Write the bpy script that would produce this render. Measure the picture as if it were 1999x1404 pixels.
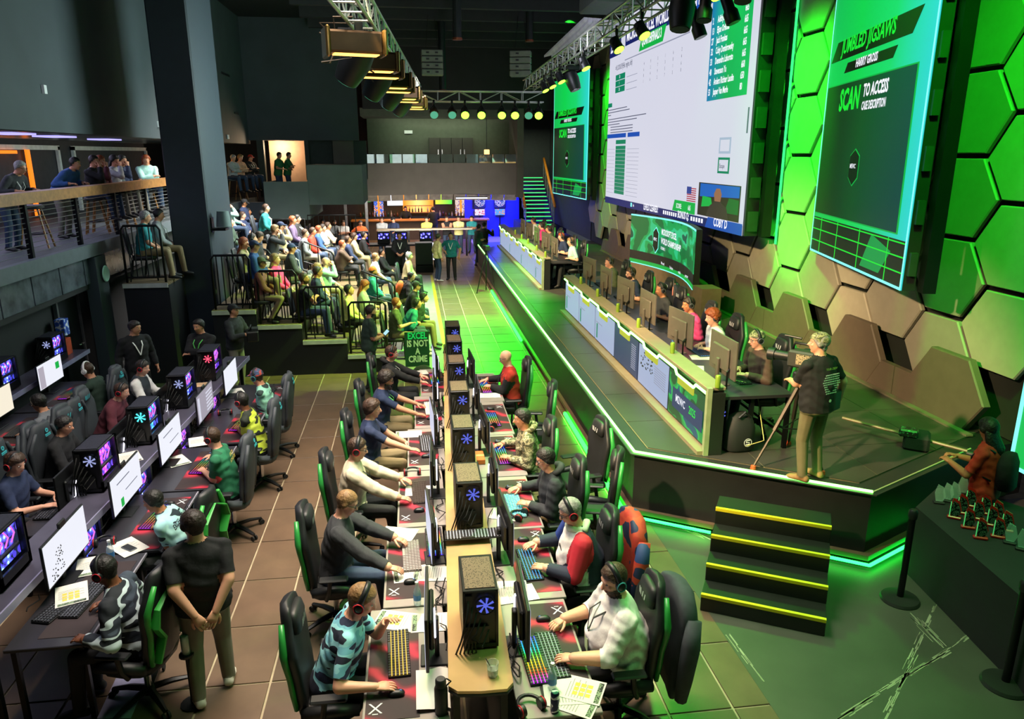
import bpy, math, random
import numpy as np
from mathutils import Vector as V3, Matrix as M4
for o in list(bpy.data.objects): bpy.data.objects.remove(o)
SC = bpy.context.scene; COL = SC.collection
random.seed(7); RNG = np.random.default_rng(7)
PI = math.pi; rad = math.radians

# ---------------------------------------------------------------- camera, world, light, exposure
FPX, HZ, EYE, YAW = 1450.0, 300.0, 4.5, rad(7.6)
PITCH = math.atan((702 - HZ) / FPX)
cam = bpy.data.cameras.new('camera'); cam.sensor_width = 36; cam.lens = FPX / 1999 * 36
cam.clip_start = .05; cam.clip_end = 200
camo = bpy.data.objects.new('camera', cam); COL.objects.link(camo)
camo.location = (0, 0, EYE); camo.rotation_euler = (PI / 2 - PITCH, 0, -YAW)
SC.camera = camo
SC.view_settings.view_transform = 'Standard'; SC.view_settings.look = 'None'
SC.view_settings.exposure = 0.0; SC.view_settings.gamma = 1.0; SC.view_settings.use_curve_mapping = False
SC.cycles.max_bounces = 5; SC.cycles.diffuse_bounces = 3; SC.cycles.glossy_bounces = 3
SC.cycles.transmission_bounces = 4; SC.cycles.transparent_max_bounces = 6
SC.cycles.sample_clamp_indirect = 4.0; SC.cycles.caustics_reflective = False; SC.cycles.caustics_refractive = False
W = bpy.data.worlds.new('world'); SC.world = W; W.use_nodes = True
W.node_tree.nodes['Background'].inputs[0].default_value = (.55, .62, .75, 1)
W.node_tree.nodes['Background'].inputs[1].default_value = .085

def lamp(kind, name, loc, target, power, color, size=.3, sizey=None, angle=60, blend=.4, spread=180):
    d = bpy.data.lights.new(name, kind); d.energy = power; d.color = color
    if kind == 'AREA':
        d.size = size; d.spread = rad(spread)
        if sizey: d.shape = 'RECTANGLE'; d.size_y = sizey
    else:
        d.shadow_soft_size = size
    if kind == 'SPOT': d.spot_size = rad(angle); d.spot_blend = blend
    o = bpy.data.objects.new(name, d); COL.objects.link(o); o.location = loc
    if target is not None:
        o.rotation_euler = (V3(target) - V3(loc)).to_track_quat('-Z', 'Y').to_euler()
    return o
GREEN = (.06, 1, .07); YGREEN = (.55, 1, .16); WARM = (1, .74, .42); PALE = (1, .93, .82)
# house light over the playing floor
lamp('AREA', 'house_light', (-.3, 8.2, 8.6), (-.3, 8.6, 0), 520, (1, .87, .74), 4.2, 5, spread=82)
lamp('AREA', 'house_light', (-4.6, 9.5, 8.0), (-4.4, 9.5, 0), 110, (.78, .82, 1), 2, 6)
lamp('AREA', 'house_light', (4.4, 4.2, 8.0), (4.4, 4.8, 0), 150, (.30, 1, .26), 3, 3, spread=110)
# front-of-house spots on the stage
lamp('SPOT', 'stage_spot', (-3.5, 4.1, 6.9), (5.3, 9.9, .9), 9000, (1, .70, .38), .14, angle=32, blend=.6)
lamp('SPOT', 'stage_spot', (-.6, 10, 6.6), (4.5, 13.4, 1.8), 6200, (1, .76, .36), .15, angle=52, blend=.7)
lamp('SPOT', 'stage_spot', (.2, 17, 6.6), (4.5, 22, 1.7), 7000, (1, .80, .42), .15, angle=62, blend=.7)
lamp('SPOT', 'stage_spot', (3.4, 8.6, 6.5), (3.2, 9.6, .9), 170, GREEN, .15, angle=75, blend=.8)
lamp('SPOT', 'stage_spot', (3.4, 15, 6.5), (3.0, 15, .9), 200, GREEN, .15, angle=80, blend=.8)
# green wash on the hexagon wall
for (lx, ly), ty, pw, an in (((4.3, 5.2), 8.3, 4800, 62), ((5.0, 9.4), 9.8, 2600, 56), ((4.3, 13.5), 14.0, 9500, 46), ((5.6, 16.2), 16.4, 2400, 60), ((5.7, 27.8), 29.2, 4200, 60)):
    lamp('SPOT', 'wall_wash', (lx, ly, 9.0), (7.5, ty, 4.75), pw, (.015, 1, .02), .2, angle=an, blend=.9)
lamp('SPOT', 'wall_wash', (6.3, 13.9, 1.1), (7.5, 14.2, 4.4), 600, (.02, 1, .03), .2, angle=70, blend=.9)
# green heads on the truss over the aisle and the risers
lamp('SPOT', 'aisle_spot', (2.0, 23.6, 5.6), (1.5, 18.2, 0), 9500, (.03, 1, .02), .12, angle=44, blend=.7)
lamp('SPOT', 'aisle_spot', (2.9, 23.6, 5.6), (1.5, 23.0, 0), 6500, (.05, 1, .03), .12, angle=70, blend=.7)
lamp('SPOT', 'aisle_spot', (3.4, 15.0, 6.4), (-1.0, 16.8, .8), 7500, YGREEN, .15, angle=50, blend=.8)
lamp('SPOT', 'aisle_spot', (3.4, 20.0, 6.4), (-1.5, 20.5, 1), 3400, (.8, 1, .45), .15, angle=60, blend=.8)
lamp('SPOT', 'aisle_spot', (3.3, 11.5, 6.4), (2.2, 7.6, .3), 2300, (.08, 1, .06), .12, angle=55, blend=.9)
lamp('AREA', 'riser_light', (-1.0, 22, 7.2), (-2.8, 22, 1), 1350, (1, .95, .88), 2, 6, spread=100)
# mezzanine, bar and balcony lamps, plus added fill lamps
lamp('AREA', 'mezzanine_light', (-7.6, 15, 4.8), (-7.6, 15, 2), 90, (.7, .68, 1), 1.2, 9)
lamp('AREA', 'wall_light', (-.6, 17.5, 5.2), (-6, 18, 5.4), 420, (.78, 1, .95), 2, 3)
lamp('AREA', 'wall_light', (0, 7, 8.8), (-6.1, 10, 6.6), 110, (.72, .95, .92), 3, 5)
lamp('POINT', 'booth_light', (-5.1, 31.6, 4.75), None, 110, (1, .72, .45), .15)
lamp('SPOT', 'back_balcony_light', (1.5, 25, 6.0), (1.5, 36.5, 3.2), 1500, (1, .9, .8), .3, angle=34, blend=.9)
lamp('AREA', 'canopy_light', (2.2, 15, 6.6), (4.2, 18.4, 7.3), 70, (.85, .85, 1), .6, .6)  # unseen fill lamp, added to brighten the canopy underside
lamp('AREA', 'bar_uplight', (1, 32.6, 1.4), (1.2, 36.4, 2.6), 170, (1, .9, .8), 4, .4)  # unseen fill lamp, added to brighten the soffit under the balcony
lamp('AREA', 'back_balcony_light', (1.5, 37.6, 6.1), (1.5, 38.6, 4.6), 60, (.8, 1, .7), 5, .6)
lamp('AREA', 'bar_light', (.3, 40, 2.55), (.3, 40.3, 0), 200, (1, .66, .34), 5, 3)
lamp('AREA', 'bar_blue_light', (4.6, 40.6, 2.4), (4.6, 42, .6), 420, (.03, .04, 1), 1.4, 1)
lamp('AREA', 'bar_blue_light', (4.2, 39.4, 2.5), (4.0, 38.6, 0), 260, (.04, .05, 1), 1.4, 1)
lamp('AREA', 'far_floor_light', (-.5, 32.5, 2.55), (-.5, 32.8, 0), 160, (1, .9, .8), 4, 2)
lamp('AREA', 'stair_light', (6.2, 38.5, 5.6), (6.2, 38.8, 1.5), 120, (.9, 1, .6), 1.4, 2)
# warm lamps inside the truss over the centre table
for yy in (5.2, 8.2, 11.2):
    lamp('SPOT', 'truss_lamp', (-.35, yy + 2.2, 6.0), (.42, yy, .95), 900, (1, .76, .46), .2, angle=50, blend=.9)

# ---------------------------------------------------------------- materials
def lin(c):
    if isinstance(c, str):
        c = [int(c[i:i + 2], 16) / 255 for i in (0, 2, 4)]
    return tuple(x / 12.92 if x <= .04045 else ((x + .055) / 1.055) ** 2.4 for x in c[:3])
MATS = {}
def mat(name, c, rough=.55, metal=0, em=0, emc=None, var=.12, scale=6, bump=0, alpha=1, pat=None, spec=None, coat=0):
    """procedural material: base colour varied by noise, optional second/third pattern colours"""
    if name in MATS: return MATS[name]
    m = bpy.data.materials.new(name); m.use_nodes = True; MATS[name] = m
    nt = m.node_tree; N = nt.nodes; L = nt.links
    b = N['Principled BSDF']; b.inputs['Roughness'].default_value = rough; b.inputs['Metallic'].default_value = metal
    if spec is not None: b.inputs['Specular IOR Level'].default_value = spec
    if coat: b.inputs['Coat Weight'].default_value = coat
    c = lin(c)
    tc = N.new('ShaderNodeTexCoord')
    out = None
    if pat:
        kind = pat[0]
        ramp = N.new('ShaderNodeValToRGB'); ramp.color_ramp.interpolation = 'CONSTANT'
        if kind == 'camo':
            t = N.new('ShaderNodeTexNoise'); t.inputs['Scale'].default_value = pat[2]; t.inputs['Detail'].default_value = 1.5
            mp = N.new('ShaderNodeMapping'); mp.inputs['Scale'].default_value = pat[3] if len(pat) > 3 else (1, 1, 1.6)
            L.new(tc.outputs['Object'], mp.inputs[0]); L.new(mp.outputs[0], t.inputs[0]); src = t.outputs[0]
            cols = pat[1]; pos = [.0, .46, .54, .62][:len(cols)]
        elif kind == 'streak':
            t = N.new('ShaderNodeTexWave'); t.inputs['Scale'].default_value = pat[2]; t.inputs['Distortion'].default_value = 9
            t.inputs['Detail'].default_value = 3; t.inputs['Detail Scale'].default_value = 1.2
            L.new(tc.outputs['Object'], t.inputs[0]); src = t.outputs[1]
            cols = pat[1]; pos = pat[3]; ramp.color_ramp.interpolation = 'LINEAR'
        elif kind == 'grad':
            mp = N.new('ShaderNodeSeparateXYZ'); L.new(tc.outputs['Generated'], mp.inputs[0]); src = mp.outputs[pat[2]]
            cols = pat[1]; pos = [i / max(1, len(cols) - 1) for i in range(len(cols))]; ramp.color_ramp.interpolation = 'LINEAR'
        elif kind == 'dots':
            t = N.new('ShaderNodeTexVoronoi'); t.inputs['Scale'].default_value = pat[2]
            L.new(tc.outputs['Object'], t.inputs[0]); src = t.outputs[0]
            cols = pat[1]; pos = pat[3]
        elif kind == 'hatch':
            t = N.new('ShaderNodeTexWave'); t.inputs['Scale'].default_value = pat[2]; t.bands_direction = 'DIAGONAL'
            L.new(tc.outputs['Object'], t.inputs[0]); src = t.outputs[1]
            cols = pat[1]; pos = [0, .5]
        er = ramp.color_ramp.elements
        while len(er) < len(cols): er.new(.5)
        for e, p, cc in zip(er, pos, cols):
            e.position = p; e.color = (*lin(cc), 1)
        L.new(src, ramp.inputs[0]); out = ramp.outputs[0]
    elif var:
        t = N.new('ShaderNodeTexNoise'); t.inputs['Scale'].default_value = scale; t.inputs['Detail'].default_value = 3
        L.new(tc.outputs['Object'], t.inputs[0])
        ramp = N.new('ShaderNodeValToRGB'); er = ramp.color_ramp.elements
        er[0].position = .3; er[1].position = .7
        er[0].color = (*[x * (1 - var) for x in c], 1); er[1].color = (*[min(1, x * (1 + var)) for x in c], 1)
        L.new(t.outputs[0], ramp.inputs[0]); out = ramp.outputs[0]
        if bump:
            bp = N.new('ShaderNodeBump'); bp.inputs['Strength'].default_value = bump; bp.inputs['Distance'].default_value = .02
            L.new(t.outputs[0], bp.inputs['Height']); L.new(bp.outputs[0], b.inputs['Normal'])
    if out: L.new(out, b.inputs['Base Color'])
    else: b.inputs['Base Color'].default_value = (*c, 1)
    if em:
        b.inputs['Emission Strength'].default_value = em
        if out and pat and emc is None: L.new(out, b.inputs['Emission Color'])
        else: b.inputs['Emission Color'].default_value = (*(lin(emc) if emc else c), 1)
    if alpha < 1:
        b.inputs['Alpha'].default_value = alpha
    return m
def emat(name, c, s=1.0, pat=None):          # a screen or lamp: black body, light only
    if name in MATS: return MATS[name]
    m = mat(name, c, .5, 0, s, None, var=0, pat=pat)
    b = m.node_tree.nodes['Principled BSDF']
    for l in list(b.inputs['Base Color'].links): m.node_tree.links.remove(l)
    b.inputs['Base Color'].default_value = (.02, .02, .02, 1); b.inputs['Specular IOR Level'].default_value = .2
    return m
def glass(name, c=(1, 1, 1), rough=.05, alpha=.25):
    if name in MATS: return MATS[name]
    m = mat(name, c, rough, 0, var=0, alpha=alpha); return m

# ---------------------------------------------------------------- mesh helpers
class MB:
    def __init__(s): s.v = []; s.f = []; s.m = []; s.T = None; s.mi = 0
    def add(s, vs, fs):
        n = len(s.v)
        if s.T is not None: vs = [s.T @ V3(p) for p in vs]
        s.v += [tuple(p) for p in vs]; s.f += [[i + n for i in f] for f in fs]; s.m += [s.mi] * len(fs)
        return s
    def box(s, c, d, rz=0, bev=0):
        x, y, z = (q / 2 for q in d)
        if bev:
            b = min(bev, x * .9, y * .9, z * .9); vs = []; 
            for sx in (-1, 1):
                for sy in (-1, 1):
                    for sz in (-1, 1):
                        vs += [(sx * (x - b), sy * (y - b), sz * z), (sx * x, sy * (y - b), sz * (z - b)), (sx * (x - b), sy * y, sz * (z - b))]
            I = lambda sx, sy, sz, k: ((sx > 0) * 4 + (sy > 0) * 2 + (sz > 0)) * 3 + k
            fs = []
            for sg in (-1, 1):
                fs.append([I(a, b_, sg, 0) for a, b_ in ((-1, -1), (1, -1), (1, 1), (-1, 1))][::sg])
                fs.append([I(sg, a, b_, 1) for a, b_ in ((-1, -1), (1, -1), (1, 1), (-1, 1))][::sg])
                fs.append([I(a, sg, b_, 2) for a, b_ in ((-1, -1), (1, -1), (1, 1), (-1, 1))][::-sg])
            for a in (-1, 1):
                for b_ in (-1, 1):
                    fs.append([I(a, b_, -1, 1), I(a, b_, -1, 2), I(a, b_, 1, 2), I(a, b_, 1, 1)][::-a * b_])
                    fs.append([I(a, -1, b_, 0), I(a, -1, b_, 1), I(a, 1, b_, 1), I(a, 1, b_, 0)][::-a * b_])
                    fs.append([I(-1, a, b_, 0), I(-1, a, b_, 2), I(1, a, b_, 2), I(1, a, b_, 0)][::a * b_])
                    for c_ in (-1, 1): fs.append([I(a, b_, c_, 0), I(a, b_, c_, 1), I(a, b_, c_, 2)][::a * b_ * c_])
        else:
            vs = [(-x, -y, -z), (x, -y, -z), (x, y, -z), (-x, y, -z), (-x, -y, z), (x, -y, z), (x, y, z), (-x, y, z)]
            fs = [(0, 3, 2, 1), (4, 5, 6, 7), (0, 1, 5, 4), (1, 2, 6, 5), (2, 3, 7, 6), (3, 0, 4, 7)]
        cz, sz_ = math.cos(rz), math.sin(rz)
        return s.add([(c[0] + p[0] * cz - p[1] * sz_, c[1] + p[0] * sz_ + p[1] * cz, c[2] + p[2]) for p in vs], fs)
    def bx(s, a, b, bev=0):
        return s.box([(p + q) / 2 for p, q in zip(a, b)], [abs(q - p) for p, q in zip(a, b)], 0, bev)
    def rings(s, rs, cap=True, closed=False):
        n = len(rs[0]); vs = [p for r in rs for p in r]; fs = []
        for i in range(len(rs) - (0 if closed else 1)):
            j = (i + 1) % len(rs)
            for k in range(n): fs.append((i * n + k, i * n + (k + 1) % n, j * n + (k + 1) % n, j * n + k))
        if cap and not closed: fs.append(tuple(range(n))[::-1]); fs.append(tuple(range((len(rs) - 1) * n, len(rs) * n)))
        return s.add(vs, fs)
    def tube(s, pts, r, n=8, closed=False, flat=1.0, up=None):
        pts = [V3(p) for p in pts]; N = len(pts); rs = []
        if not hasattr(r, '__len__'): r = [r] * N
        prev = None
        for i, p in enumerate(pts):
            if closed: d = pts[(i + 1) % N] - pts[i - 1]
            else: d = pts[min(i + 1, N - 1)] - pts[max(i - 1, 0)]
            d = d.normalized() if d.length > 1e-9 else V3((0, 0, 1))
            if prev is None:
                a = V3(up) if up else (V3((0, 0, 1)) if abs(d.z) < .9 else V3((1, 0, 0)))
            else: a = prev
            x = (a - d * a.dot(d)); x = x.normalized() if x.length > 1e-6 else d.orthogonal().normalized()
            prev = x; y = d.cross(x)
            rs.append([p + (x * (math.cos(2 * PI * k / n) * flat) + y * math.sin(2 * PI * k / n)) * r[i] for k in range(n)])
        return s.rings(rs, True, closed)
    def cyl(s, p0, p1, r0, r1=None, n=12): return s.tube([p0, p1], [r0, r0 if r1 is None else r1], n)
    def cap(s, p0, p1, r0, r1, n=9, flat=1.0, up=None):
        p0 = V3(p0); p1 = V3(p1); d = (p1 - p0).normalized()
        return s.tube([p0 - d * r0 * .9, p0 - d * r0 * .5, p0, p1, p1 + d * r1 * .5, p1 + d * r1 * .9], [r0 * .4, r0 * .85, r0, r1, r1 * .85, r1 * .4], n, flat=flat, up=up)
    def ell(s, c, r, R=None, nu=12, nv=8):
        rs = []; c = V3(c)
        for j in range(1, nv):
            t = PI * j / nv; ring = []
            for i in range(nu):
                a = 2 * PI * i / nu
                q = V3((r[0] * math.sin(t) * math.cos(a), r[1] * math.sin(t) * math.sin(a), -r[2] * math.cos(t)))
                ring.append(c + (R @ q if R else q))
            rs.append(ring)
        n = nu; vs = [p for q in rs for p in q]; fs = []
        for i in range(len(rs) - 1):
            for k in range(n): fs.append((i * n + k, i * n + (k + 1) % n, (i + 1) * n + (k + 1) % n, (i + 1) * n + k))
        b = c + (R @ V3((0, 0, -r[2])) if R else V3((0, 0, -r[2]))); t = c + (R @ V3((0, 0, r[2])) if R else V3((0, 0, r[2])))
        nb = len(vs); vs += [b, t]; o = (len(rs) - 1) * n
        for k in range(n): fs.append((nb, (k + 1) % n, k)); fs.append((nb + 1, o + k, o + (k + 1) % n))
        return s.add(vs, fs)
    def lathe(s, prof, c=(0, 0, 0), n=16, ring=False):
        rs = [[(c[0] + r * math.cos(2 * PI * k / n), c[1] + r * math.sin(2 * PI * k / n), c[2] + z) for k in range(n)] for r, z in prof]
        return s.rings(rs, True, ring)
    def prism(s, poly, z0, z1):
        n = len(poly); vs = [(x, y, z0) for x, y in poly] + [(x, y, z1) for x, y in poly]
        a = sum(poly[i][0] * poly[(i + 1) % n][1] - poly[(i + 1) % n][0] * poly[i][1] for i in range(n))
        fs = [tuple(range(n))[::-1], tuple(range(n, 2 * n))] + [(i, (i + 1) % n, n + (i + 1) % n, n + i) for i in range(n)]
        if a < 0: fs = [f[::-1] for f in fs]
        return s.add(vs, fs)
    def fr(s, O, U, Vv, Nn):                  # local frame: x->U y->V z->N
        m = M4(((U[0], Vv[0], Nn[0], O[0]), (U[1], Vv[1], Nn[1], O[1]), (U[2], Vv[2], Nn[2], O[2]), (0, 0, 0, 1))); s.T = m; return s
    def mesh(s, name, mats, smooth=False):
        me = bpy.data.meshes.new(name); me.from_pydata(s.v, [], s.f)
        for q in (mats if isinstance(mats, (list, tuple)) else [mats]): me.materials.append(q)
        if any(s.m): me.polygons.foreach_set('material_index', s.m)
        if smooth:
            me.shade_smooth()
            if smooth is not True: me.set_sharp_from_angle(angle=rad(smooth))
        me.update(); return me
    def build(s, name, mats, parent=None, smooth=False, loc=None):
        o = bpy.data.objects.new(name, s.mesh(name, mats, smooth)); COL.objects.link(o)
        if parent: o.parent = parent
        if loc: o.location = loc
        return o
def empty(name, label, cat, loc=(0, 0, 0), rz=0, group=None):
    o = bpy.data.objects.new(name, None); COL.objects.link(o); o.location = loc; o.rotation_euler = (0, 0, rz)
    o.empty_display_size = .1
    return tag(o, label, cat, group)
def tag(o, label=None, cat=None, group=None, kind=None):
    if label: o['label'] = label
    if cat: o['category'] = cat
    if group: o['group'] = group
    if kind: o['kind'] = kind
    return o
KIDS = {}
def copy_tree(root, loc, rz=0, label=None, group=None, cat=None, swap=None, skip=()):
    r = root.copy(); COL.objects.link(r); r.location = loc; r.rotation_euler = (0, 0, rz)
    tag(r, label, cat, group)
    def rec(src, dst):
        for ch in src.children:
            if ch.name.split('.')[0] in skip: continue
            c = ch.copy(); COL.objects.link(c); c.parent = dst
            if swap and ch.name.split('.')[0] in swap: c.data = swap[ch.name.split('.')[0]]
            rec(ch, c)
    rec(root, r); return r
PROTO = []
def away(o): PROTO.append(o); return o        # prototypes are removed at the end
def np_mesh(name, Vv, F, mats, smooth=True):
    me = bpy.data.meshes.new(name); k = F.shape[1]
    me.vertices.add(len(Vv)); me.vertices.foreach_set('co', np.ascontiguousarray(Vv, dtype=np.float32).ravel())
    me.loops.add(len(F) * k); me.loops.foreach_set('vertex_index', np.ascontiguousarray(F, dtype=np.int32).ravel())
    me.polygons.add(len(F)); me.polygons.foreach_set('loop_start', np.arange(0, len(F) * k, k, dtype=np.int32))
    for q in mats: me.materials.append(q)
    me.update(calc_edges=True); me.validate()
    if smooth: me.shade_smooth()
    return me
def text(body, size, M, m, parent, name='lettering', xs=1.0, bold=.012, align='LEFT', slant=0):
    cu = bpy.data.curves.new(name, 'FONT'); cu.body = body; cu.size = size; cu.resolution_u = 2; cu.offset = bold * size
    cu.align_x = align; cu.align_y = 'BOTTOM_BASELINE' if False else 'BOTTOM'
    cu.materials.append(m); t_ = bpy.data.objects.new(name, cu); me = bpy.data.meshes.new_from_object(t_); bpy.data.objects.remove(t_); bpy.data.curves.remove(cu)
    if slant:
        for v in me.vertices: v.co.x += v.co.y * slant
    o = bpy.data.objects.new(name, me); COL.objects.link(o)
    o.parent = parent
    if parent is not None: M = parent.matrix_basis.inverted() @ M
    o.matrix_basis = M @ M4.Diagonal((xs, 1, 1, 1)); return o
def frame(O, U, Vv):
    U = V3(U).normalized(); Vv = V3(Vv); Vv = (Vv - U * Vv.dot(U)).normalized(); N = U.cross(Vv)
    return M4(((U.x, Vv.x, N.x, O[0]), (U.y, Vv.y, N.y, O[1]), (U.z, Vv.z, N.z, O[2]), (0, 0, 0, 1)))
def seen(px, py, z):                            # ground point under a sight line, used to set things out
    X = (px - 999.5) / FPX; Y = -(py - 702) / FPX; c, s = math.cos(PITCH), math.sin(PITCH)
    a, b, d = X, c + Y * s, -s + Y * c; t = (z - EYE) / d
    return (a * math.cos(YAW) + b * math.sin(YAW)) * t, (-a * math.sin(YAW) + b * math.cos(YAW)) * t

# common materials
BLK = mat('black_plastic', '15171a', .45); BLKM = mat('black_metal', '101214', .4, .4); DARK = mat('charcoal', '26282b', .6)
LEATH = mat('black_leatherette', '1b1d20', .5); LEATHG = mat('grey_leatherette', '3a3f45', .6)
STEEL = mat('brushed_steel', 'b9bcc0', .3, .9); CHROME = mat('chrome', 'd8dade', .15, 1)
WHITE = mat('white_plastic', 'e8e8ea', .45); PAPER = mat('white_paper', 'dcdad2', .8, var=.03)
RED = mat('red_plastic', 'c01828', .45); GREENP = mat('green_plastic', '2f9a40', .45)
WOOD = mat('honey_wood', '9a6b3a', .5, var=.25, scale=12); RUB = mat('rubber', '0c0c0d', .8)
# ---------------------------------------------------------------- people
SKINS = {'a': mat('skin_fair', 'd9a184', .5, var=.05), 'b': mat('skin_light', 'c98e6e', .5, var=.05), 'c': mat('skin_tan', 'a8714e', .5, var=.05),
         'd': mat('skin_brown', '7a4a30', .5, var=.05), 'e': mat('skin_deep', '55321f', .5, var=.05)}
EYEW = mat('eye_white', 'e6e2dc', .3, var=0); EYED = mat('eye_dark', '1c120c', .3, var=0); LIP = mat('lip', 'a35a4e', .5, var=0)
HAIR = {'black': mat('hair_black', '15110f', .55, var=.3, scale=40, bump=.6), 'brown': mat('hair_brown', '3a2516', .55, var=.35, scale=40, bump=.6),
        'dkbrown': mat('hair_dark_brown', '22160e', .55, var=.35, scale=40, bump=.6), 'blond': mat('hair_blond', '84633e', .55, var=.3, scale=40, bump=.6),
        'red': mat('hair_red', '8a3f18', .55, var=.3, scale=40, bump=.6), 'grey': mat('hair_grey', '8c8a86', .6, var=.3, scale=40, bump=.6)}
PEOPLE = []
def ik(S, T, a, b, pole):
    d = T - S; L = d.length; L2 = min(max(L, abs(a - b) + .02), (a + b) * .995); u = d / max(L, 1e-6)
    T = S + u * L2; x = (a * a - b * b + L2 * L2) / (2 * L2); h = math.sqrt(max(0, a * a - x * x))
    p = pole - u * pole.dot(u); p = p.normalized() if p.length > 1e-6 else u.orthogonal().normalized()
    return S + u * x + p * h, T
def hand(mb, Wp, d, nrm, side, curl=.35, n=5, S=1.0, spread=.006):
    """palm and five fingers; d = wrist to knuckles, nrm = back of the hand, side = +1 right hand"""
    d = d.normalized(); nrm = (nrm - d * nrm.dot(d)).normalized(); x = d.cross(nrm) * side   # x points away from the thumb
    x = x * 1.0
    P = lambda a, b, c: Wp + (x * a + d * b + nrm * c) * S
    rs = []
    for b, w, t in ((-.015, .026, .020), (.02, .034, .018), (.055, .041, .016), (.088, .042, .012)):
        rs.append([P(w * math.cos(2 * PI * k / 10), b, t * math.sin(2 * PI * k / 10)) for k in range(10)])
    mb.rings(rs)
    for i, (xx, L) in enumerate(((-.031, .068), (-.0105, .078), (.0105, .072), (.031, .056))):
        p = P(xx, .080, 0); a = curl * .5; pts = [p]; rr = [.0098 * S]
        for k, fr_ in enumerate((.45, .32, .23)):
            dirv = d * math.cos(a) - nrm * math.sin(a) + x * ((i - 1.5) * spread * 8)
            p = p + dirv.normalized() * (L * fr_ * S); pts.append(p); rr.append((.0095, .0085, .0065)[k] * S); a += curl
        mb.tube(pts, rr, n)
    p = P(-.030, .018, -.004); pts = [p]; a = .75
    for k, L in enumerate((.036, .032, .024)):
        dirv = -x * math.sin(a) + d * math.cos(a) - nrm * (.25 + curl * .3); p = p + dirv.normalized() * L * S; pts.append(p); a -= .3
    mb.tube(pts, [.0125 * S, .011 * S, .0095 * S, .007 * S], n)

def person(label, loc, yaw, top, bot='jeans', **k):
    """queue a figure; facing +Y turned by yaw degrees"""
    g = dict(pose='sit', seat=.50, lean=6, hy=0, hp=12, hands='type', long=1, S=1.0, fat=1.0, skin='b', hair='dkbrown', style='short',
             headset=None, glasses=0, beard=0, cap=None, lanyard=None, q=2, shoes='shoe_dark', badge=0, group=None, hw=None, stride=0, roll=0, legs=0, extra=None, wx=1.1)
    g.update(k); g['fat'] *= 1.1; g.update(label=label, loc=loc, yaw=rad(yaw), top=top, bot=bot); PEOPLE.append(g); return g

CL = {'jeans': mat('blue_denim', '2c3e58', .8, scale=30), 'black_trousers': mat('black_trousers', '17181b', .8), 'khaki': mat('khaki_trousers', '857353', .8),
      'grey_trousers': mat('grey_trousers', '7c766c', .8), 'shoe_dark': mat('dark_shoe', '1a1a1c', .6), 'shoe_white': mat('white_shoe', 'cfcac0', .6), 'shoe_tan': mat('tan_boot', '8c6a42', .7),
      'cargo': mat('olive_cargo', '6b6648', .85)}
def cloth(name):
    return CL[name] if name in CL else MATS[name]

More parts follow.
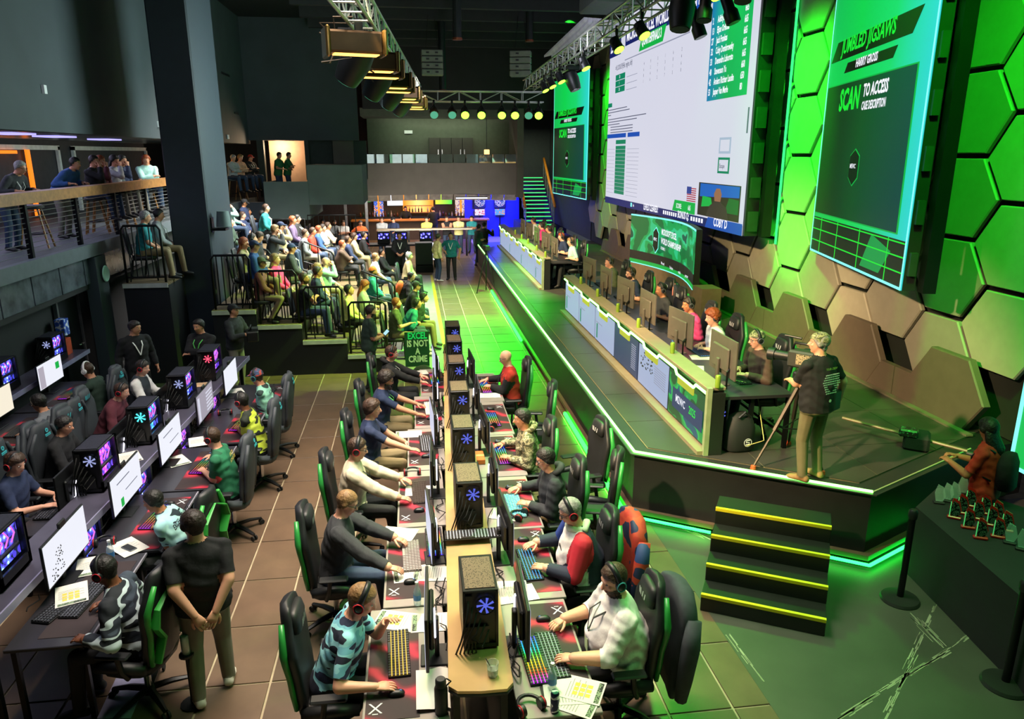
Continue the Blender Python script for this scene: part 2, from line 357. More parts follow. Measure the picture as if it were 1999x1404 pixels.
def raw_person(g):
    S = g['S']; fat = g['fat']; q = g['q']; mb = MB(); segs = []
    n = (10, 9, 8)[q]
    stand = g['pose'] == 'stand'
    hz = (.93 * S if stand else g['seat'] + .10)
    P = V3((0, 0, hz)); a = rad(g['lean']); rl = rad(g['roll'])
    u = V3((math.sin(rl), math.sin(a) * math.cos(rl), math.cos(a) * math.cos(rl))).normalized()
    X = V3((1, 0, 0)); X = (X - u * X.dot(u)).normalized(); Yf = u.cross(X)
    N = P + u * .52 * S
    hy, hp = rad(g['hy']), rad(g['hp'])
    R = (M4.Rotation(-hy, 3, 'Z') @ M4.Rotation(-hp, 3, 'X'))
    Hc = N + (u * .55 + R @ V3((0, .10, .45))).normalized() * .155 * S + V3((0, .01, 0))
    rs = []
    prof = [(-.12, .12, .10, 0), (-.09, .16, .125, -.01), (0, .170, .128, -.005), (.12, .150 + .03 * (fat - 1), .112 * fat, .0), (.22, .158, .120 * fat, .0), (.33, .172, .122, .005), (.41, .178, .112, 0), (.46, .165, .09, -.005), (.50, .11, .075, -.005), (.535, .06, .06, .0)]
    for t, rx, ry, yo in prof:
        f = fat if t < .35 else (1 + (fat - 1) * .5)
        rs.append([P + u * t * S + X * (rx * f * S * math.cos(2 * PI * i / 16)) + Yf * (ry * f * S * math.sin(2 * PI * i / 16) + yo * S) for i in range(16)])
    mb.rings(rs)
    segs += [('torso', P - u * .06, P + u * .42 * S, .15 * fat, .13), ('neck', N - u * .01, Hc + R @ V3((0, -.015, -.05)), .058, .055)]
    mb.cap(N - u * .05, Hc + R @ V3((0, -.02, -.04)) * S, .062 * S, .056 * S, n)
    # head
    H = lambda x, y, z: Hc + R @ V3((x, y, z)) * S
    mb.ell(H(0, -.012, .03), (.074 * S, .094 * S, .086 * S), R, 14, 10)
    mb.ell(H(0, .018, -.035), (.060 * S, .068 * S, .082 * S), R, 12, 9)
    mb.ell(H(0, .05, -.092), (.032 * S, .03 * S, .024 * S), R, 8, 6)
    if q < 2:
        mb.tube([H(0, .078, .022), H(0, .092, .0), H(0, .106, -.022), H(0, .085, -.034)], [.009 * S, .012 * S, .0165 * S, .012 * S], 8)
        mb.ell(H(0, .07, .034), (.05 * S, .02 * S, .012 * S), R, 10, 6)
        for s in (-1, 1):
            mb.ell(H(.036 * s, .058, -.018), (.022 * S, .02 * S, .018 * S), R, 8, 6)
            mb.ell(H(.073 * s, -.008, -.005), (.013 * S, .022 * S, .034 * S), R, 8, 6)
        mb.ell(H(0, .078, -.058), (.024 * S, .012 * S, .012 * S), R, 8, 6)
    else:
        mb.tube([H(0, .075, .02), H(0, .104, -.02), H(0, .08, -.036)], [.012 * S, .019 * S, .014 * S], 6)
        for s in (-1, 1): mb.ell(H(.072 * s, -.005, -.005), (.018 * S, .024 * S, .034 * S), R, 6, 5)
    segs += [('head', H(0, -.01, .03), H(0, .02, -.05), .085, .07)]
    # arms
    Rw = M4.Rotation(g['yaw'], 3, 'Z'); inv = Rw.inverted()
    wr = []
    for i, s in enumerate((-1, 1)):
        Sh = P + u * .45 * S + X * (.168 * s * S * (1 + (fat - 1) * .4))
        h = g['hands']; pole = V3((s * .55, -.45, -.8)); curl = .4; nrm = V3((0, .3, 1))
        if g['hw'] and g['hw'][i] is not None:
            T = inv @ (V3(g['hw'][i]) - V3(g['loc'])); T.x /= g['wx']
        elif h == 'type': T = P + V3((s * .17, .43, .19))
        elif h == 'lap': T = P + V3((s * .09, .27, .06)); pole = V3((s * .9, -.3, -.6))
        elif h == 'phone': T = P + V3((s * .05, .26, .18)); curl = .7
        elif h == 'fold': T = P + V3((-s * .10, .21 * max(1, fat), .24 + .03 * s)); pole = V3((s * .9, .25, -.55)); curl = .6
        elif h == 'chin': T = (P + V3((s * .1, .25, .05))) if s < 0 else (H(.02, .10, -.12)); curl = .9; nrm = V3((0, 1, .2))
        elif h == 'back': T = P + V3((s * .07, -.20 * fat, .0)); pole = V3((s * .9, -.5, -.1)); nrm = V3((0, -1, 0))
        elif h == 'hang': T = P + V3((s * .27 * (.5 + .5 * fat), .03, -.06)); pole = V3((s * .3, -1, 0)); nrm = V3((s, 0, 0))
        elif h == 'hold': T = P + V3((s * .11, .34, .24)); curl = .7
        elif h == 'raise': T = (P + V3((s * .12, .30, .12))) if s < 0 else H(.05, .16, -.08); curl = .9
        elif h == 'cam': T = (N + V3((s * .20, .34, -.10))); curl = .7
        elif h == 'hip': T = (P + V3((s * .27, .03, -.05))) if s < 0 else (P + V3((s * .19, .05, .1))); pole = V3((s, -.4, 0))
        elif h == 'rail': T = P + V3((s * .22, .38, .16)); curl = .6
        if not stand and h in ('lap',): pass
        E, Wp = ik(Sh, T, .285 * S, .255 * S, pole)
        sl = (.020 if g['q'] == 0 else .014) if g['long'] else .004
        mb.ell(Sh - X * (.008 * s), (.060 * S, .060 * S, .058 * S), None, 10, 7); mb.cap(N + u * .015, Sh + u * .012 - X * (.03 * s), .045 * S, .044 * S, n)
        mb.cap(Sh, E, (.048 + sl) * S * (.6 + .4 * fat), (.042 + sl) * S, n); mb.cap(E, Wp, (.042 + sl) * S, (.027 + sl * .7) * S, n)
        segs += [('uarm', Sh, E, .06, .05), ('farm', E, Wp, .05, .032)]
        fd = (Wp - E).normalized(); 
        if h == 'type' or (g['hw'] and g['hw'][i] is not None): fd = (fd + V3((0, .25, -.12)) + V3((-s * .25, 0, 0))).normalized(); fd.z = max(fd.z, -.22)
        wr.append((Wp, fd, nrm, s, curl))
    # legs
    for s in (-1, 1):
        hip = P + X * (.088 * s * S) + V3((0, .0, -.02))
        if stand:
            st = g['stride'] * s; K = V3((s * .105 * S, .02 + st * .5 + .02, .49 * S)); A = V3((s * .115 * S, -.02 + st, .085)); toe = V3((s * .16, 1, 0))
        elif g['legs'] == 1 and s > 0:      # leg crossed over the other knee
            K = hip + V3((.02, .42 * S, .07)); A = K + V3((-.22, .16, -.22)); toe = V3((-.5, 1, -.2))
        elif g['legs'] == 2:                # feet drawn back under the chair
            K = hip + V3((s * .08, .41 * S, -.02)); A = V3((s * .14, .16, .09)); toe = V3((s * .2, 1, 0))
        else:
            K = hip + V3((s * .07, .42 * S, .01)); A = V3((s * .15, .47 * S, .09)); toe = V3((s * .15, 1, 0))
            A.z = .09 + g.get('foot', 0)
        f2 = .65 + .35 * fat
        mb.cap(hip, K, .088 * S * f2, .064 * S, n); mb.cap(K, A, .064 * S, .05 * S, n)
        t = toe.normalized(); B = A - V3((0, 0, .045)); sd = V3((t.y, -t.x, 0)).normalized(); rs = []
        for b, w, hh, zz in ((-.075, .024, .03, .0), (-.06, .035, .045, .005), (.0, .04, .055, .01), (.08, .045, .04, -.005), (.14, .044, .03, -.012), (.175, .026, .018, -.018)):
            rs.append([B + t * b * S + sd * w * S * math.cos(2 * PI * i / 8) + V3((0, 0, zz + hh * math.sin(2 * PI * i / 8) * (1 if math.sin(2 * PI * i / 8) > 0 else .55))) for i in range(8)])
        mb.rings(rs)
        segs += [('thigh', hip, K, .085, .064), ('shin', K, A + V3((0, 0, .03)), .062, .05), ('foot', B - t * .05, B + t * .14, .045, .04)]
    me = mb.mesh('body', [SKINS[g['skin']]])
    o = bpy.data.objects.new('body', me); COL.objects.link(o)
    m = o.modifiers.new('r', 'REMESH'); m.mode = 'VOXEL'; m.voxel_size = (.0115, .018, .028)[q]; m.use_smooth_shade = True
    g.update(o=o, segs=segs, Hc=Hc, R=R, P=P, u=u, X=X, Yf=Yf, N=N, wr=wr)

def finish_person(g, dg):
    q = g['q']; S = g['S']; o = g['o']; ev = o.evaluated_get(dg); me = ev.to_mesh()
    nv = len(me.vertices); Vv = np.empty(nv * 3, np.float32); me.vertices.foreach_get('co', Vv); Vv = Vv.reshape(-1, 3)
    nl = len(me.loops); F = np.empty(nl, np.int32); me.loops.foreach_get('vertex_index', F); F = F.reshape(-1, 4)
    Nn = np.empty(nv * 3, np.float32); me.vertices.foreach_get('normal', Nn); Nn = Nn.reshape(-1, 3)
    ev.to_mesh_clear()
    cen = Vv[F].mean(1); best = np.full(len(F), 9.0); lab = np.zeros(len(F), int); par = np.zeros(len(F))
    names = ['torso', 'neck', 'head', 'uarm', 'farm', 'thigh', 'shin', 'foot']
    for nm, a, b, r0, r1 in g['segs']:
        a = np.array(a); d = np.array(b) - a; t = np.clip(((cen - a) @ d) / (d @ d), 0, 1)
        ds = np.linalg.norm(cen - a - t[:, None] * d, axis=1) - (r0 + (r1 - r0) * t)
        w = ds < best; best[w] = ds[w]; lab[w] = names.index(nm); par[w] = t[w]
    P = np.array(g['P']); u = np.array(g['u']); tt = (cen - P) @ u; PT = .02; ST = -.055 if g['pose'] == 'sit' else -.075
    tor = lab == 0; pants = (lab == 5) | (lab == 6) | (tor & (tt < PT))
    shirt = (tor | ((lab == 5) & (g['pose'] == 'stand'))) & (tt > ST); TH = {1: .93, 0: .80, 2: .05, 3: .25}[g['long']]
    if g['long'] == 1: shirt |= (lab == 3) | ((lab == 4) & (par < .93))
    elif g['long'] == 3: shirt |= (lab == 3) | ((lab == 4) & (par < .25))
    elif g['long'] == 0: shirt |= (lab == 3) & (par < .80)
    else: shirt |= (lab == 3) & (par < .05)
    if g['long'] != 2: shirt |= (lab == 1) & (par < .12)
    shoe = lab == 7
    Rm = np.array(g['R']); Hl = (cen - np.array(g['Hc'])) @ Rm / S; HV = (Vv - np.array(g['Hc'])) @ Rm / S
    root = empty('person', g['label'], 'person', g['loc'], g['yaw'], g['group']); root.scale = (g['wx'], 1, 1)
    # body: remeshed skin, hands and eyes in one mesh
    extra = MB()
    for Wp, fd, nrm, s, curl in g['wr']: hand(extra, Wp, fd, nrm, s, curl, (6, 5, 4)[q], S)
    if q < 2:
        R = g['R']; H = lambda x, y, z: g['Hc'] + R @ V3((x, y, z)) * S
        for s in (-1, 1):
            extra.mi = 1; extra.ell(H(.031 * s, .0745, .012), (.0125 * S, .008 * S, .005 * S), R, 8, 6)
            extra.mi = 2; extra.ell(H(.031 * s, .0795, .012), (.006 * S, .004 * S, .006 * S), R, 6, 5)
        extra.mi = 3; extra.ell(H(0, .0885, -.0585), (.022 * S, .005 * S, .007 * S), R, 8, 5)
    sk = SKINS[g['skin']]
    bme = np_mesh('body', Vv, F, [sk])
    b0 = bpy.data.objects.new('body', bme); COL.objects.link(b0); b0.parent = root
    if q < 2:
        xm = extra.mesh('x', [sk, EYEW, EYED, LIP], True)
    else:
        xm = extra.mesh('x', [sk], True)
    # join by numpy: body quads + extra polygons
    import bmesh
    bm = bmesh.new(); bm.from_mesh(bme); bm.from_mesh(xm); 
    for f in bm.faces: f.smooth = True
    bm.to_mesh(bme); bm.free(); bpy.data.meshes.remove(xm)
    if q < 2:
        for mm in (EYEW, EYED, LIP): bme.materials.append(mm)
    def snap(vv, ids, f2):          # straighten hems: border vertices slide onto the cut line
        ed = np.sort(np.concatenate([f2[:, [i, (i + 1) % 4]] for i in range(4)]), 1); key = ed[:, 0].astype(np.int64) * 1000003 + ed[:, 1]
        uq, ix, ct = np.unique(key, return_index=True, return_counts=True); bv = np.unique(ed[ix[ct == 1]]); p = Vv[ids[bv]]; q_ = vv[bv].copy()
        t0 = (p - P) @ u; w = np.abs(t0 - ST) < .025; 
        for nm, a, b, r0, r1 in g['segs']:
            if (nm == 'farm' and g['long'] in (1, 3)) or (nm == 'uarm' and g['long'] in (0, 2)):
                a = np.array(a); d = np.array(b) - a; L = np.linalg.norm(d); t = ((p - a) @ d) / L / L; dist = np.linalg.norm(p - a - t[:, None] * d, axis=1)
                k_ = (np.abs(t - TH) * L < .025) & (dist < .11); q_[k_] += ((TH - t) * L)[k_][:, None] * (d / L); w &= ~k_
        q_[w] += (ST - t0)[w][:, None] * u; vv[bv] = q_; return vv
    def shell(mask, off, nm, mats, fn=None):
        f = F[mask]
        if len(f) == 0: return None
        ids, f2 = np.unique(f, return_inverse=True); f2 = f2.reshape(-1, 4)
        vv = Vv[ids] + Nn[ids] * (fn(ids)[:, None] if fn else off)
        if nm == 'shirt': vv = snap(vv, ids, f2)
        ob = bpy.data.objects.new(nm, np_mesh(nm, vv, f2, mats)); COL.objects.link(ob); ob.parent = root; return ob
    e = (.005, .006, .008)[q]
    shell(pants, e * .6, 'trousers', [cloth(g['bot'])])
    def puff(ids):
        p = Vv[ids]; return e + .003 + .003 * np.sin(p[:, 2] * 60 + p[:, 0] * 25 + np.sin(p[:, 1] * 30) * 2) * (q < 2)
    shell(shirt, e, 'shirt', [cloth(g['top'])], puff)
    Xl = (cen @ np.array((1, 0, 0)))
    for sgn in (-1, 1): shell(shoe & (Xl * sgn > 0), e, 'shoe', [cloth(g['shoes'])])
    # hair, beard, caps
    x, y, z = Hl.T; head = (lab == 2) | (lab == 1)
    def line(y): return np.interp(y, [-.11, -.06, -.02, .01, .035, .055, .075, .1], [-.075, -.07, -.035, .0, .035, .058, .066, .07])
    st = g['style']; vx, vy, vz = HV.T
    if st != 'bald':
        th = {'short': .013, 'buzz': .005, 'med': .022, 'curly': .034, 'long': .02, 'receding': .009}[st]
        if g['cap']: th *= .4
        lo = (lambda y: line(y) + np.where(y > .03, .03, 0)) if st == 'receding' else line
        sh_ = -.012 if st in ('med', 'curly', 'long') else 0
        def hf(ids):
            d = np.clip((vz[ids] - lo(vy[ids]) - sh_) / .02, 0, 1); hn = 0
            if st == 'curly': hn = .010 * np.sin(vx[ids] * 170) * np.sin(vy[ids] * 150) * np.sin(vz[ids] * 160)
            elif st == 'med': hn = .004 * np.sin(vx[ids] * 120 + vy[ids] * 90)
            return .002 + (th + hn) * d * (S)
        shell(head & (z > lo(y) + sh_), 0, 'hair', [HAIR[g['hair']]], hf)
        if st == 'long':
            hb = MB(); R = g['R']; H = lambda a, b, c: g['Hc'] + R @ V3((a, b, c)) * S
            pts = [H(0, -.035, .06), H(0, -.055, -.02), H(0, -.062, -.09)] + [g['N'] + V3((0, -.085, dz)) for dz in (-.06, -.16, -.22)]
            hb.tube(pts, [.05 * S, .085 * S, .09 * S, .1 * S, .085 * S, .03], 10, flat=.5, up=g['R'] @ V3((0, 1, 0)))
            hb.build('long_hair', HAIR[g['hair']], root, True)
    if g['beard']:
        bl = .004 if g['beard'] == 1 else .03
        msk = head & (y > .0) & (z < -.046) & ~((np.abs(x) < .024) & (z > -.066) & (z < -.05)) & (z > -.125) & (z < -.02 - (y - .0) * .25)
        shell(msk, bl, 'beard', [HAIR[g['hair']]], lambda ids: .002 + bl * np.clip((-vz[ids] - .03) / .05, 0, 1) * (1 + .4 * (g['beard'] > 1) * (vy[ids] > .05)))
    if g['cap']:
        cm = cloth(g['cap'])
        shell(head & (z > np.where(y > 0, .045, .02)), .014, 'cap', [cm])
        if g.get('visor', 1):
            sgn = g.get('visor', 1); R = g['R']; H = lambda a, b, c: g['Hc'] + R @ V3((a, b, c)) * S
            vb = MB(); pts = [H(.07 * math.cos(t), (.06 + .10 * math.sin(t)) * sgn, .052 - .015 * math.sin(t)) for t in np.linspace(0, PI, 9)]
            lo_ = [p - (R @ V3((0, 0, .008))) for p in pts]
            vb.add(pts + lo_, [tuple(range(9)), tuple(range(17, 8, -1))] + [(i, i + 9, (i + 1) % 9 + 9, (i + 1) % 9) for i in range(9)])
            vb.build('cap_visor', cm, root)
    R = g['R']; H = lambda a, b, c: g['Hc'] + R @ V3((a, b, c)) * S
    if g['headset']:
        hm = MATS[g['headset'] + '_plastic']; hb = MB(); 
        arc = [H(.094 * math.cos(t), -.012, .008 + .125 * math.sin(t)) for t in np.linspace(-.05, PI + .05, 13)]
        hb.tube(arc, .011 * S, 6, flat=1.9, up=R @ V3((0, 1, 0)))
        hs = hb.build('headset_band', BLK if g['headset'] != 'white' else WHITE, root, True)
        for s in (-1, 1):
            cb = MB(); cb.tube([H(.072 * s, -.008, -.005), H(.085 * s, -.008, -.005), H(.104 * s, -.008, -.005), H(.112 * s, -.008, -.005)], [.036 * S, .041 * S, .037 * S, .02 * S], 12)
            cb.build('ear_cup', BLK if g['headset'] != 'white' else WHITE, hs, True)
            rb = MB(); c = [H(.106 * s, -.008 + .036 * math.cos(t), -.005 + .036 * math.sin(t)) for t in np.linspace(0, 2 * PI, 13)[:-1]]
            rb.tube(c, .005 * S, 5, True); rb.build('ear_cup_ring', hm, hs, True)
    if g['glasses']:
        gb = MB()
        for s in (-1, 1):
            c = [H(.032 * s + .023 * math.cos(t), .096 - .012 * abs(math.cos(t)), .01 + .017 * math.sin(t)) for t in np.linspace(0, 2 * PI, 13)[:-1]]
            gb.tube(c, .003 * S, 4, True); gb.tube([H(.056 * s, .088, .014), H(.078 * s, .0, .012)], .003 * S, 4)
        gb.tube([H(-.01, .098, .014), H(.01, .098, .014)], .003 * S, 4); gb.build('glasses', BLK, root)
    if g['lanyard']:
        lb = MB(); N = g['N']; X = g['X']; Yf = g['Yf']; u = g['u']; fy = .13 * g['fat'] + .045
        drop = .30
        tip = N - u * drop * S + Yf * (fy * S + .012)
        for s in (-1, 1):
            pts = [N - Yf * .075 - u * .01, N + X * .068 * s - u * .02, N + X * .075 * s + Yf * .06 - u * .05, N + X * .055 * s + Yf * (fy * .93) - u * .13, tip]
            lb.tube(pts, .009 * S, 4, flat=.35)
        lm = MATS[g['lanyard']]
        lo2 = lb.build('lanyard', lm, root)
        if g['badge']:
            bb = MB(); c = tip - u * .08; bb.fr(c, X, u, Yf); bb.box((0, 0, .006), (.085, .13, .006)); bb.T = None
            bo = bb.build('badge', MATS['badge_card'], lo2)
    if g['extra']: g['extra'](root, g, shell, dict(cen=cen, lab=lab, par=par, tt=tt, shirt=shirt, H=H, Hl=Hl))
    me0 = o.data; bpy.data.objects.remove(o); bpy.data.meshes.remove(me0)
    return root
def make_people():
    for g in PEOPLE: raw_person(g)
    dg = bpy.context.evaluated_depsgraph_get(); dg.update()
    return [finish_person(g, dg) for g in PEOPLE]
for n_, c_ in dict(white='e8e8ea', teal='2a8f96', blue='2a4b9a').items(): mat(n_ + '_plastic', c_, .5)
mat('grey_plastic', '5b6066', .5)
mat('lanyard_white', 'e8ebe4', .7); mat('lanyard_black', '191a1c', .7); mat('lanyard_green', '5fd060', .7); mat('badge_card', 'cfe8b0', .5)
# ---------------------------------------------------------------- the hall
FLOORC = mat('grout', 'a5977c', .8, var=.15)
TILE = [mat('floor_tile_%d' % i, c, .42, var=.16, scale=3) for i, c in enumerate(('5e4b3b', '65513f', '574636'))]
BLACKW = mat('black_wall_paint', '15171a', .7, var=.2, scale=2); DARKW = mat('slate_wall_paint', '3a444a', .75, var=.12, scale=1.2)
GREYW = mat('grey_green_paint', '5b6a6a', .7, var=.08, scale=2); BROWNW = mat('taupe_paint', '57524b', .7, var=.08, scale=2)
CARPET = mat('black_carpet', '202223', .9, var=.25, scale=40); STAGEB = mat('stage_black', '17191a', .5, var=.2)
STAGET = mat('stage_deck', '3e3c38', .38, var=.14, scale=2.5); CONC = mat('grey_concrete', '46473f', .45, var=.18, scale=1.6)
LEDG = emat('green_led', '18ff28', 16); LEDGD = emat('green_led_dim', '18ff40', 14); NEONW = emat('green_neon_white', '86ff6a', 7); LEDV = emat('green_led_thin', '30ff70', 2)
ALU = mat('satin_aluminium', 'a8a9ab', .35, .8); YEL = mat('yellow_tape', 'd8c81c', .6, var=.06)
def S(o): o['kind'] = 'structure'; return o
def stuff(o): o['kind'] = 'stuff'; return o
STEX, STEY = 2.62, 8.33
stage_poly = [(2.62, 31.5), (2.62, 8.33), (4.93, 6.86), (6.9, 7.85), (7.45, 8.0), (7.45, 31.5)]

f = MB(); f.bx((-13, 3.0, -.2), (9, 44, -.012)); floor = S(f.build('floor', FLOORC))
tw, tl = .56, .85
meshes = []
for i in range(3):
    m = MB(); m.box((0, 0, -.006), (tw - .02, tl - .02, .012), 0, .003); meshes.append(m.mesh('tile', TILE[i]))
cells = [(ix, iy) for iy in range(0, 46) for ix in range(0, 13)]
cells.sort(key=lambda c: c[1])
far = MB(); n = 0
for ix, iy in cells:
    x, y = -4.18 + tw * (ix + .5), 4.1 + tl * (iy + .5)
    if y > 41: continue
    if n < 296:
        o = bpy.data.objects.new('tile', meshes[(ix * 7 + iy * 3) % 3]); COL.objects.link(o); o.parent = floor; o.location = (x, y, 0); n += 1
    else: far.box((x, y, -.006), (tw - .024, tl - .024, .012))
fo = stuff(far.build('tile_field', TILE[1], floor))
m = MB(); m.prism([(2.84, 8.35), (2.88, 3.2), (8.6, 3.2), (8.6, 8.2), (7, 8.2), (4.93, 7.2), (3.0, 8.5)], -.012, .002); m.build('concrete_slab', CONC, floor)
m = MB(); m.bx((-12, 3.2, -.012), (-4.2, 30, .001)); m.build('dark_carpet', CARPET, floor)
sc = MB(); rr = random.Random(3)
def scratch(a, b, n, w):
    for i in range(n):
        t = rr.random(); p = V3(a).lerp(V3(b), t) + V3((rr.gauss(0, w), rr.gauss(0, w), 0)); d = (V3(b) - V3(a)).normalized(); l = rr.uniform(.03, .14); q = V3((-d.y, d.x, 0)) * rr.uniform(.002, .006)
        sc.add([p - d * l - q, p + d * l - q, p + d * l + q, p - d * l + q], [(0, 1, 2, 3)])
A = lambda x, y: (*seen(x, y, .004), .004)
scratch(A(1640, 1400), A(1850, 1270), 70, .012); scratch(A(1850, 1270), A(1990, 1170), 14, .012); scratch(A(1725, 1400), A(1790, 1280), 26, .012)
scratch(A(1770, 1300), A(1850, 1130), 30, .014); scratch(A(1790, 1210), A(1830, 1250), 22, .02); scratch(A(1430, 1250), A(1490, 1330), 12, .02); scratch(A(1860, 1155), A(1895, 1190), 7, .004)
scratch(A(1920, 1230), A(1965, 1270), 7, .004); scratch(A(1330, 1025), A(1400, 1060), 26, .03)
stuff(sc.build('scratch_marks', mat('pale_scratch', '9b9a86', .8), floor))
m = MB(); a, b, c_, d = A(355, 1050), A(400, 1062), A(255, 1404), A(190, 1404); m.add([(p[0], p[1], z) for z in (.002, .012) for p in (a, b, c_, d)], [(3, 2, 1, 0), (4, 5, 6, 7), (0, 1, 5, 4), (1, 2, 6, 5), (2, 3, 7, 6), (3, 0, 4, 7)])
m.build('cable_ramp', mat('lilac_vinyl', '8f8fae', .4), floor)  # thin pale lilac strip laid along the floor

# ceiling, high walls, column
m = MB(); m.bx((-13, -1.2, 9.4), (9, 44.5, 9.6)); ceiling = S(m.build('ceiling', BLACKW))
bm_ = MB(); bm_.box((0, 0, 0), (10, .22, .4)); bme_ = bm_.mesh('roof_beam', mat('roof_beam', '24282a', .7))
for i in range(9):
    o = bpy.data.objects.new('roof_beam', bme_); COL.objects.link(o); o.parent = ceiling; o.location = (1.5, 17 + i * 2.2, 9.15)
for x, y, l in ((1.55, 24, 1.6), (1.35, 30, 2.6), (4.2, 27, 1.2)):
    m = MB(); m.cyl((x, y, 9.4), (x, y, 9.4 - l), .13, n=14); m.build('duct', mat('dark_duct', '2b3032', .5, .5), ceiling)
    m = MB(); m.lathe([(.135, 0), (.15, 0), (.15, .06), (.135, .06)], (x, y, 9.38 - l), 14); m.build('duct_collar', mat('copper_band', '8a4a30', .4, .5), ceiling)
m = MB(); m.bx((-6.5, -1, 4.86), (-6.12, 31.2, 9.4)); wl = S(m.build('wall_left', DARKW))
for a, b in (((-6.1, 13, 8.0), (.03, 1.2, .1)), ((-6.1, 24.5, 8.4), (.03, 1.6, .07)), ((-6.1, 28, 7.1), (.03, 1.1, .07)), ((-6.1, 29.2, 5.9), (.03, .7, .06))):
    m = MB(); m.box(a, b); m.build('wall_bracket', BLK, wl)
for y, z in ((14.3, 5.55), (20.2, 5.2), (27.5, 5.05)):
    m = MB(); m.box((-6.1, y, z), (.05, .1, .14)); m.build('junction_box', WHITE, wl)
m = MB(); m.bx((-6.5, 31.0, 5.0), (-1.95, 31.3, 9.4)); S(m.build('wall_back_left', DARKW))
m = MB(); m.bx((-2.0, 35.7, 6.45), (9, 36.0, 9.4)); S(m.build('wall_back_upper', BLACKW))
m = MB(); m.bx((-13, 43.3, -.2), (9, 43.6, 9.4)); S(m.build('wall_back', mat('bar_wall', '3a3029', .7)))
m = MB(); m.bx((-13, -1.2, -.2), (9, -1.0, 9.4)); S(m.build('wall_front', BLACKW))
m = MB(); m.bx((-13.2, -1.2, -.2), (-12.9, 44, 9.4)); S(m.build('wall_outer', BLACKW))
m = MB(); m.bx((-4.93, 16.3, 0), (-4.16, 18.3, 9.4), .03); S(m.build('column', mat('blue_grey_paint', '2b343d', .6, var=.06)))
for nm, a, b, mm in (('uplight', (-4.13, 16.6, 3.02), (.34, .2, .3), GREYW),):
    e = empty('wall_lamp', 'grey green cone lamp on a black bracket on the tall column', 'lamp', (-4.16, 16.5, 3.0))
    m = MB(); m.lathe([(.0, 0), (.16, 0), (.12, .32), (.0, .32)], (.24, 0, .02), 14); m.build('lamp_shade', GREYW, e, 40)
    m = MB(); m.box((.1, 0, -.03), (.4, .3, .05)); m.box((.0, 0, .06), (.04, .2, .3)); m.build('bracket', BLKM, e)

# mezzanine on the audience side
m = MB(); m.bx((-12.9, 3, 2.6), (-6.12, 31, 2.84)); S(m.build('floor_mezzanine', mat('mezzanine_deck', '4a5254', .6)))
m = MB(); m.bx((-12.9, 3, 4.86), (-6.5, 31, 5.0)); mc = S(m.build('ceiling_mezzanine', mat('glossy_ceiling', '6d7078', .25, .3, var=.3, scale=3)))
for i, y in enumerate((9.5, 11.6, 13.6, 15, 17.5, 21)):
    m = MB(); m.box((-7.1 - .3 * (i % 3), y, 4.845), (.5, .9, .03)); m.build('light_strip', emat('lilac_light', 'a9a2ff', 1.5), mc)
m = MB(); m.bx((-10.2, 3, 2.84), (-10, 31, 4.9)); mw = S(m.build('wall_mezzanine', mat('mezz_wall', '3f3d44', .7)))
for k, (y0, y1) in enumerate(((18.6, 23.6), (24.5, 31.0))):
    m = MB(); 
    for a, b in (((-9.98, y0, 2.84), (-9.9, y0 + .12, 4.7)), ((-9.98, y1 - .12, 2.84), (-9.9, y1, 4.7)), ((-9.98, y0, 4.6), (-9.9, y1, 4.72))): m.bx(a, b)
    m.build('door_frame', WHITE, mw)
m = MB(); m.bx((-9.97, 13.2, 2.84), (-9.9, 16.5, 4.7)); m.build('dark_doorway', BLACKW, mw)
for a, b in (((-9.9, 16.4, 3), (-9.84, 16.52, 4.75)), ((-9.9, 13.4, 4.66), (-9.84, 15.2, 4.72))):
    m = MB(); m.bx(a, b); m.build('orange_neon', emat('orange_neon', 'ff7a1a', 1.6), mw)
m = MB(); m.bx((-6.12, 3, 2.62), (-6.0, 31, 2.86)); S(m.build('trim_1', mat('fascia_grey', '566066', .55)))
under = MB(); under.bx((-6.6, 3, 2.0), (-6.16, 31, 2.6)); un = S(under.build('trim_2', BLACKW))
for i in range(9):
    y = 9.3 + i * 1.0
    m = MB(); m.box((-6.13, y, 2.35), (.03, .96, .48)); m.build('soffit_panel', mat('glossy_grey_panel', '77808a', .22, .55, var=.35, scale=4), un)
m = MB(); m.bx((-6.9, 3, 0), (-6.55, 31, 2.05)); w2 = S(m.build('wall_left_lower', BLACKW))
for i, (y, w) in enumerate(((14.75, .9), (16.35, .7))):
    d = MB(); d.box((-6.52, y, .98), (.05, w, 1.95)); dd = S(d.build('door_%d' % (i + 1), mat('black_door', '1c1e24', .5)))
    for s in (-1, 1):
        m = MB(); m.box((-6.5, y + s * w / 2, .98), (.07, .06, 1.98)); m.build('door_jamb', ALU, dd)
    m = MB(); m.tube([(-6.48, y + w * .3, .95), (-6.42, y + w * .3, .95), (-6.42, y + w * .1, .95)], .02, 6); m.build('door_handle', CHROME, dd, True)
clk = tag(MB().fr((-5.94, 15.3, 2.25), (0, -1, 0), (0, 0, 1), (-1, 0, 0)).lathe([(0, -.02), (.15, -.02), (.16, 0), (.0, .02)], n=24).build('wall_clock', mat('pale_clock', 'bfeede', .5)), 'round pale green disc on the dark wall by the seating platform', 'clock')
clk.rotation_euler = (0, 0, 0)
m = MB(); m.bx((-6.2, 15.0, 0), (-5.98, 15.5, 2.6)); S(m.build('wall_pier', DARKW))

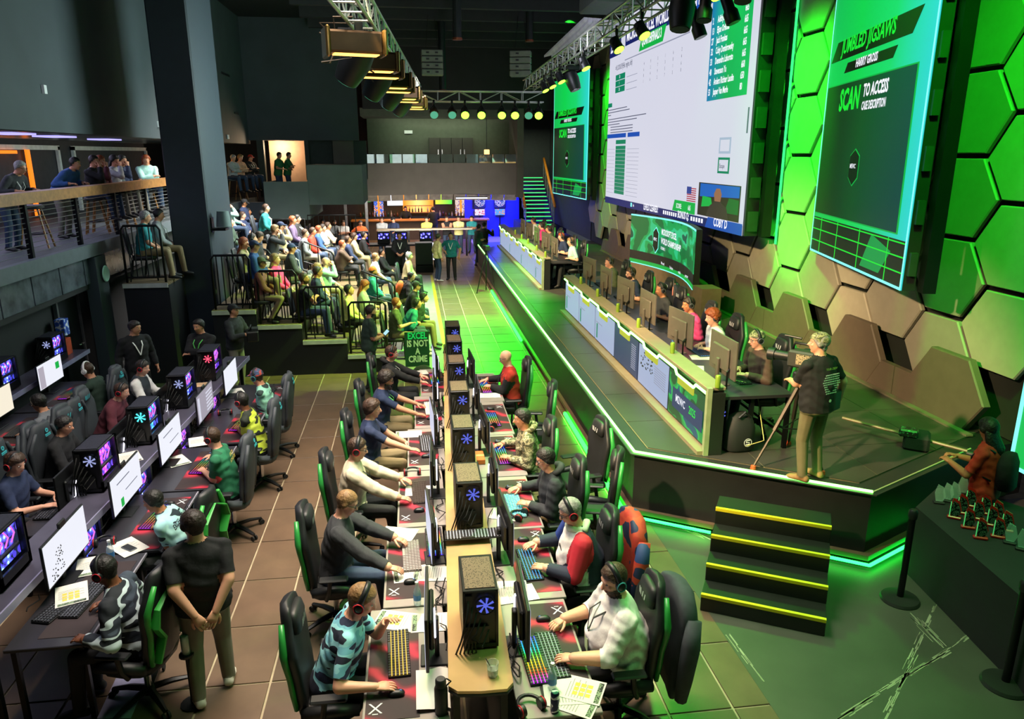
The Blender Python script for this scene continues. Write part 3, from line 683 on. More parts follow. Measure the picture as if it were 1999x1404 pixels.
# railing of the mezzanine
rl = empty('mezzanine_railing', 'wood-topped cable railing along the edge of the mezzanine', 'railing', (-6.2, 11, 2.84))
m = MB(); m.bx((-.14, -4, .88), (.12, 11.8, 1.06)); m.build('wooden_rail', WOOD, rl)
for i in range(9):
    m = MB(); m.bx((-.04, -3.6 + i * 1.9, 0), (.04, -3.53 + i * 1.9, .9)); m.build('rail_post', BLKM, rl)
for i in range(10):
    m = MB(); m.cyl((0, -4, .08 + i * .082), (0, 11.8, .08 + i * .082), .006, n=5); m.build('steel_cable', ALU, rl)
# booth, right end of the mezzanine and parapets
m = MB(); m.bx((-5.15, 27.9, 2.2), (-3.62, 28.1, 3.54)); m.bx((-5.15, 28.1, 2.2), (-3.64, 32.2, 2.84)); m.bx((-3.64, 28.0, 2.72), (-1.7, 31, 4.11)); S(m.build('wall_parapet', GREYW))
m = MB(); m.bx((-5.2, 28, 2.2), (-5.15, 31, 3.5)); m.bx((-6.6, 27.6, 2.2), (-5.16, 27.85, 2.85)); S(m.build('wall_parapet_dark', mat('navy_wall', '1d2430', .7)))
m = MB(); m.bx((-5.6, 32.2, 2.8), (-4.02, 32.4, 5.0)); S(m.build('wall_booth', mat('peach_wall', 'c9a285', .8, var=.05)))
m = MB(); m.bx((-4.05, 31, 3.5), (-3.9, 32.4, 5.0)); m.bx((-3.9, 31.6, 3.5), (-1.7, 31.8, 5.0)); m.bx((-5.85, 31, 2.84), (-5.6, 31.3, 5)); S(m.build('wall_booth_side', mat('dark_teal_wall', '27332f', .7)))
m = MB(); m.bx((-3.0, 31.35, 4.1), (-2.2, 31.6, 5.0)); S(m.build('wall_booth_pillar', BROWNW))
m = MB(); m.bx((-5.0, 28.6, 2.4), (1, 30.8, 2.72)); m.build('x', GREYW); bpy.data.objects.remove(bpy.data.objects['x'])
# curved balcony across the back
def arc(y0, bulge, x0=-2.15, x1=5.1, n=12, off=0):
    return [(x0 + (x1 - x0) * i / n, y0 - off + bulge * math.sin(PI * i / n)) for i in range(n + 1)]
def slab(name, y0, bulge, z0, z1, th, mm, x0=-2.15, x1=5.1):
    a = arc(y0, bulge, x0, x1); m = MB(); m.prism(a + [(x, y + th) for x, y in a[::-1]], z0, z1); return S(m.build(name, mm))
slab('wall_balcony', 36.0, .9, 2.8, 4.07, .2, BROWNW)
slab('floor_balcony', 36.0, .9, 2.6, 2.8, 4, BROWNW)
bx_ = empty('balcony_soffit', 'curved band of dull metal panels under the back balcony', 'soffit', (0, 36, 2.3))
for i, ((xa, ya), (xb, yb)) in enumerate(zip(arc(36.1, .9)[:-1], arc(36.1, .9)[1:])):
    m = MB(); m.add([(xa + .02, ya - 36, .48), (xb - .02, yb - 36, .48), (xb - .02, yb - 36 + .5, .0), (xa + .02, ya - 36 + .5, .0)] + [(p, q + .05, r_) for p, q, r_ in ((xa + .02, ya - 36, .48), (xb - .02, yb - 36, .48), (xb - .02, yb - 36 + .5, 0), (xa + .02, ya - 36 + .5, 0))], [(0, 1, 2, 3), (7, 6, 5, 4), (0, 4, 5, 1), (1, 5, 6, 2), (2, 6, 7, 3), (3, 7, 4, 0)])
    m.build('soffit_panel', mat('dull_metal', '9c978c', .4, .2, var=.3, scale=3), bx_)
for i, ((xa, ya), (xb, yb)) in enumerate(zip(arc(36, .9)[:-1], arc(36, .9)[1:])):
    if i == 0: gl = empty('glass_balustrade', 'low glass balustrade on the curved back balcony', 'balustrade', (0, 36, 4.07))
    m = MB(); d = V3((xb - xa, yb - ya, 0)); m.box(((xa + xb) / 2, (ya + yb) / 2 - 36 + .05, .2), (d.length - .06, .03, .4), math.atan2(d.y, d.x))
    m.build('glass_panel', mat('reflective_glass', 'cfe6d6', .03, .9, var=.15, scale=1.6), gl)
m = MB(); m.bx((-2.0, 38.6, 2.8), (5.6, 38.8, 6.5)); wbb = S(m.build('wall_balcony_back', mat('olive_wall', '5a5f50', .75, var=.08)))
m = MB(); m.bx((-2.15, 36, 6.15), (5.6, 38.8, 6.5)); S(m.build('ceiling_balcony', mat('olive_ceiling', '4b5247', .8)))
cb = empty('wall_cabinet', 'dark kitchen cabinets on the back wall of the balcony', 'cabinet', (2.0, 38.4, 4.2))
for i in range(4):
    m = MB(); m.box((-.75 + i * .55, 0, .55), (.52, .3, 1.0)); dr = m.build('cabinet_door', mat('cabinet_brown', '3b382f', .6), cb)
    m = MB(); m.box((-.75 + i * .55 + (.18 if i % 2 == 0 else -.18), -.17, .35), (.04, .03, .3)); m.build('handle', ALU, dr)
m = MB(); m.box((.1, .0, -.45), (2.2, .3, .6)); m.build('cabinet_base', mat('cabinet_dark', '22231f', .6), cb)
m = MB(); m.bx((5.0, 35.6, 2.5), (5.3, 38.8, 6.5)); S(m.build('wall_balcony_end', BROWNW))
m = MB(); m.bx((5.2, 41.5, 2.4), (9, 41.8, 9)); S(m.build('wall_stair_back', mat('stair_back', '2b3137', .8)))
ex = tag(MB().bx((-.2, 38.5, 5.45), (.2, 38.59, 5.6)).build('wall_vent', WHITE), 'small white vent plate on the olive balcony wall', 'vent')
pl_ = empty('pendant_lamp', 'glowing lantern hanging at the end of the back balcony', 'lamp', (3.75, 37.4, 4.35))
MB().bx((-.12, -.12, 0), (.12, .12, .34), .02).build('lamp_shade', emat('warm_lamp', 'ffc070', 3), pl_); MB().cyl((0, 0, .34), (0, 0, 1.8), .015, n=6).build('cord', BLK, pl_)
pl2 = empty('pendant_lamp', 'glowing paper lantern above the mezzanine guests beyond the column', 'lamp', (-6.9, 28.8, 4.2))
MB().bx((-.16, -.16, 0), (.16, .16, .45), .03).build('lamp_shade', emat('warm_lamp', 'ffc070', 3), pl2); MB().cyl((0, 0, .45), (0, 0, .8), .015, n=6).build('cord', BLK, pl2)
tv = empty('wall_television', 'green-tinted screen on the mezzanine wall beyond the column', 'television', (-7.7, 29.5, 3.9))
MB().bx((-.5, 0, 0), (.5, .06, .8)).build('bezel', BLK, tv); MB().bx((-.46, -.01, .04), (.46, 0, .76)).build('screen', emat('tv_green', '8fe8c8', 1.2, ('grad', ('e8f4f0', '2aa86a'), 0)), tv)

# bar at the far end
bar = empty('bar_counter', 'long bar counter with a lit wooden top at the far end', 'bar', (1.0, 41, 0))
MB().bx((-4.2, -.3, 1.0), (3.2, .35, 1.1), .02).build('counter_top', mat('bar_top', 'c07a3a', .3), bar)
MB().bx((-4.1, -.1, 0), (3.1, .2, 1.0)).build('counter_front', mat('bar_front', '4a3a2e', .6), bar)
bs = empty('back_bar', 'back bar shelves glowing amber behind the bottles', 'shelf', (.4, 43.1, 0))
MB().bx((-.75, .0, 1.3), (.75, .15, 2.35)).build('glow_panel', emat('amber_panel', 'ffae3c', 1.7, ('grad', ('ff8a20', 'ffd27a', 'ff8a20'), 0)), bs)
for z in (1.28, 1.65, 2.0, 2.36): MB().bx((-.8, -.25, z), (.8, .1, z + .04)).build('shelf_board', mat('bar_top', 'c07a3a', .3), bs)
for x in (-.8, .8, -2.2, 2.4): MB().bx((x - .05, -.2, 0), (x + .05, .1, 2.4)).build('shelf_upright', emat('amber_edge', 'ff9a2a', 1.2), bs)
rb_ = random.Random(5)
for k in range(40):
    x = -3.2 + 6.6 * k / 39; h = rb_.uniform(.2, .34); z = 1.1 if abs(x) > .8 else rb_.choice((1.32, 1.69, 2.04)) if k % 2 else 1.32
    b = MB(); b.lathe([(0, 0), (.04, 0), (.04, h * .6), (.015, h * .75), (.015, h), (0, h)], (0, 0, 0), 8)
    o = tag(b.build('bottle', mat('bottle_%d' % (k % 4), ('7a3c12', '1f4a28', 'c8b090', '502010')[k % 4], .2), None, True), 'small bottle standing along the back bar', 'bottle', 'bottles behind the bar')
    o.location = (.4 + x, 42.9 if abs(x) < .8 else 42.7, z)
MB().bx((-3.2, 42.6, 0), (4.0, 43.0, 1.1)).build('x', BLK)
o = bpy.data.objects['x']; o.name = 'back_counter'; tag(o, 'dark counter along the wall below the bottle shelves', 'counter')
for nm, x0, x1, z0, z1, c, lb in (('a', -3.25, -2.2, 1.85, 2.35, ('2fd060', '1a8a3c'), 'green screen at the end of the bar near the seating'), ('b', -1.0, .0 - .35, 1.65, 2.3, ('f4f6ff', 'cfe0f4'), 'white screen above the bar beside the amber shelves'), ('c', 1.35, 2.35, 1.7, 2.35, ('d8e83a', '3ad04a'), 'yellow and green screen above the bar')):
    if nm == 'b': x0, x1 = -1.35, -.4
    e = empty('television', lb, 'television', ((x0 + x1) / 2, 43.21, z0)); w = x1 - x0; h = z1 - z0
    MB().bx((-w / 2, 0, 0), (w / 2, .08, h)).build('bezel', BLK, e); MB().bx((-w / 2 + .03, -.01, .03), (w / 2 - .03, 0, h - .03)).build('screen', emat('tv_' + nm, c[0], 1.5, ('grad', c, 0)), e)
for i, (x, c) in enumerate(((-1.8, ('d83a2a', 'f0d8c0', '3a6ad8')), (2.75, ('e8a040', '3050c8', 'e8d0c0')))):
    e = empty('arcade_poster', ('lit red and white' if i == 0 else 'lit blue and orange') + ' drinks cabinet beside the bar', 'cabinet', (x, 43.1, .9))
    MB().bx((-.3, 0, 0), (.3, .15, 1.4)).build('case', BLK, e); MB().bx((-.26, -.02, .1), (.26, 0, 1.3)).build('display', emat('drinks%d' % i, c[0], 1.1, ('dots', c, 9, [0, .35, .5])), e)
MB().bx((2.95, 42.0, 0), (6.0, 42.2, 2.35)).build('x2', mat('blue_wall', '2a30a8', .7)); S(bpy.data.objects['x2']).name = 'wall_blue'
for i, x in enumerate((3.78, 4.9)):
    e = empty('dart_machine', 'electronic dart machine on the blue wall, ' + ('nearer the bar' if i == 0 else 'nearer the stairs'), 'dartboard', (x, 41.87, .9))
    MB().bx((-.33, -.05, .68), (.33, .1, 1.4), .02).build('board_case', BLK, e)
    MB().fr((0, -.07, 1.04), (1, 0, 0), (0, 0, 1), (0, -1, 0)).lathe([(0, 0), (.29, 0), (.29, .015), (0, .015)], n=24).build('dart_target', emat('dart_face', 'd8dce8', .8, ('dots', ('e04040', 'e8eef4', '2a6a50', '182030'), 16, [0, .3, .5, .62])), e)
    MB().bx((-.27, -.1, .3), (.27, .05, .62)).build('screen', emat('dart_screen%d' % i, 'e8e0e8', 1.0, ('dots', (('e86a5a', 'f0e8f0') if i == 0 else ('e8a040', '60a8e8')), 8, [0, .4])), e)
    MB().bx((-.03, -.02, -.9), (.03, .04, .3)).build('pole', BLKM, e)
# standing rail table and gaming pods at the far end of the floor
e = empty('rail_table', 'long narrow standing table in front of the bar', 'table', (.55, 34, 0)); MB().bx((-2.1, -.22, 1.2), (2.15, .22, 1.26)).build('table_top', mat('rail_top', '7d715c', .4), e)
for x in (-1.9, -.7, .6, 1.9): MB().bx((x - .04, -.04, 0), (x + .04, .04, 1.2)).build('leg', BLKM, e)
for i, x in enumerate((-2.0, -1.15, -.45, .55)):
    e = empty('desktop_computer', 'small glowing computer on the far pod desk, ' + ('first', 'second', 'third', 'fourth')[i] + ' from the seating', 'computer', (x, 31, .95), 0, 'computers on the far pods')
    MB().bx((-.25, -.2, 0), (.25, .2, .5), .02).build('case', BLK, e); MB().bx((-.21, -.215, .2), (.21, -.2, .44)).build('side_window', emat('pc_blue', '7a86ff', 1.3, ('dots', ('e8f0ff', '5a50e0', '101438'), 9, [0, .25, .5])), e)
e = empty('pod_desk', 'dark desk carrying the far glowing computers', 'desk', (-.7, 31, 0)); MB().bx((-1.7, -.4, .88), (1.7, .4, .95)).build('table_top', BLK, e)
for x in (-1.6, 0, 1.6): MB().bx((x - .05, -.35, 0), (x + .05, .35, .88)).build('leg', BLKM, e)
for i, (x0, x1, z0, z1) in enumerate(((-1.05, -.3, .45, 1.15), (.1, .78, .3, 1.15))):
    e = empty('equipment_case', ('black wheeled case near the raked seats' if i == 0 else 'black wheeled case by the standing pair'), 'case', ((x0 + x1) / 2, 29.5, 0)); w = (x1 - x0) / 2
    MB().bx((-w, -.3, .3), (w, .3, z1 - z0 + .3), .02).build('case', mat('case_green_black', '1c241e', .5), e); MB().bx((w, -.32, .5), (w + .12, -.2, z1 - z0 + .3)).build('light_bar', emat('white_bar', 'f6f2ff', 2.2), e)
    MB().bx((-w, -.3, 0), (w, .3, .28)).build('base', BLKM, e)
# stairs to the balcony
MB_ = MB().bx((5.6, 37.5, 0), (7.3, 41.4, 1.0)); S(MB_.build('floor_stair_base', mat('stair_back', '2b3137', .8)))
st = empty('staircase', 'straight staircase with green-lit treads and orange handrails', 'staircase', (6.45, 37.6, .9))
for i in range(13):
    m = MB(); m.bx((-.68, i * .27, i * .185 - .04 + .15), (.68, i * .27 + .3, i * .185 + .15)); t_ = m.build('tread', mat('stair_tread', '9a9070', .6), st)
    m = MB(); m.bx((-.66, i * .27 - .012, i * .185 + .1), (.66, i * .27, i * .185 + .14)); m.build('tread_light', emat('tread_green', '30f080', 1.4), t_)
for s in (-1, 1):
    m = MB(); m.tube([(s * .76, 0, 1.0), (s * .76, 3.4, 3.35)], .07, 8); m.build('handrail', mat('orange_rail', 'c87a28', .4), st, True)
    for i in range(6):
        m = MB(); m.bx((s * .72 - .02, i * .65, i * .45), (s * .72 + .02, i * .65 + .04, i * .45 + 1.05)); m.build('baluster', ALU, st)
    for j in range(4):
        m = MB(); m.cyl((s * .72, 0, .25 + j * .2), (s * .72, 3.4, 2.6 + j * .2), .008, n=5); m.build('rail_wire', ALU, st)
# pillars and screens on the left of the bar
for x in (-3.0, -2.05): m = MB(); m.bx((x - .06, 35.5, 0), (x + .06, 35.62, 2.6)); S(m.build('pillar', ALU))
e = empty('light_bar', 'white light bar under the back balcony', 'light', (2.9, 36.4, 2.42)); MB().bx((-.75, -.04, 0), (.75, .04, .05)).build('diffuser', emat('lamp_white', 'eef0ff', 3), e); MB().bx((-.76, -.05, .05), (.76, .05, .09)).build('housing', BLKM, e)

# ---------------------------------------------------------------- stage
m = MB(); inner = [(2.66, 31.5), (2.66, 8.35), (4.93, 6.91), (6.9, 7.9), (7.9, 8.1), (7.9, 31.5)]
m.prism(inner, .14, .885); m.prism([(2.9, 31.5), (2.9, 8.55), (4.95, 7.2), (6.8, 8.1), (7.9, 8.3), (7.9, 31.5)], 0, .14); stage = S(m.build('floor_stage', STAGEB))
m = MB(); m.prism([(2.60, 31.5), (2.60, 8.32), (4.93, 6.82), (6.95, 7.84), (6.90, 7.92), (4.93, 6.93), (2.70, 8.37), (2.70, 31.5)], .10, .16); m.build('base_moulding', mat('bronze_wood', '5a4636', .5), stage)
m = MB(); m.prism([(2.60, 31.5), (2.60, 8.32), (4.93, 6.83), (6.95, 7.85), (6.8, 8.1), (4.93, 7.13), (2.85, 8.46), (2.85, 31.5)], .885, .90); m.build('stage_edge', mat('edge_black', '2b2e2c', .35), stage)
def stage_led(pts, r, nm, mm, z):
    m = MB(); m.tube([(x, y, z) for x, y in pts], r, 6); return tag(m.build(nm, mm), None, None)
tag(stage_led([(2.66, 31.3), (2.66, 8.36)], .017, 'led_strip', NEONW, .912), 'bright green strip light along the long edge of the stage', 'light strip')
tag(stage_led([(2.66, 8.36), (4.93, 6.9)], .017, 'led_strip', NEONW, .912), 'bright green strip light on the stage edge above the steps', 'light strip')
tag(stage_led([(4.93, 6.9), (6.9, 7.9)], .010, 'led_strip', mat('unlit_strip', 'b8b48a', .4), .908), 'unlit pale strip on the stage edge by the trophy table', 'light strip')
tag(stage_led([(2.575, 24.5), (2.575, 17.6)], .038, 'led_strip', LEDG, .06), 'green floor light under the far part of the stage', 'light strip')
tag(stage_led([(2.575, 12.2), (2.575, 8.35)], .034, 'led_strip', LEDG, .06), 'green floor light under the near part of the stage', 'light strip')
tag(stage_led([(2.62, 8.27), (3.46, 7.73)], .02, 'led_strip', LEDGD, .07), 'green floor light beside the foot of the steps', 'light strip')
tag(stage_led([(4.35, 7.16), (4.93, 6.78), (6.3, 7.47)], .02, 'led_strip', LEDGD, .07), 'green floor light under the stage corner behind the stanchion', 'light strip')
# deck tiles of the stage
def clip(poly, a, b):
    out = []; n = len(poly); ins = lambda p: (b[0] - a[0]) * (p[1] - a[1]) - (b[1] - a[1]) * (p[0] - a[0]) >= 0
    for i in range(n):
        p, q = poly[i], poly[(i + 1) % n]
        if ins(p): out.append(p)
        if ins(p) != ins(q):
            d1 = (b[0] - a[0]) * (p[1] - a[1]) - (b[1] - a[1]) * (p[0] - a[0]); d2 = (b[0] - a[0]) * (q[1] - a[1]) - (b[1] - a[1]) * (q[0] - a[0]); t = d1 / (d1 - d2); out.append((p[0] + (q[0] - p[0]) * t, p[1] + (q[1] - p[1]) * t))
    return out
edge = [(2.87, 31.4), (2.87, 8.5), (4.94, 7.17), (6.8, 8.12), (7.6, 8.53), (7.6, 31.4)]
m = MB(); m.prism(edge, .885, .893); m.build('stage_joint', mat('stage_joint', '8a8262', .6), stage)
for ix in range(4):
    for iy in range(20):
        x0, y0 = 2.87 + ix * 1.2, 7.0 + iy * 1.22; g_ = .006; pl = [(x0 + g_, y0 + g_), (x0 + 1.2 - g_, y0 + g_), (x0 + 1.2 - g_, y0 + 1.22 - g_), (x0 + g_, y0 + 1.22 - g_)]
        for a, b in zip(edge, edge[1:] + edge[:1]):
            pl = clip(pl, a, b)
            if len(pl) < 3: break
        if len(pl) >= 3:
            m = MB(); m.prism(pl, .89, .90); m.build('deck_tile', STAGET, stage)
# steps
U = V3((.872, -.49, 0)); Vd = V3((.49, .872, 0))
st = empty('stage_steps', 'four black steps with yellow nosings up to the stage', 'steps', (2.78, 6.32, 0), math.atan2(-.49, .872))
for i in range(4):
    m = MB(); m.bx((0, .29 * i, 0), (1.18, .29 * (i + 1) + .05, .185 * (i + 1)), .006); sp = m.build('step', mat('step_black', '1b1e1a', .4), st)
    m = MB(); m.bx((.0, .29 * i - .004, .185 * (i + 1) - .03), (1.18, .29 * i + .035, .185 * (i + 1) + .004)); m.build('nosing', YEL, sp)
# hexagon wall
HEXM = [mat('hex_grey_%d' % i, c, .55, var=.05) for i, c in enumerate(('a39b8c', '948d80', '8a8478'))]
HEXL = mat('hex_brown', '5f5247', .6, var=.07); HEXD = mat('hex_edge', '1a1c1a', .6)
m = MB(); m.bx((7.62, 7.0, .9), (7.9, 31.5, 9.4)); wr_ = S(m.build('wall_right', mat('wall_dark_green', '141a14', .8)))
def hexm(w, h, t, mm):
    def pol(k): return [(-w / 2 * k, 0), (-w / 4 * k - .0, h / 2 * k), (w / 4 * k, h / 2 * k), (w / 2 * k, 0), (w / 4 * k, -h / 2 * k), (-w / 4 * k, -h / 2 * k)]
    m = MB(); m.fr((0, 0, 0), (0, -1, 0), (0, 0, 1), (-1, 0, 0)); a = pol(1); b = pol(.975)
    m.rings([[(x, y, 0) for x, y in a], [(x, y, t - .02) for x, y in a], [(x, y, t) for x, y in b]]); return m.mesh('hex_panel', mm)
CP, RP = 1.117, 1.095; hm = [hexm(1.40, 1.03, .07, q) for q in HEXM]
for c in range(-1, 21):
    yc = 8.42 + c * CP; z0 = (2.80 if c % 2 == 0 else 2.28) + RP / 2
    for k in range(-1, 6):
        z = z0 + k * RP
        if 15.8 < yc < 25.2 and 3.4 < z < 7.4: continue
        if z < 1.6: continue
        if yc < 7.7 and z < 3.7: continue
        o = bpy.data.objects.new('hex_panel', hm[(c * 5 + k * 3) % 3]); COL.objects.link(o); o.parent = wr_; o.location = (7.54, yc, z)
fh = hexm(1.50, 1.06, .11, HEXL)
for i in range(9):
    y = 8.97 + i * 2.19
    o = bpy.data.objects.new('hex_panel', fh); COL.objects.link(o); o.parent = wr_; o.location = (7.36, y, 1.33)
    for h_ in (0, 1):
        m = MB(); m.fr((7.36, y + 1.095, .9), (0, -1, 0), (0, 0, 1), (-1, 0, 0)); p = [(-.72, 0), (-.37, .46), (-.01, .46), (-.01, 0)] if h_ == 0 else [(.01, 0), (.01, .46), (.37, .46), (.72, 0)]
        m.prism(p, 0, .1); m.T = None; m.build('half_hex_panel', HEXL, wr_)
m = MB(); m.bx((7.15, 8.3, .9), (7.25, 28, .925)); m.build('wall_foot', mat('hex_foot', '6b6152', .6), wr_)
m = MB(); m.bx((7.62, -1, 0), (7.9, 7.1, 9.4)); S(m.build('wall_right_front', BLACKW))
m = MB(); m.bx((7.62, 31.4, .9), (7.9, 43, 9.4)); S(m.build('wall_right_back', mat('wrb', '2a2f33', .7)))
# ---------------------------------------------------------------- screens
def fromx(px, py, Xw):                          # where a sight line meets the plane x = Xw
    X = (px - 999.5) / FPX; c, s = math.cos(PITCH), math.sin(PITCH); Yv = -(py - 702) / FPX; a, b, d = X, c + Yv * s, -s + Yv * c; wx, wy = a * math.cos(YAW) + b * math.sin(YAW), -a * math.sin(YAW) + b * math.cos(YAW); t = Xw / wx; return wy * t, EYE + d * t
class Scr:
    def __init__(s, root, O, U, Vv=(0, 0, 1)):
        s.root = root; s.O = V3(O); s.U = V3(U).normalized(); s.V = V3(Vv); s.N = s.U.cross(s.V); s.d = 0
        s.inv = (M4.Translation(root.location) @ M4.Rotation(root.rotation_euler.z, 4, 'Z')).inverted()
    def put(s, poly, m, name='graphic', d=.01, th=.004, par=None):
        b = MB(); b.T = s.inv @ M4(((s.U.x, s.V.x, s.N.x, s.O.x), (s.U.y, s.V.y, s.N.y, s.O.y), (s.U.z, s.V.z, s.N.z, s.O.z), (0, 0, 0, 1)))
        for p in (poly if isinstance(poly[0][0], (list, tuple)) else [poly]): b.prism(p, d, d + th)
        o = b.build(name, m); o.parent = par or s.root; return o
    def rect(s, a, b, c, e, m, name='graphic', d=.01, par=None): return s.put([(a, b), (c, b), (c, e), (a, e)], m, name, d, par=par)
    def txt(s, body, u, v, size, m, xs=.7, d=.02, bold=.015, align='LEFT', slant=0):
        M = M4(((s.U.x, s.V.x, s.N.x, 0), (s.U.y, s.V.y, s.N.y, 0), (s.U.z, s.V.z, s.N.z, 0), (0, 0, 0, 1))); M.translation = s.O + s.U * u + s.V * v + s.N * d
        o = text(body, size, M, m, None, 'lettering', xs, bold, align, slant); o.parent = s.root; o.matrix_basis = s.inv @ o.matrix_basis
        return o
SW = emat('scr_white', 'e4e5f6', .86); SNAVY = emat('scr_navy', '14216e', .8); SBLUE = emat('scr_blue', '1450b8', .9); STEAL = emat('scr_teal', '0f8f68', .8)
SGRN = emat('scr_green', '10b848', .9); SBLK = emat('scr_black', '0d120f', .5); SLINE = emat('scr_line', 'a0a4bc', .8); STXT = emat('scr_text_white', 'f4f4ff', 1.1); STXTG = emat('scr_text_green', '18e838', 1.0)
SDKG = emat('scr_dark_green', '14301e', .6, ('grad', ('124a50', '0f5a2c', '161c18'), 1)); SGREY = emat('scr_grey', '6a6e88', .7)
SSIDE = emat('scr_side', '0ac850', .95, ('grad', ('30d8d8', '18dc70', '0cd850', '12c058'), 1)); SCYAN = emat('scr_cyan_edge', '7af0e0', 1.5); SRED = emat('scr_red', 'c0304a', .8)
LEDB = mat('led_cabinet', '16191a', .5); LEDFR = mat('rig_frame', '2a3a30', .5, .4)
ms = empty('video_wall', 'giant white spreadsheet video wall hanging above the stage', 'screen', (6.8, 20.4, 2.85))
MB().bx((.02, -5.65, 0), (.30, 5.65, 5.7)).build('cabinet', LEDB, ms)
s = Scr(ms, (6.8, 26.05, 2.85), (0, -1, 0)); Z0 = 2.85
R_ = lambda a, z0, b, z1, m, n='graphic', d=.01: s.rect(a, z0 - Z0, b, z1 - Z0, m, n, d)
R_(0, 2.85, 11.25, 8.55, SW, 'screen', 0)
R_(0, 2.85, 11.25, 3.06, SNAVY, 'status_bar'); s.put([(9.25, 0), (11.25, 0), (11.25, .24), (9.4, .24)], SBLUE, 'name_plate', .015)
s.txt('COBY D', 9.75, .02, .27, STXT, .75, bold=.03); s.txt('LEVELS CLEARED:', 4.5, .02, .25, STXT, .68, bold=.03); s.txt('BONUS Q:', 7.4, .02, .25, STXT, .68, bold=.03); s.txt('live', 3.4, .05, .13, STXT)
for i in range(7): s.rect(6.25 + i * .16, .07, 6.34 + i * .16, .17, STXT, 'level_dot', .015)
for i in range(5): s.rect(8.32 + i * .17, .07, 8.42 + i * .17, .17, STXT, 'bonus_dot', .015)
s.rect(3.15, .06, 3.28, .18, SCYAN, 'icon', .015)
s.put([(6.95, .22), (8.55, .22), (8.55, .50), (7.1, .50)], SGRN, 'score_plate'); s.txt('SCORE:', 7.25, .27, .17, STXT, .7); s.txt('665', 8.1, .27, .17, STXT, .7)
for i in range(7): s.rect(7.95, .52 + i * .05, 8.55, .545 + i * .05, SRED, 'flag_stripe')
s.rect(7.95, .70, 8.25, .87, emat('scr_flag_blue', '3a4aa0', .8), 'flag_canton', .015)
s.rect(8.72, .25, 11.05, 1.0, emat('cam_bg', '3a3028', .6), 'webcam_picture'); s.put([(8.82, .68), (11.0, .75), (11.0, .98), (8.82, .98)], emat('cam_blue', '1e6ad0', .8), 'webcam_picture', .014)
s.put([(8.95, .45), (9.6, .5), (9.5, .68), (9.0, .7)], SGRN, 'webcam_picture', .016); s.put([(10.3, .4), (11.0, .4), (11.0, .7), (10.5, .72)], emat('cam_green', '1c7a34', .7), 'webcam_picture', .016)
s.put([(9.25, .25), (10.55, .25), (10.4, .5), (10.05, .62), (9.75, .62), (9.45, .5)], emat('cam_shirt', '4a4038', .6), 'webcam_picture', .018)
s.put([(9.73, .62), (9.68, .78), (9.8, .9), (10.0, .9), (10.1, .78), (10.05, .62)], emat('cam_skin', 'b07a5a', .7), 'webcam_picture', .02)
R_(0, 7.56, 1.35, 8.1, SNAVY, 'clock_plate'); s.txt('23:37', .12, 7.6 - Z0, .56, STXT, .6)
R_(1.85, 7.72, 9.0, 8.15, SNAVY, 'title_bar'); R_(5.9, 7.72, 9.0, 8.15, SBLUE, 'title_bar', .014); s.txt('MICROSOFT EXCEL WORLD CHAMPIONSHIP', 2.0, 7.76 - Z0, .42, STXT, .74, bold=.03)
s.put([(3.35, 7.38 - Z0), (5.5, 7.38 - Z0), (5.75, 7.78 - Z0), (3.6, 7.78 - Z0)], SGRN, 'round_plate', .018); s.txt('QUARTERFINALS 3', 3.62, 7.44 - Z0, .34, STXT, .62, .026, bold=.03)
s.rect(1.85, 7.3 - Z0, 7.5, 7.33 - Z0, SLINE, 'rule')
s.txt('=VLOOKUP(E46, region, left)', .8, 7.06 - Z0, .22, SGREY, .72)
for i in range(3):
    R_(.85, 6.41 + i * .19, 1.95, 6.58 + i * .19, STEAL, 'green_cell'); s.txt(('26', '1', '20')[i], 1.3, 6.43 + i * .19 - Z0, .13, STXT)
    R_(2.15, 6.41 + i * .19, 3.25, 6.425 + i * .19, SLINE, 'cell_line')
for i in range(4):
    for j in range(6): s.txt('%d' % ((i * 7 + j * 5) % 9 + 1), 3.9 + j * .62, 6.45 + i * .16 - Z0, .12, SGREY)
R_(0, 6.0, .5, 6.13, STEAL, 'green_cell')
for i, (w, u0) in enumerate(((2.3, 0), (2.6, 0), (.4, 0), (4.3, 0), (3.4, 0), (1.5, 0), (2.6, .4), (2.6, .4), (2.6, .4))): R_(u0, 5.9 - i * .085 - (.05 if i > 2 else 0), u0 + w, 5.925 - i * .085 - (.05 if i > 2 else 0), SGREY, 'text_line')
R_(0, 5.0, 2.3, 5.13, SBLUE, 'header_cell'); R_(2.5, 5.0, 3.75, 5.13, SBLUE, 'header_cell'); R_(1.15, 4.80, 2.3, 4.93, STEAL, 'green_cell')
for i in range(13):
    R_(1.15, 3.22 + i * .118, 2.3, 3.33 + i * .118, STEAL, 'green_cell'); R_(2.5, 3.22 + i * .118, 3.75, 3.23 + i * .118, SLINE, 'cell_line'); R_(.1, 3.22 + i * .118, 1.05, 3.228 + i * .118, SLINE, 'cell_line')
for i, (a, b) in enumerate(((9.75, 4.5), (9.75, 4.08))):
    m = emat('btn_grey', 'b9cbe4', .8) if i == 0 else STEAL; R_(a, b, a + .62, b + .34, m, 'button'); R_(a + .07, b + .05, a + .55, b + .29, SW, 'button', .014)
s.txt('Escape', 9.86, 4.17 - Z0, .13, SGREY, .8, .024); R_(11.08, 4.9, 11.14, 5.4, SGREY, 'scroll_bar')
lb = emat('scr_board', '18a878', .9, ('grad', ('12c060', '10b058', '1878b8'), 1)); s.put([(8.85, 5.65 - Z0), (10.95, 5.65 - Z0), (10.95, 8.5 - Z0), (8.85, 8.5 - Z0)], lb, 'leaderboard', .012)
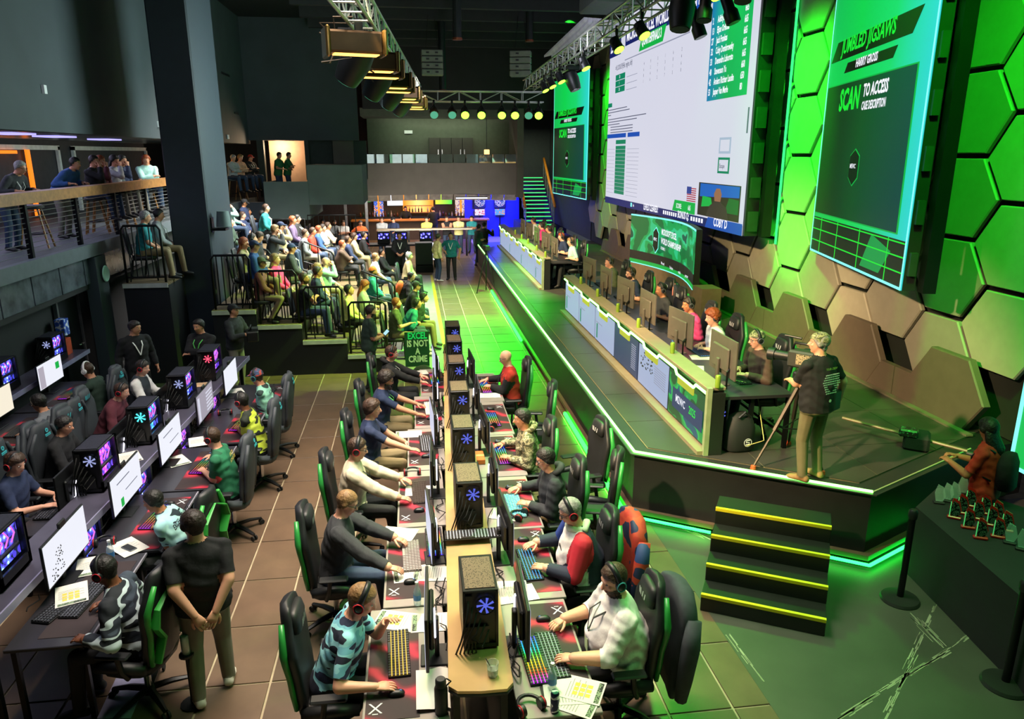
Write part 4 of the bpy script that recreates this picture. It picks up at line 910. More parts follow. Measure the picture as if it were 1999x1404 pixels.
for i, (a, b, c_) in enumerate((('53', 'Jasper Van Merle', '80'), ('42', 'Anders Richter Laudin', '650'), ('40', 'Stevenson Yu', '660'), ('33', 'Denendra Lahoroto', '665'), ('32', 'Coby Dombrowsky', '665'), ('27', 'Jack Frankas', '665'), ('13', 'Eljon Orillosa', '665'), ('2', 'Adithya', '665'))):
    z = 5.73 + i * .213 - Z0; s.txt(a, 8.92, z, .19, STXT, .6, bold=.03); s.txt(b, 9.2, z, .19, STXT, .62, bold=.03); s.txt(c_, 10.6, z, .19, STXT, .6, bold=.03)
for i in range(8): m = MB(); m.bx((.06, -5.72, .1 + i * .68), (.26, -5.65, .5 + i * .68)); m.build('rig_bracket', LEDFR, ms)
MB().bx((.3, -5.85, 0), (.5, -5.68, 5.7)).build('rig_frame', BLKM, ms)
e = tag(MB().bx((7.40, 14.52, 2.7), (7.43, 14.56, 8.6)).build('led_strip', LEDV), 'thin vertical green light strip behind the edge of the video wall', 'light strip')

def shield(s, u, v, w, mg, mk, par=None, mt=None):
    a = [(u, v + w * .62), (u + w * .5, v + w * .38), (u + w * .5, v - w * .38), (u, v - w * .66), (u - w * .5, v - w * .38), (u - w * .5, v + w * .38)]
    s.put(a, mg, 'shield', .014); s.put([(u + (x - u) * .92, v + (y - v) * .92) for x, y in a], mk, 'shield', .019)
    s.txt('MEWC', u - w * .36, v - w * .09, w * .22, mt or STXT, .9, .026)
def side(root, O, U, Wd, k=1.0):
    s = Scr(root, O, U); w = Wd; b = O[2]; z = lambda q: q - b
    MB().bx((0, -w / 2, 0), (0, 0, 0)) if 0 else None
    s.put([(0, 0), (w, 0), (w, 4.9), (0, 4.9)], SSIDE, 'screen', 0)
    f = w / 4.31
    s.put([(.09 * f, z(6.0)), (3.55 * f, z(6.0)), (3.83 * f, z(6.3)), (.37 * f, z(6.3))], SBLK, 'banner'); s.txt('JUMBLED JIGSAWS', .62 * f, z(6.03), .31, STXTG, .92 * f, bold=.03, slant=.12)
    s.put([(.86 * f, z(5.77)), (2.97 * f, z(5.77)), (3.1 * f, z(5.92)), (1.0 * f, z(5.92))], SBLK, 'banner'); s.txt('HARRY GROSS', 1.42 * f, z(5.775), .17, STXT, .85 * f, slant=.12, bold=.03)
    s.put([(.04 * f, z(3.46)), (3.95 * f, z(3.46)), (3.9 * f, z(5.62)), (.04 * f, z(5.62))], SGRN, 'code_panel_edge', .008); s.put([(.07 * f, z(3.48)), (3.9 * f, z(3.48)), (3.86 * f, z(5.6)), (.07 * f, z(5.6))], SDKG, 'code_panel', .012)
    s.txt('SCAN', .80 * f, z(5.10), .46, STXTG, .82 * f, bold=.04, slant=.08); s.txt('TO ACCESS', 1.93 * f, z(5.29), .25, STXT, .78 * f, bold=.035, slant=.08); s.txt('CASE DESCRIPTION', 1.93 * f, z(5.11), .17, STXT, .66 * f, bold=.03, slant=.08)
    shield(s, 1.9 * f, z(4.3), .45 * f, SGRN, SBLK)
    s.rect(.03, .02, w - .03, z(3.40), emat('scr_floor', '1a2420', .6), 'floor_graphic', .006)
    for q in (3.36, 3.18, 2.98): s.rect(0, z(q), w, z(q + .018), STXTG, 'grid_line', .012)
    for q in (.12, .33, .58, .85): s.rect(w * q, .02, w * q + .02, z(3.4), STXTG, 'grid_line', .012)
    s.put([(w * .62, .1), (w * .80, .1), (w * .88, .45), (w * .70, .6)], emat('scr_glow_green', '10a850', .8), 'light_graphic', .01)
    for a in ((0, 0, w, .035), (0, 0, .03, 4.9), (w - .04, 0, w, 4.9)): s.rect(a[0], a[1], a[2], a[3], SCYAN, 'edge_light', .016)
    return s
rs = empty('led_banner', 'tall green banner screen on the near side of the giant video wall', 'screen', (6.84, 10.94, 2.77), math.atan2(-1.04, 4.19) + 0)
# banner cabinets are turned to follow the wall
def cab(root, O, U, w):
    n = V3(U).normalized().cross(V3((0, 0, 1))); inv = (M4.Translation(root.location) @ M4.Rotation(root.rotation_euler.z, 4, 'Z')).inverted()
    b = MB(); b.T = inv @ M4(((U[0], 0, n.x, O[0]), (U[1], 0, n.y, O[1]), (0, 1, 0, O[2]), (0, 0, 0, 1))); b.bx((0, 0, -.16), (w, 4.9, -.005)); b.build('cabinet', LEDB, root)
    for i in range(7):
        b.v, b.f, b.m = [], [], []; b.bx((w, .2 + i * .66, -.12), (w + .07, .5 + i * .66, -.03)); b.build('rig_bracket', LEDFR, root)
    b.v, b.f, b.m = [], [], []; b.bx((w + .02, 0, -.34), (w + .2, 4.9, -.18)); b.build('rig_frame', BLKM, root)
Ur = V3((-1.04, -4.19, 0)).normalized(); cab(rs, (7.36, 13.03, 2.77), Ur, 4.31); side(rs, (7.36, 13.03, 2.77), Ur, 4.31)
ls = empty('led_banner', 'tall green banner screen at the far end beside the staircase', 'screen', (6.78, 32.2, 2.72)); Ul = V3((.33, -5.41, 0)).normalized()
cab(ls, (6.61, 34.97, 2.72), Ul, 5.42); side(ls, (6.61, 34.97, 2.72), Ul, 5.42)
gs = empty('led_banner', 'sliver of a bright green screen beyond the person in red', 'screen', (7.45, 7.2, .7)); g2 = Scr(gs, (7.45, 7.86, .66), (0, -1, 0))
MB().bx((.0, -1.5, -.05), (.15, .66, 2.6)).build('cabinet', LEDB, gs); g2.rect(0, 0, 2.1, 2.6, SSIDE, 'screen', 0); g2.rect(0, 0, .06, 2.6, SCYAN, 'edge_light', .012); g2.rect(0, 0, 2.1, .05, SCYAN, 'edge_light', .012)
# curved sign on its plinth
def arcx(n=10): return [(6.2 + .42 * math.sin(PI * i / n) + .1 * i / n, 20.75 - 4.7 * i / n) for i in range(n + 1)]
sg = empty('championship_sign', 'curved green championship sign on a brown plinth behind the players', 'sign', (6.4, 18.4, .9))
def curved(z0, z1, off, th, mm, name, par):
    a = [(x + off - 6.4, y - 18.4) for x, y in arcx()]; b = [(x + th, y) for x, y in a[::-1]]; m = MB(); m.prism(a + b, z0 - .9, z1 - .9); return m.build(name, mm, par)
curved(.9, 1.5, -.02, .5, mat('plinth_brown', '6e5c4c', .5), 'plinth', sg); curved(1.5, 2.86, 0, .14, LEDB, 'cabinet', sg)
curved(1.86, 2.84, -.015, .01, emat('sign_green', '12b060', .8, ('camo', ('0f7a3c', '16b45a', '30d890', '0c5a40'), 1.3)), 'screen', sg); curved(1.62, 1.86, -.016, .01, emat('sign_dark', '2e2a26', .5), 'dark_band', sg); curved(1.52, 1.62, -.017, .01, SGRN, 'lower_band', sg); curved(2.82, 2.86, -.02, .01, SCYAN, 'edge_light', sg); curved(1.5, 1.525, -.02, .01, SCYAN, 'edge_light', sg)
sgs = Scr(sg, (6.56, 19.9, 1.5), (-.06, -1, 0)); sgs.txt('MICROSOFT EXCEL', 1.05, .93, .21, STXT, .75, .05, .03); sgs.txt('WORLD CHAMPIONSHIP', 1.05, .70, .21, STXT, .75, .05, .03); sgs.txt('DECEMBER 2', 1.05, .57, .1, STXT, .75, .05)
shield(Scr(sg, (6.50, 19.9, 1.5), (-.06, -1, 0)), .62, .78, .55, SCYAN, SBLK)
for i, w in enumerate(((1.2, 'Microsoft'), (2.0, 'Solutions'), (2.75, 'media'), (3.3, 'partner'))): sgs.txt(w[1], w[0], .2, .1, STXT, .8, .06)
MB().bx((-.1, -2.9, 0), (.35, -2.35, .72)).build('side_block', mat('plinth_brown', '6e5c4c', .5), sg)

# ---------------------------------------------------------------- truss, lamps and speakers
TR = mat('truss_metal', 'c3c8bf', .3, .7)
def truss(label, a, b, w=.3, seg=.6):
    a = V3(a); b = V3(b); L = (b - a).length; root = empty('lighting_truss', label, 'truss', a, 0); d = (b - a).normalized(); sx = d.cross(V3((0, 0, 1))).normalized(); up = sx.cross(d)
    P = lambda t, i, j: d * t + sx * (w / 2 * i) + up * (w / 2 * j)
    for i in (-1, 1):
        for j in (-1, 1): m = MB(); m.cyl(P(0, i, j), P(L, i, j), .025, n=6); m.build('chord', TR, root, True)
    m = MB(); n = int(L / seg)
    for k in range(n):
        t0, t1 = L * k / n, L * (k + 1) / n; z = 1 if k % 2 else -1
        for i in (-1, 1): m.cyl(P(t0, i, -z), P(t1, i, z), .013, n=5); m.cyl(P(t0, -1, i), P(t0, 1, i), .012, n=4); m.cyl(P(t0, i, -1), P(t0, i, 1), .012, n=4)
        m.cyl(P(t0, z, 1), P(t1, -z, 1), .012, n=4)
    stuff(m.build('truss_bracing', TR, root)); return root
truss('long silver lighting truss running over the aisle, crowded with fixtures', (-.78, 7.5, 6.3), (.27, 24, 6.3)); truss('silver lighting truss crossing the hall before the balcony', (.27, 24, 6.18), (4.17, 24, 6.18), .3); truss('silver lighting truss above the stage front', (3.67, 8.5, 6.75), (3.7, 24, 6.52))
GOLDB = mat('bronze_housing', '4a3824', .28, .8); LENSG = emat('lens_green', '8cff30', 7); LENSD = emat('lens_dim', '60c8a0', .7); LENSW = emat('lens_warm', 'ffd890', 5)
def fixture(kind, loc, aim, label, lens, s=1.0, group=None, body=BLK):
    e = empty(kind, label, 'stage light', loc, 0, group); d = (V3(aim) - V3(loc)).normalized(); q = d.to_track_quat('Z', 'Y').to_matrix()
    T = lambda x, y, z: V3((0, 0, -.28 * s)) + q @ V3((x * s, y * s, z * s))
    m = MB(); m.cyl((0, 0, .1), (0, 0, -.06 * s), .04 * s, n=8); 
    for k in (-1, 1): m.tube([(0, 0, -.06 * s), T(k * .17, 0, -.02) * .5 + V3((0, 0, -.05 * s)), T(k * .15, 0, 0)], .018 * s, 5)
    m.build('yoke', BLKM, e, True); m = MB(); m.T = None
    if kind == 'par_light': rs = [(.05, -.2), (.12, -.16), (.13, .1), (.145, .14), (.145, .16)]
    elif kind == 'moving_head': rs = [(.08, -.24), (.15, -.2), (.17, -.05), (.15, .1), (.13, .2)]
    else: rs = [(.07, -.35), (.09, -.3), (.09, .2), (.12, .25), (.12, .42)]
    m.rings([[T(r * math.cos(2 * PI * i / 12), r * math.sin(2 * PI * i / 12), z) for i in range(12)] for r, z in rs]); h = m.build('lamp_head', body, e, 40)
    r, z = rs[-1]; m = MB(); m.rings([[T(r * .88 * math.cos(2 * PI * i / 12), r * .88 * math.sin(2 * PI * i / 12), zz) for i in range(12)] for zz in (z - .01, z + .008)]); m.build('lens', lens, h)
    if kind == 'moving_head': m = MB(); m.box((0, 0, .02), (.3 * s, .24 * s, .12 * s), 0, .02); m.build('base_box', BLK, e)
    return e
for i, px in enumerate((845, 880, 905, 937, 977, 1003, 1030, 1050)):
    on = px in (905, 937, 977, 1003, 1050); x = .27 + 3.9 * (px - 812) / 248
    fixture('par_light', (x, 23.85, 5.97), (x * .5 + .6, 14, 0), ('round stage light glowing green on the crossing truss, %s from the aisle end' % ('first', 'second', 'third', 'fourth', 'fifth')[(905, 937, 977, 1003, 1050).index(px)]) if on else ('unlit stage light on the crossing truss, %s from the aisle end' % ('first', 'second', 'third')[(845, 880, 1030).index(px)]), LENSG if on else LENSD, .95, body=BLK if on else GOLDB)
MB().bx((0, 0, 0), (1, 1, 1))
for i in range(13):
    y = 10.7 + i * 1.04; x = -.60 + .066 * i * 1.04; k = i % 3
    nm = ('first', 'second', 'third', 'fourth', 'fifth', 'sixth', 'seventh', 'eighth', 'ninth', 'tenth', 'eleventh', 'twelfth', 'farthest')[i]
    if k == 1: fixture('moving_head', (x - .22, y, 6.12), (x - 1.6, y + 1, 4), 'dark moving head lamp hanging off the long aisle truss, %s fixture out' % nm, LENSD, 1.35)
    else:
        e = empty('wash_light', 'bronze box wash light clamped along the long aisle truss, %s fixture out' % nm, 'stage light', (x, y, 6.1), .25)
        MB().bx((-.42, -.14, -.34), (.30, .14, -.06), .03).build('housing', GOLDB, e); MB().bx((-.46, -.2, -.40), (-.40, .2, -.02), .02).build('barn_door', mat('polished_bronze', 'a07a48', .18, .95), e); MB().bx((.28, -.18, -.36), (.34, .18, -.04), .02).build('barn_door', mat('polished_bronze', 'a07a48', .18, .95), e); MB().bx((-.05, -.03, -.06), (.05, .03, .1)).build('clamp', BLKM, e); MB().bx((-.34, -.11, -.352), (.24, .11, -.34)).build('lens', emat('lens_amber', 'ffb050', 4), e)  # amber lens glow added for a warm reflection on the centre shelf
cbm = MB(); rr = random.Random(11)
for i in range(26):
    y = 10.6 + i * .5; x = -.75 + .062 * (y - 7.5); p = [(x - .1, y, 6.2)]
    for k in range(5): p.append((x - .15 + rr.uniform(-.5, .15), y + .1 * k + rr.uniform(-.1, .2), 6.05 + rr.uniform(-.35, .2)))
    cbm.tube(p, .012, 4)
tag(cbm.build('cable_bundle', mat('cable_tan', '5a4a38', .6)), 'tangle of loose cables looped along the long aisle truss', 'cables', None, 'stuff')
for i, (px, py) in enumerate(((1062, 178), (1076, 172), (1093, 160), (1140, 130), (1204, 78), (1252, 80), (1392, 18))):
    y, zz = fromx(px, py - 12, 3.52)
    fixture('par_light', (3.52, y, 6.60 - (y - 8.5) * .0148 - .07), (5.5, y - 2 if i < 4 else y - 3.2, 1.5), 'green lit stage light on the truss above the stage, %s from the far end' % ('first', 'second', 'third', 'fourth', 'fifth', 'sixth', 'last')[i], LENSG, .7)
for i, (px, py, kd) in enumerate(((1330, 30, 'moving_head'), (1352, 50, 'profile_spot'), (1375, 45, 'profile_spot'), (1413, 38, 'profile_spot'), (1448, 35, 'profile_spot'), (1118, 165, 'moving_head'))):
    x = 3.82 if i % 2 else 3.52; y, zz = fromx(px, py, x)
    fixture(kd, (x, y, 6.60 - (y - 8.5) * .0148 - .07), (x + (1.2 if i % 2 else -.4), y - .8, 3), 'unlit black %s above the stage, %s of that cluster' % (kd.replace('_', ' '), ('first', 'second', 'third', 'fourth', 'fifth', 'farthest')[i]), mat('dark_lens', '30343a', .2), 1.0 if kd == 'moving_head' else .75)
for i, (px, sx) in enumerate(((843, -1), (1018, 1))):
    x, y = seen(px, 122, 7.5); e = empty('line_array', ('orange-lit hanging loudspeaker column above the aisle' if i == 0 else 'grey-green hanging loudspeaker column above the stage end'), 'loudspeaker', (.88 if i == 0 else 3.9, 27, 7.05))
    for k in range(4): m = MB(); m.box((0, .05 * k * (1 - i), .1 + .21 * k), (.72, .4, .19), (0 if i == 0 else -.25), .02); c_ = m.build('speaker_box', mat('speaker_grey', '7d8478', .5), e); m = MB(); m.box((-.15, -.215 + .05 * k * (1 - i), .1 + .21 * k), (.1, .02, .05)); m.box((.15, -.215 + .05 * k * (1 - i), .1 + .21 * k), (.1, .02, .05)); m.build('handle', BLK, c_)
    for k in (-1, 1): m = MB(); m.cyl((k * .2, 0, .9), (k * .1, 0, 1.9), .01, n=5); m.build('chain', BLKM, e)
cn = empty('acoustic_canopy', 'pale ribbed canopy panel above the stage truss', 'canopy', (3.6, 17, 6.8))
a0 = V3((*seen(1062, 112, 7.0), 7.0)); a1 = V3((*seen(1216, 72, 7.0), 7.0)); b0 = V3((*seen(1140, 38, 7.5), 7.5)); b1 = V3((*seen(1222, 45, 7.25), 7.25)); o_ = V3((3.6, 17, 6.8))
for i in range(9):
    p, q_, r_, t_ = a0.lerp(a1, i / 9), a0.lerp(a1, (i + 1) / 9 - .008), b0.lerp(b1, (i + 1) / 9 - .008), b0.lerp(b1, i / 9); dz = V3((0, 0, .05)); dr = V3((0, 0, .05 * (i % 2)))
    m = MB(); m.add([v - o_ - dr for v in (p, q_, r_, t_)] + [v - o_ + dz for v in (p, q_, r_, t_)], [(3, 2, 1, 0), (4, 5, 6, 7), (0, 1, 5, 4), (1, 2, 6, 5), (2, 3, 7, 6), (3, 0, 4, 7)]); m.build('rib_panel', mat('pale_lavender', 'c9c9d6', .6), cn)
e = empty('ceiling_unit', 'dark square unit hanging above the canopy', 'ceiling unit', (4.6, 17.5, 7.6)); MB().bx((-.6, -.8, 0), (.6, .8, 1.5), .03).build('housing', mat('unit_grey', '39413f', .6), e); MB().bx((-.05, -.05, 1.5), (.05, .05, 1.8)).build('bracket', BLKM, e)

# ---------------------------------------------------------------- stage desks
TAN = mat('tan_laminate', '8a7c66', .5, var=.06); DT = mat('desk_top_dark', '2c2b30', .4); PSC = [emat('panel_white', 'aebce0', .85), emat('panel_navy', '2e4a7e', .6), emat('panel_green', '18a84a', .8, ('camo', ('0f5a30', '14a84a', '20c860', '1a5a7a'), 2.2))]
DOTS = emat('panel_dots', 'b8bcd8', .8)
CANM = mat('green_can', '8fb03a', .35, .3); TABY = emat('tab_yellow', 'd2d83a', .75)
can_m = MB().lathe([(0, 0), (.03, 0), (.033, .01), (.033, .14), (.026, .155), (0, .155)], n=12).mesh('can', CANM, 40)
def stage_desk(y0, n, pw, label, far):
    L = n * pw; e = empty('stage_desk', label, 'desk', (3.5, y0, .9))
    MB().bx((.06, 0, .02), (.2, L, .82)).build('cabinet', mat('desk_black', '191b1a', .5), e); MB().bx((-.03, -.02, .82), (.22, L + .02, .87), .01).build('counter_ledge', TAN, e); MB().bx((-.1, -.03, 0), (.1, L, .05)).build('kick_board', TAN, e); MB().bx((.03, -.06, 0), (.2, -.0, .80)).build('end_panel', mat('desk_black', '191b1a', .5), e); MB().bx((-.03, -.065, 0), (.03, -.0, .87)).build('end_edge', mat('end_cream', '8f9a78', .5), e)
    for i in range(n):
        u0 = i * pw; fr_ = MB(); fr_.bx((.03, u0 + .01, .06), (.06, u0 + pw - .01, .72)); p = fr_.build('display_frame', BLK, e)
        k = 0 if far else (2 if i == 0 else 1 if i == 2 else 0)
        MB().bx((.02, u0 + .03, .08), (.03, u0 + pw - .03, .70)).build('display', PSC[k], p)
        s = Scr(e, (3.5 + .02, y0 + u0 + pw, .9), (0, -1, 0))
        if not far and i == 0:
            s.put([(.22, .22), (pw - .14, .22), (pw - .14, .5), (.22, .5)], emat('panel_plate', '2a3f74', .7), 'title_plate'); s.txt('M2WC', .36, .3, .15, STXT, .8); s.txt('2025', .86, .3, .15, STXTG, .8)
        elif not far and i == 1:
            rr = random.Random(4)
            for q in range(34): a = .15 + rr.random() * .6; b_ = .36 + rr.random() * .26; s.rect(a, b_, a + .02 + .03 * rr.random(), b_ + .02, SBLK, 'puzzle_mark')
            for q in range(8): s.rect(.85, .3 + q * .035, 1.35, .31 + q * .035, SLINE, 'text_line')
        elif not far and i == 2:
            for q in range(12): s.rect(1.1, .2 + q * .035, 1.35, .215 + q * .035, SLINE, 'text_line')
        elif i % 2 == 0 or not far: s.rect(.2, .14, .27, .42, STEAL, 'green_cell'); s.rect(.15, .44, .6, .455, SLINE, 'text_line')
        pts = [(-.005, u0 + pw, .78), (-.005, u0 + pw * .80, .78), (-.005, u0 + pw * .75, .72), (-.005, u0 + pw * .32, .72), (-.005, u0 + pw * .27, .78), (-.005, u0, .78)]
        MB().tube(pts, .02, 5).build('edge_light', NEONW, e); t = MB().bx((-.0, u0 + pw * .34, .60), (.03, u0 + pw * .73, .70)).build('name_tab', TABY, e)
    MB().bx((.2, -.02, .70), (1.10, L, .74)).build('table_top', DT, e)
    for yy in (.06, L / 2, L - .1):
        for xx in (.6, 1.08): MB().bx((xx - .025, yy - .025, 0), (xx + .025, yy + .025, .7)).build('leg', BLKM, e)
    MB().bx((1.06, .06, .15), (1.1, L - .1, .19)).build('stretcher', BLKM, e)
    return e
stage_desk(8.2, 6, 1.45, 'long player desk on the near half of the stage with six front displays', 0)
stage_desk(19.9, 7, 1.45, 'long player desk on the far half of the stage with pale front displays', 1)
# ---------------------------------------------------------------- furniture prototypes
def rr_ring(cx, cy, z, w, t, n=14, tilt=0, bulge=0):
    out = []
    for k in range(n):
        a = 2 * PI * k / n; c, s = math.cos(a), math.sin(a); x = w * math.copysign(abs(c) ** .6, c); y = t * math.copysign(abs(s) ** .7, s)
        out.append((cx + x, cy + y + bulge * (x / max(w, .01)) ** 2, z))
    return out
def gaming_chair(name, main, trim, pad, logo, lab):
    e = empty('gaming_chair', lab, 'chair', (0, 0, 0))
    m = MB(); m.lathe([(.05, .07), (.055, .12), (.03, .14)], n=12)
    for k in range(5):
        a = 2 * PI * k / 5 + .3; d = V3((math.cos(a), math.sin(a), 0)); m.tube([d * .03 + V3((0, 0, .11)), d * .18 + V3((0, 0, .105)), d * .33 + V3((0, 0, .075))], [.035, .03, .02], 6, flat=.7)
    b = m.build('star_base', BLKM, e, 40)
    for k in range(5):
        a = 2 * PI * k / 5 + .3; d = V3((math.cos(a), math.sin(a), 0)); m = MB(); t = V3((-d.y, d.x, 0))
        for s in (-1, 1): m.cyl(d * .33 + V3((0, 0, .03)) + t * (.012 * s), d * .33 + V3((0, 0, .03)) + t * (.03 * s), .03, n=10)
        m.build('caster', RUB, b)
    MB().cyl((0, 0, .12), (0, 0, .42), .028, n=10).build('gas_lift', CHROME, e, 40)
    m = MB(); m.rings([rr_ring(0, .02, z, w, t) for z, w, t in ((.41, .2, .2), (.42, .25, .25), (.47, .265, .265), (.505, .25, .25), (.51, .2, .22))]); m.build('seat', main, e, True)
    for s in (-1, 1): m = MB(); m.tube([(s * .235, -.18, .50), (s * .25, .05, .52), (s * .24, .24, .50)], [.045, .05, .04], 8); m.build('seat_bolster', trim if logo == 'g' else main, e, True)
    prof = [(.46, .17, .04), (.52, .22, .05), (.66, .235, .055), (.80, .235, .055), (.95, .265, .055), (1.03, .265, .05), (1.11, .22, .045), (1.21, .165, .045), (1.28, .14, .04), (1.305, .10, .02)]
    yb = lambda z: -.20 - .10 * (z - .46)
    m = MB(); m.rings([rr_ring(0, yb(z), z, w, t, 16, bulge=.04) for z, w, t in prof]); bk = m.build('backrest', main, e, True)
    for s in (-1, 1):
        m = MB(); m.tube([(s * (w - .012), yb(z) - .015, z) for z, w, t in prof[1:-2]], [.02, .023, .023, .026, .029, .026, .02], 8, flat=.9); m.build('side_trim', trim, bk, True)
    m = MB(); m.rings([rr_ring(0, yb(z) + .065, z, w, t, 14) for z, w, t in ((1.08, .10, .02), (1.10, .135, .04), (1.17, .14, .05), (1.24, .125, .04), (1.26, .09, .02))]); hp = m.build('headrest_pillow', pad, e, True)
    lm = MATS['logo_teal'] if logo == 't' else MATS['logo_pale']
    if logo == 't':
        m = MB(); m.fr((0, yb(1.2) - .052, 1.2), (1, 0, 0), (0, .16, 1), (0, -1, .16)); m.lathe([(.012, 0), (.026, 0), (.026, .004), (.012, .004)], n=12, ring=True); m.bx((-.05, -.055, 0), (.05, -.04, .004)); m.bx((-.05, -.07, 0), (.05, -.062, .004)); m.build('logo', lm, bk)
    m = MB(); m.fr((0, yb(1.17) + .113, 1.15), (-1, 0, 0), (0, .0, 1), (0, 1, 0))
    m.add([(-.07, -.03, .003), (-.055, -.03, .003), (-.055, .03, .003), (-.07, .03, .003), (-.045, -.03, .003), (-.03, -.03, .003), (-.03, .03, .003), (-.045, .03, .003), (-.015, -.03, .003), (0, -.03, .003), (.02, .03, .003), (.005, .03, .003), (.03, -.03, .003), (.045, -.03, .003), (.065, .03, .003), (.05, .03, .003)], [(0, 1, 2, 3), (4, 5, 6, 7), (8, 9, 10, 11), (12, 13, 14, 15)]); m.build('headrest_mark', lm, hp)
    for s in (-1, 1):
        m = MB(); m.tube([(s * .27, -.05, .44), (s * .30, -.02, .52), (s * .30, .0, .66)], .022, 6); m.box((s * .3, .03, .675), (.085, .27, .03), 0, .012); m.build('armrest', BLK, e, 40)
    return e
mat('logo_teal', '38a8b0', .5, em=.12); mat('logo_pale', 'c8cdd0', .5)
CH_G = gaming_chair('g', LEATH, mat('green_trim', '2a8a3c', .35), LEATH, 'n', 'x'); CH_D = gaming_chair('d', LEATHG, LEATHG, LEATHG, 't', 'x')
GR = mat('bright_green_shell', '35a040', .4)
CH_B = gaming_chair('b', LEATH, GR, LEATH, 'n', 'x')
m = MB()
for s in (-1, 1): m.tube([(0, -.33, 1.15), (s * .2, -.32, 1.03), (s * .235, -.31, .9), (s * .15, -.295, .76), (s * .22, -.28, .56)], [.012, .03, .045, .05, .035], 6, flat=.45)
m.build('green_chevron', GR, CH_B, 40)
for c in (CH_G, CH_D, CH_B): away(c)
# fabric stacking seats of the raked seating
seat_e = empty('audience_seat', 'x', 'seat', (0, 0, 0))
MB().rings([rr_ring(0, .03, z, w, t) for z, w, t in ((.41, .2, .2), (.44, .235, .235), (.48, .235, .235), (.495, .2, .2))]).build('seat', LEATH, seat_e, True)
MB().rings([rr_ring(0, -.23 - .14 * (z - .5), z, w, t, 14, bulge=.03) for z, w, t in ((.52, .17, .025), (.56, .21, .035), (.9, .215, .035), (1.0, .19, .03), (1.03, .14, .015))]).build('backrest', LEATHG, seat_e, True)
for x in (-.2, .2):
    MB().tube([(x, .22, 0), (x, .2, .42), (x, -.2, .42), (x, -.3, .95)], .014, 6).build('side_frame', BLKM, seat_e, True); MB().cyl((x, -.2, .42), (x, -.27, 0), .014, n=6).build('leg', BLKM, seat_e)
away(seat_e)
# monitors
def monitor(scr, w=.84, h=.42, ring=None, back=None):
    e = empty('monitor', 'x', 'monitor', (0, 0, 0)); bk = back or BLK
    m = MB(); m.bx((-w / 2, -.012, .13), (w / 2, .012, .13 + h), .004); m.bx((-w * .3, -.05, .2), (w * .3, -.012, .13 + h * .75), .015); sh = m.build('housing', bk, e)
    MB().bx((-w / 2 + .012, .0115, .148), (w / 2 - .012, .0155, .118 + h)).build('screen', scr, e)
    m = MB(); m.bx((-.035, -.085, .01), (.035, -.05, .34), .008); m.build('stand', bk, e); MB().bx((-.13, -.16, 0), (.13, .06, .014), .005).build('foot', bk, e)
    if ring == 'u':
        m = MB(); m.tube([(-.05, -.056, .2), (-.09, -.056, .24), (-.09, -.056, .4), (-.05, -.056, .44), (-.03, -.056, .44)], .008, 5); m.build('light_ring', emat('ring_white', 'f0ecff', 3), sh)
    elif ring == 't':
        m = MB(); m.tube([(-.1, -.056, .18), (0, -.056, .36), (.1, -.056, .18)], .010, 5); m.build('light_ring', emat('ring_white', 'f0ecff', 3), sh)
    return away(e)
S_W = emat('mon_white', 'eef0fb', 1.0); S_C = emat('mon_cream', 'f8eed8', 1.0); S_G = emat('mon_grey', 'b9b2c2', .75)
S_DK = emat('mon_plain', 'd8dcf4', .9)
MON = {'white': monitor(S_W), 'cream': monitor(S_C), 'grey': monitor(S_G), 'u': monitor(S_DK, .74, .44, 'u'), 't': monitor(S_DK, .7, .42, 't'), 'stage': monitor(S_DK, .78, .50, None, mat('monitor_brown_back', '5d564e', .45))}
for k in ('white', 'cream', 'grey'):
    p = MON[k]
    m = MB(); m.bx((-.05, -.01, .53), (.08, .015, .60), .01); m.build('number_tab', BLK, p)
ml = MB(); 
for i, (a, b) in enumerate(((-.3, .3), (-.3, .05), (-.3, .22))): ml.bx((a, .0156, .47 - i * .05), (b, .0166, .476 - i * .05))
# keyboards, mice, small things
def keyboard(base, keys, glow=None, w=.56, d=.17):
    e = empty('keyboard', 'x', 'keyboard', (0, 0, 0)); MB().bx((-w / 2, -d / 2, 0), (w / 2, d / 2, .016), .004).build('case', base, e)
    if glow: MB().bx((-w / 2 + .008, -d / 2 + .008, .016), (w / 2 - .008, d / 2 - .008, .019)).build('backlight', glow, e)
    m = MB(); n = 19
    for r_ in range(6):
        for c in range(n):
            if r_ == 0 and 4 < c < 10:
                if c == 5: m.box((-w / 2 + w * 7.5 / n, -d / 2 + d / 12, .0225), (w * 4.6 / n, d / 6 * .8, .007))
                continue
            m.box((-w / 2 + w * (c + .5) / n, -d / 2 + d * (r_ + .5) / 6, .0225), (w / n * .68, d / 6 * .72, .007))
    stuff(m.build('keycaps', keys, e)); return away(e)
RAIN = emat('rainbow', 'ff0000', 2.4, ('grad', ('c020ff', 'ff4030', 'f0c020', '30e040', '20a0ff', '5030ff'), 0)); GOLDL = emat('amber_keys', 'e8c040', 1.3); BLUEL = emat('blue_keys', '5ab8ff', 1.2); CYANL = emat('cyan_keys', '60e0f0', 1.1)
KEYB = mat('key_black', '1c1c20', .5); KEYG = mat('key_grey', '4a4644', .5); KEYW = mat('key_white', 'd8d8d2', .5); KEYBR = mat('key_teal', '7fb8c0', .5)
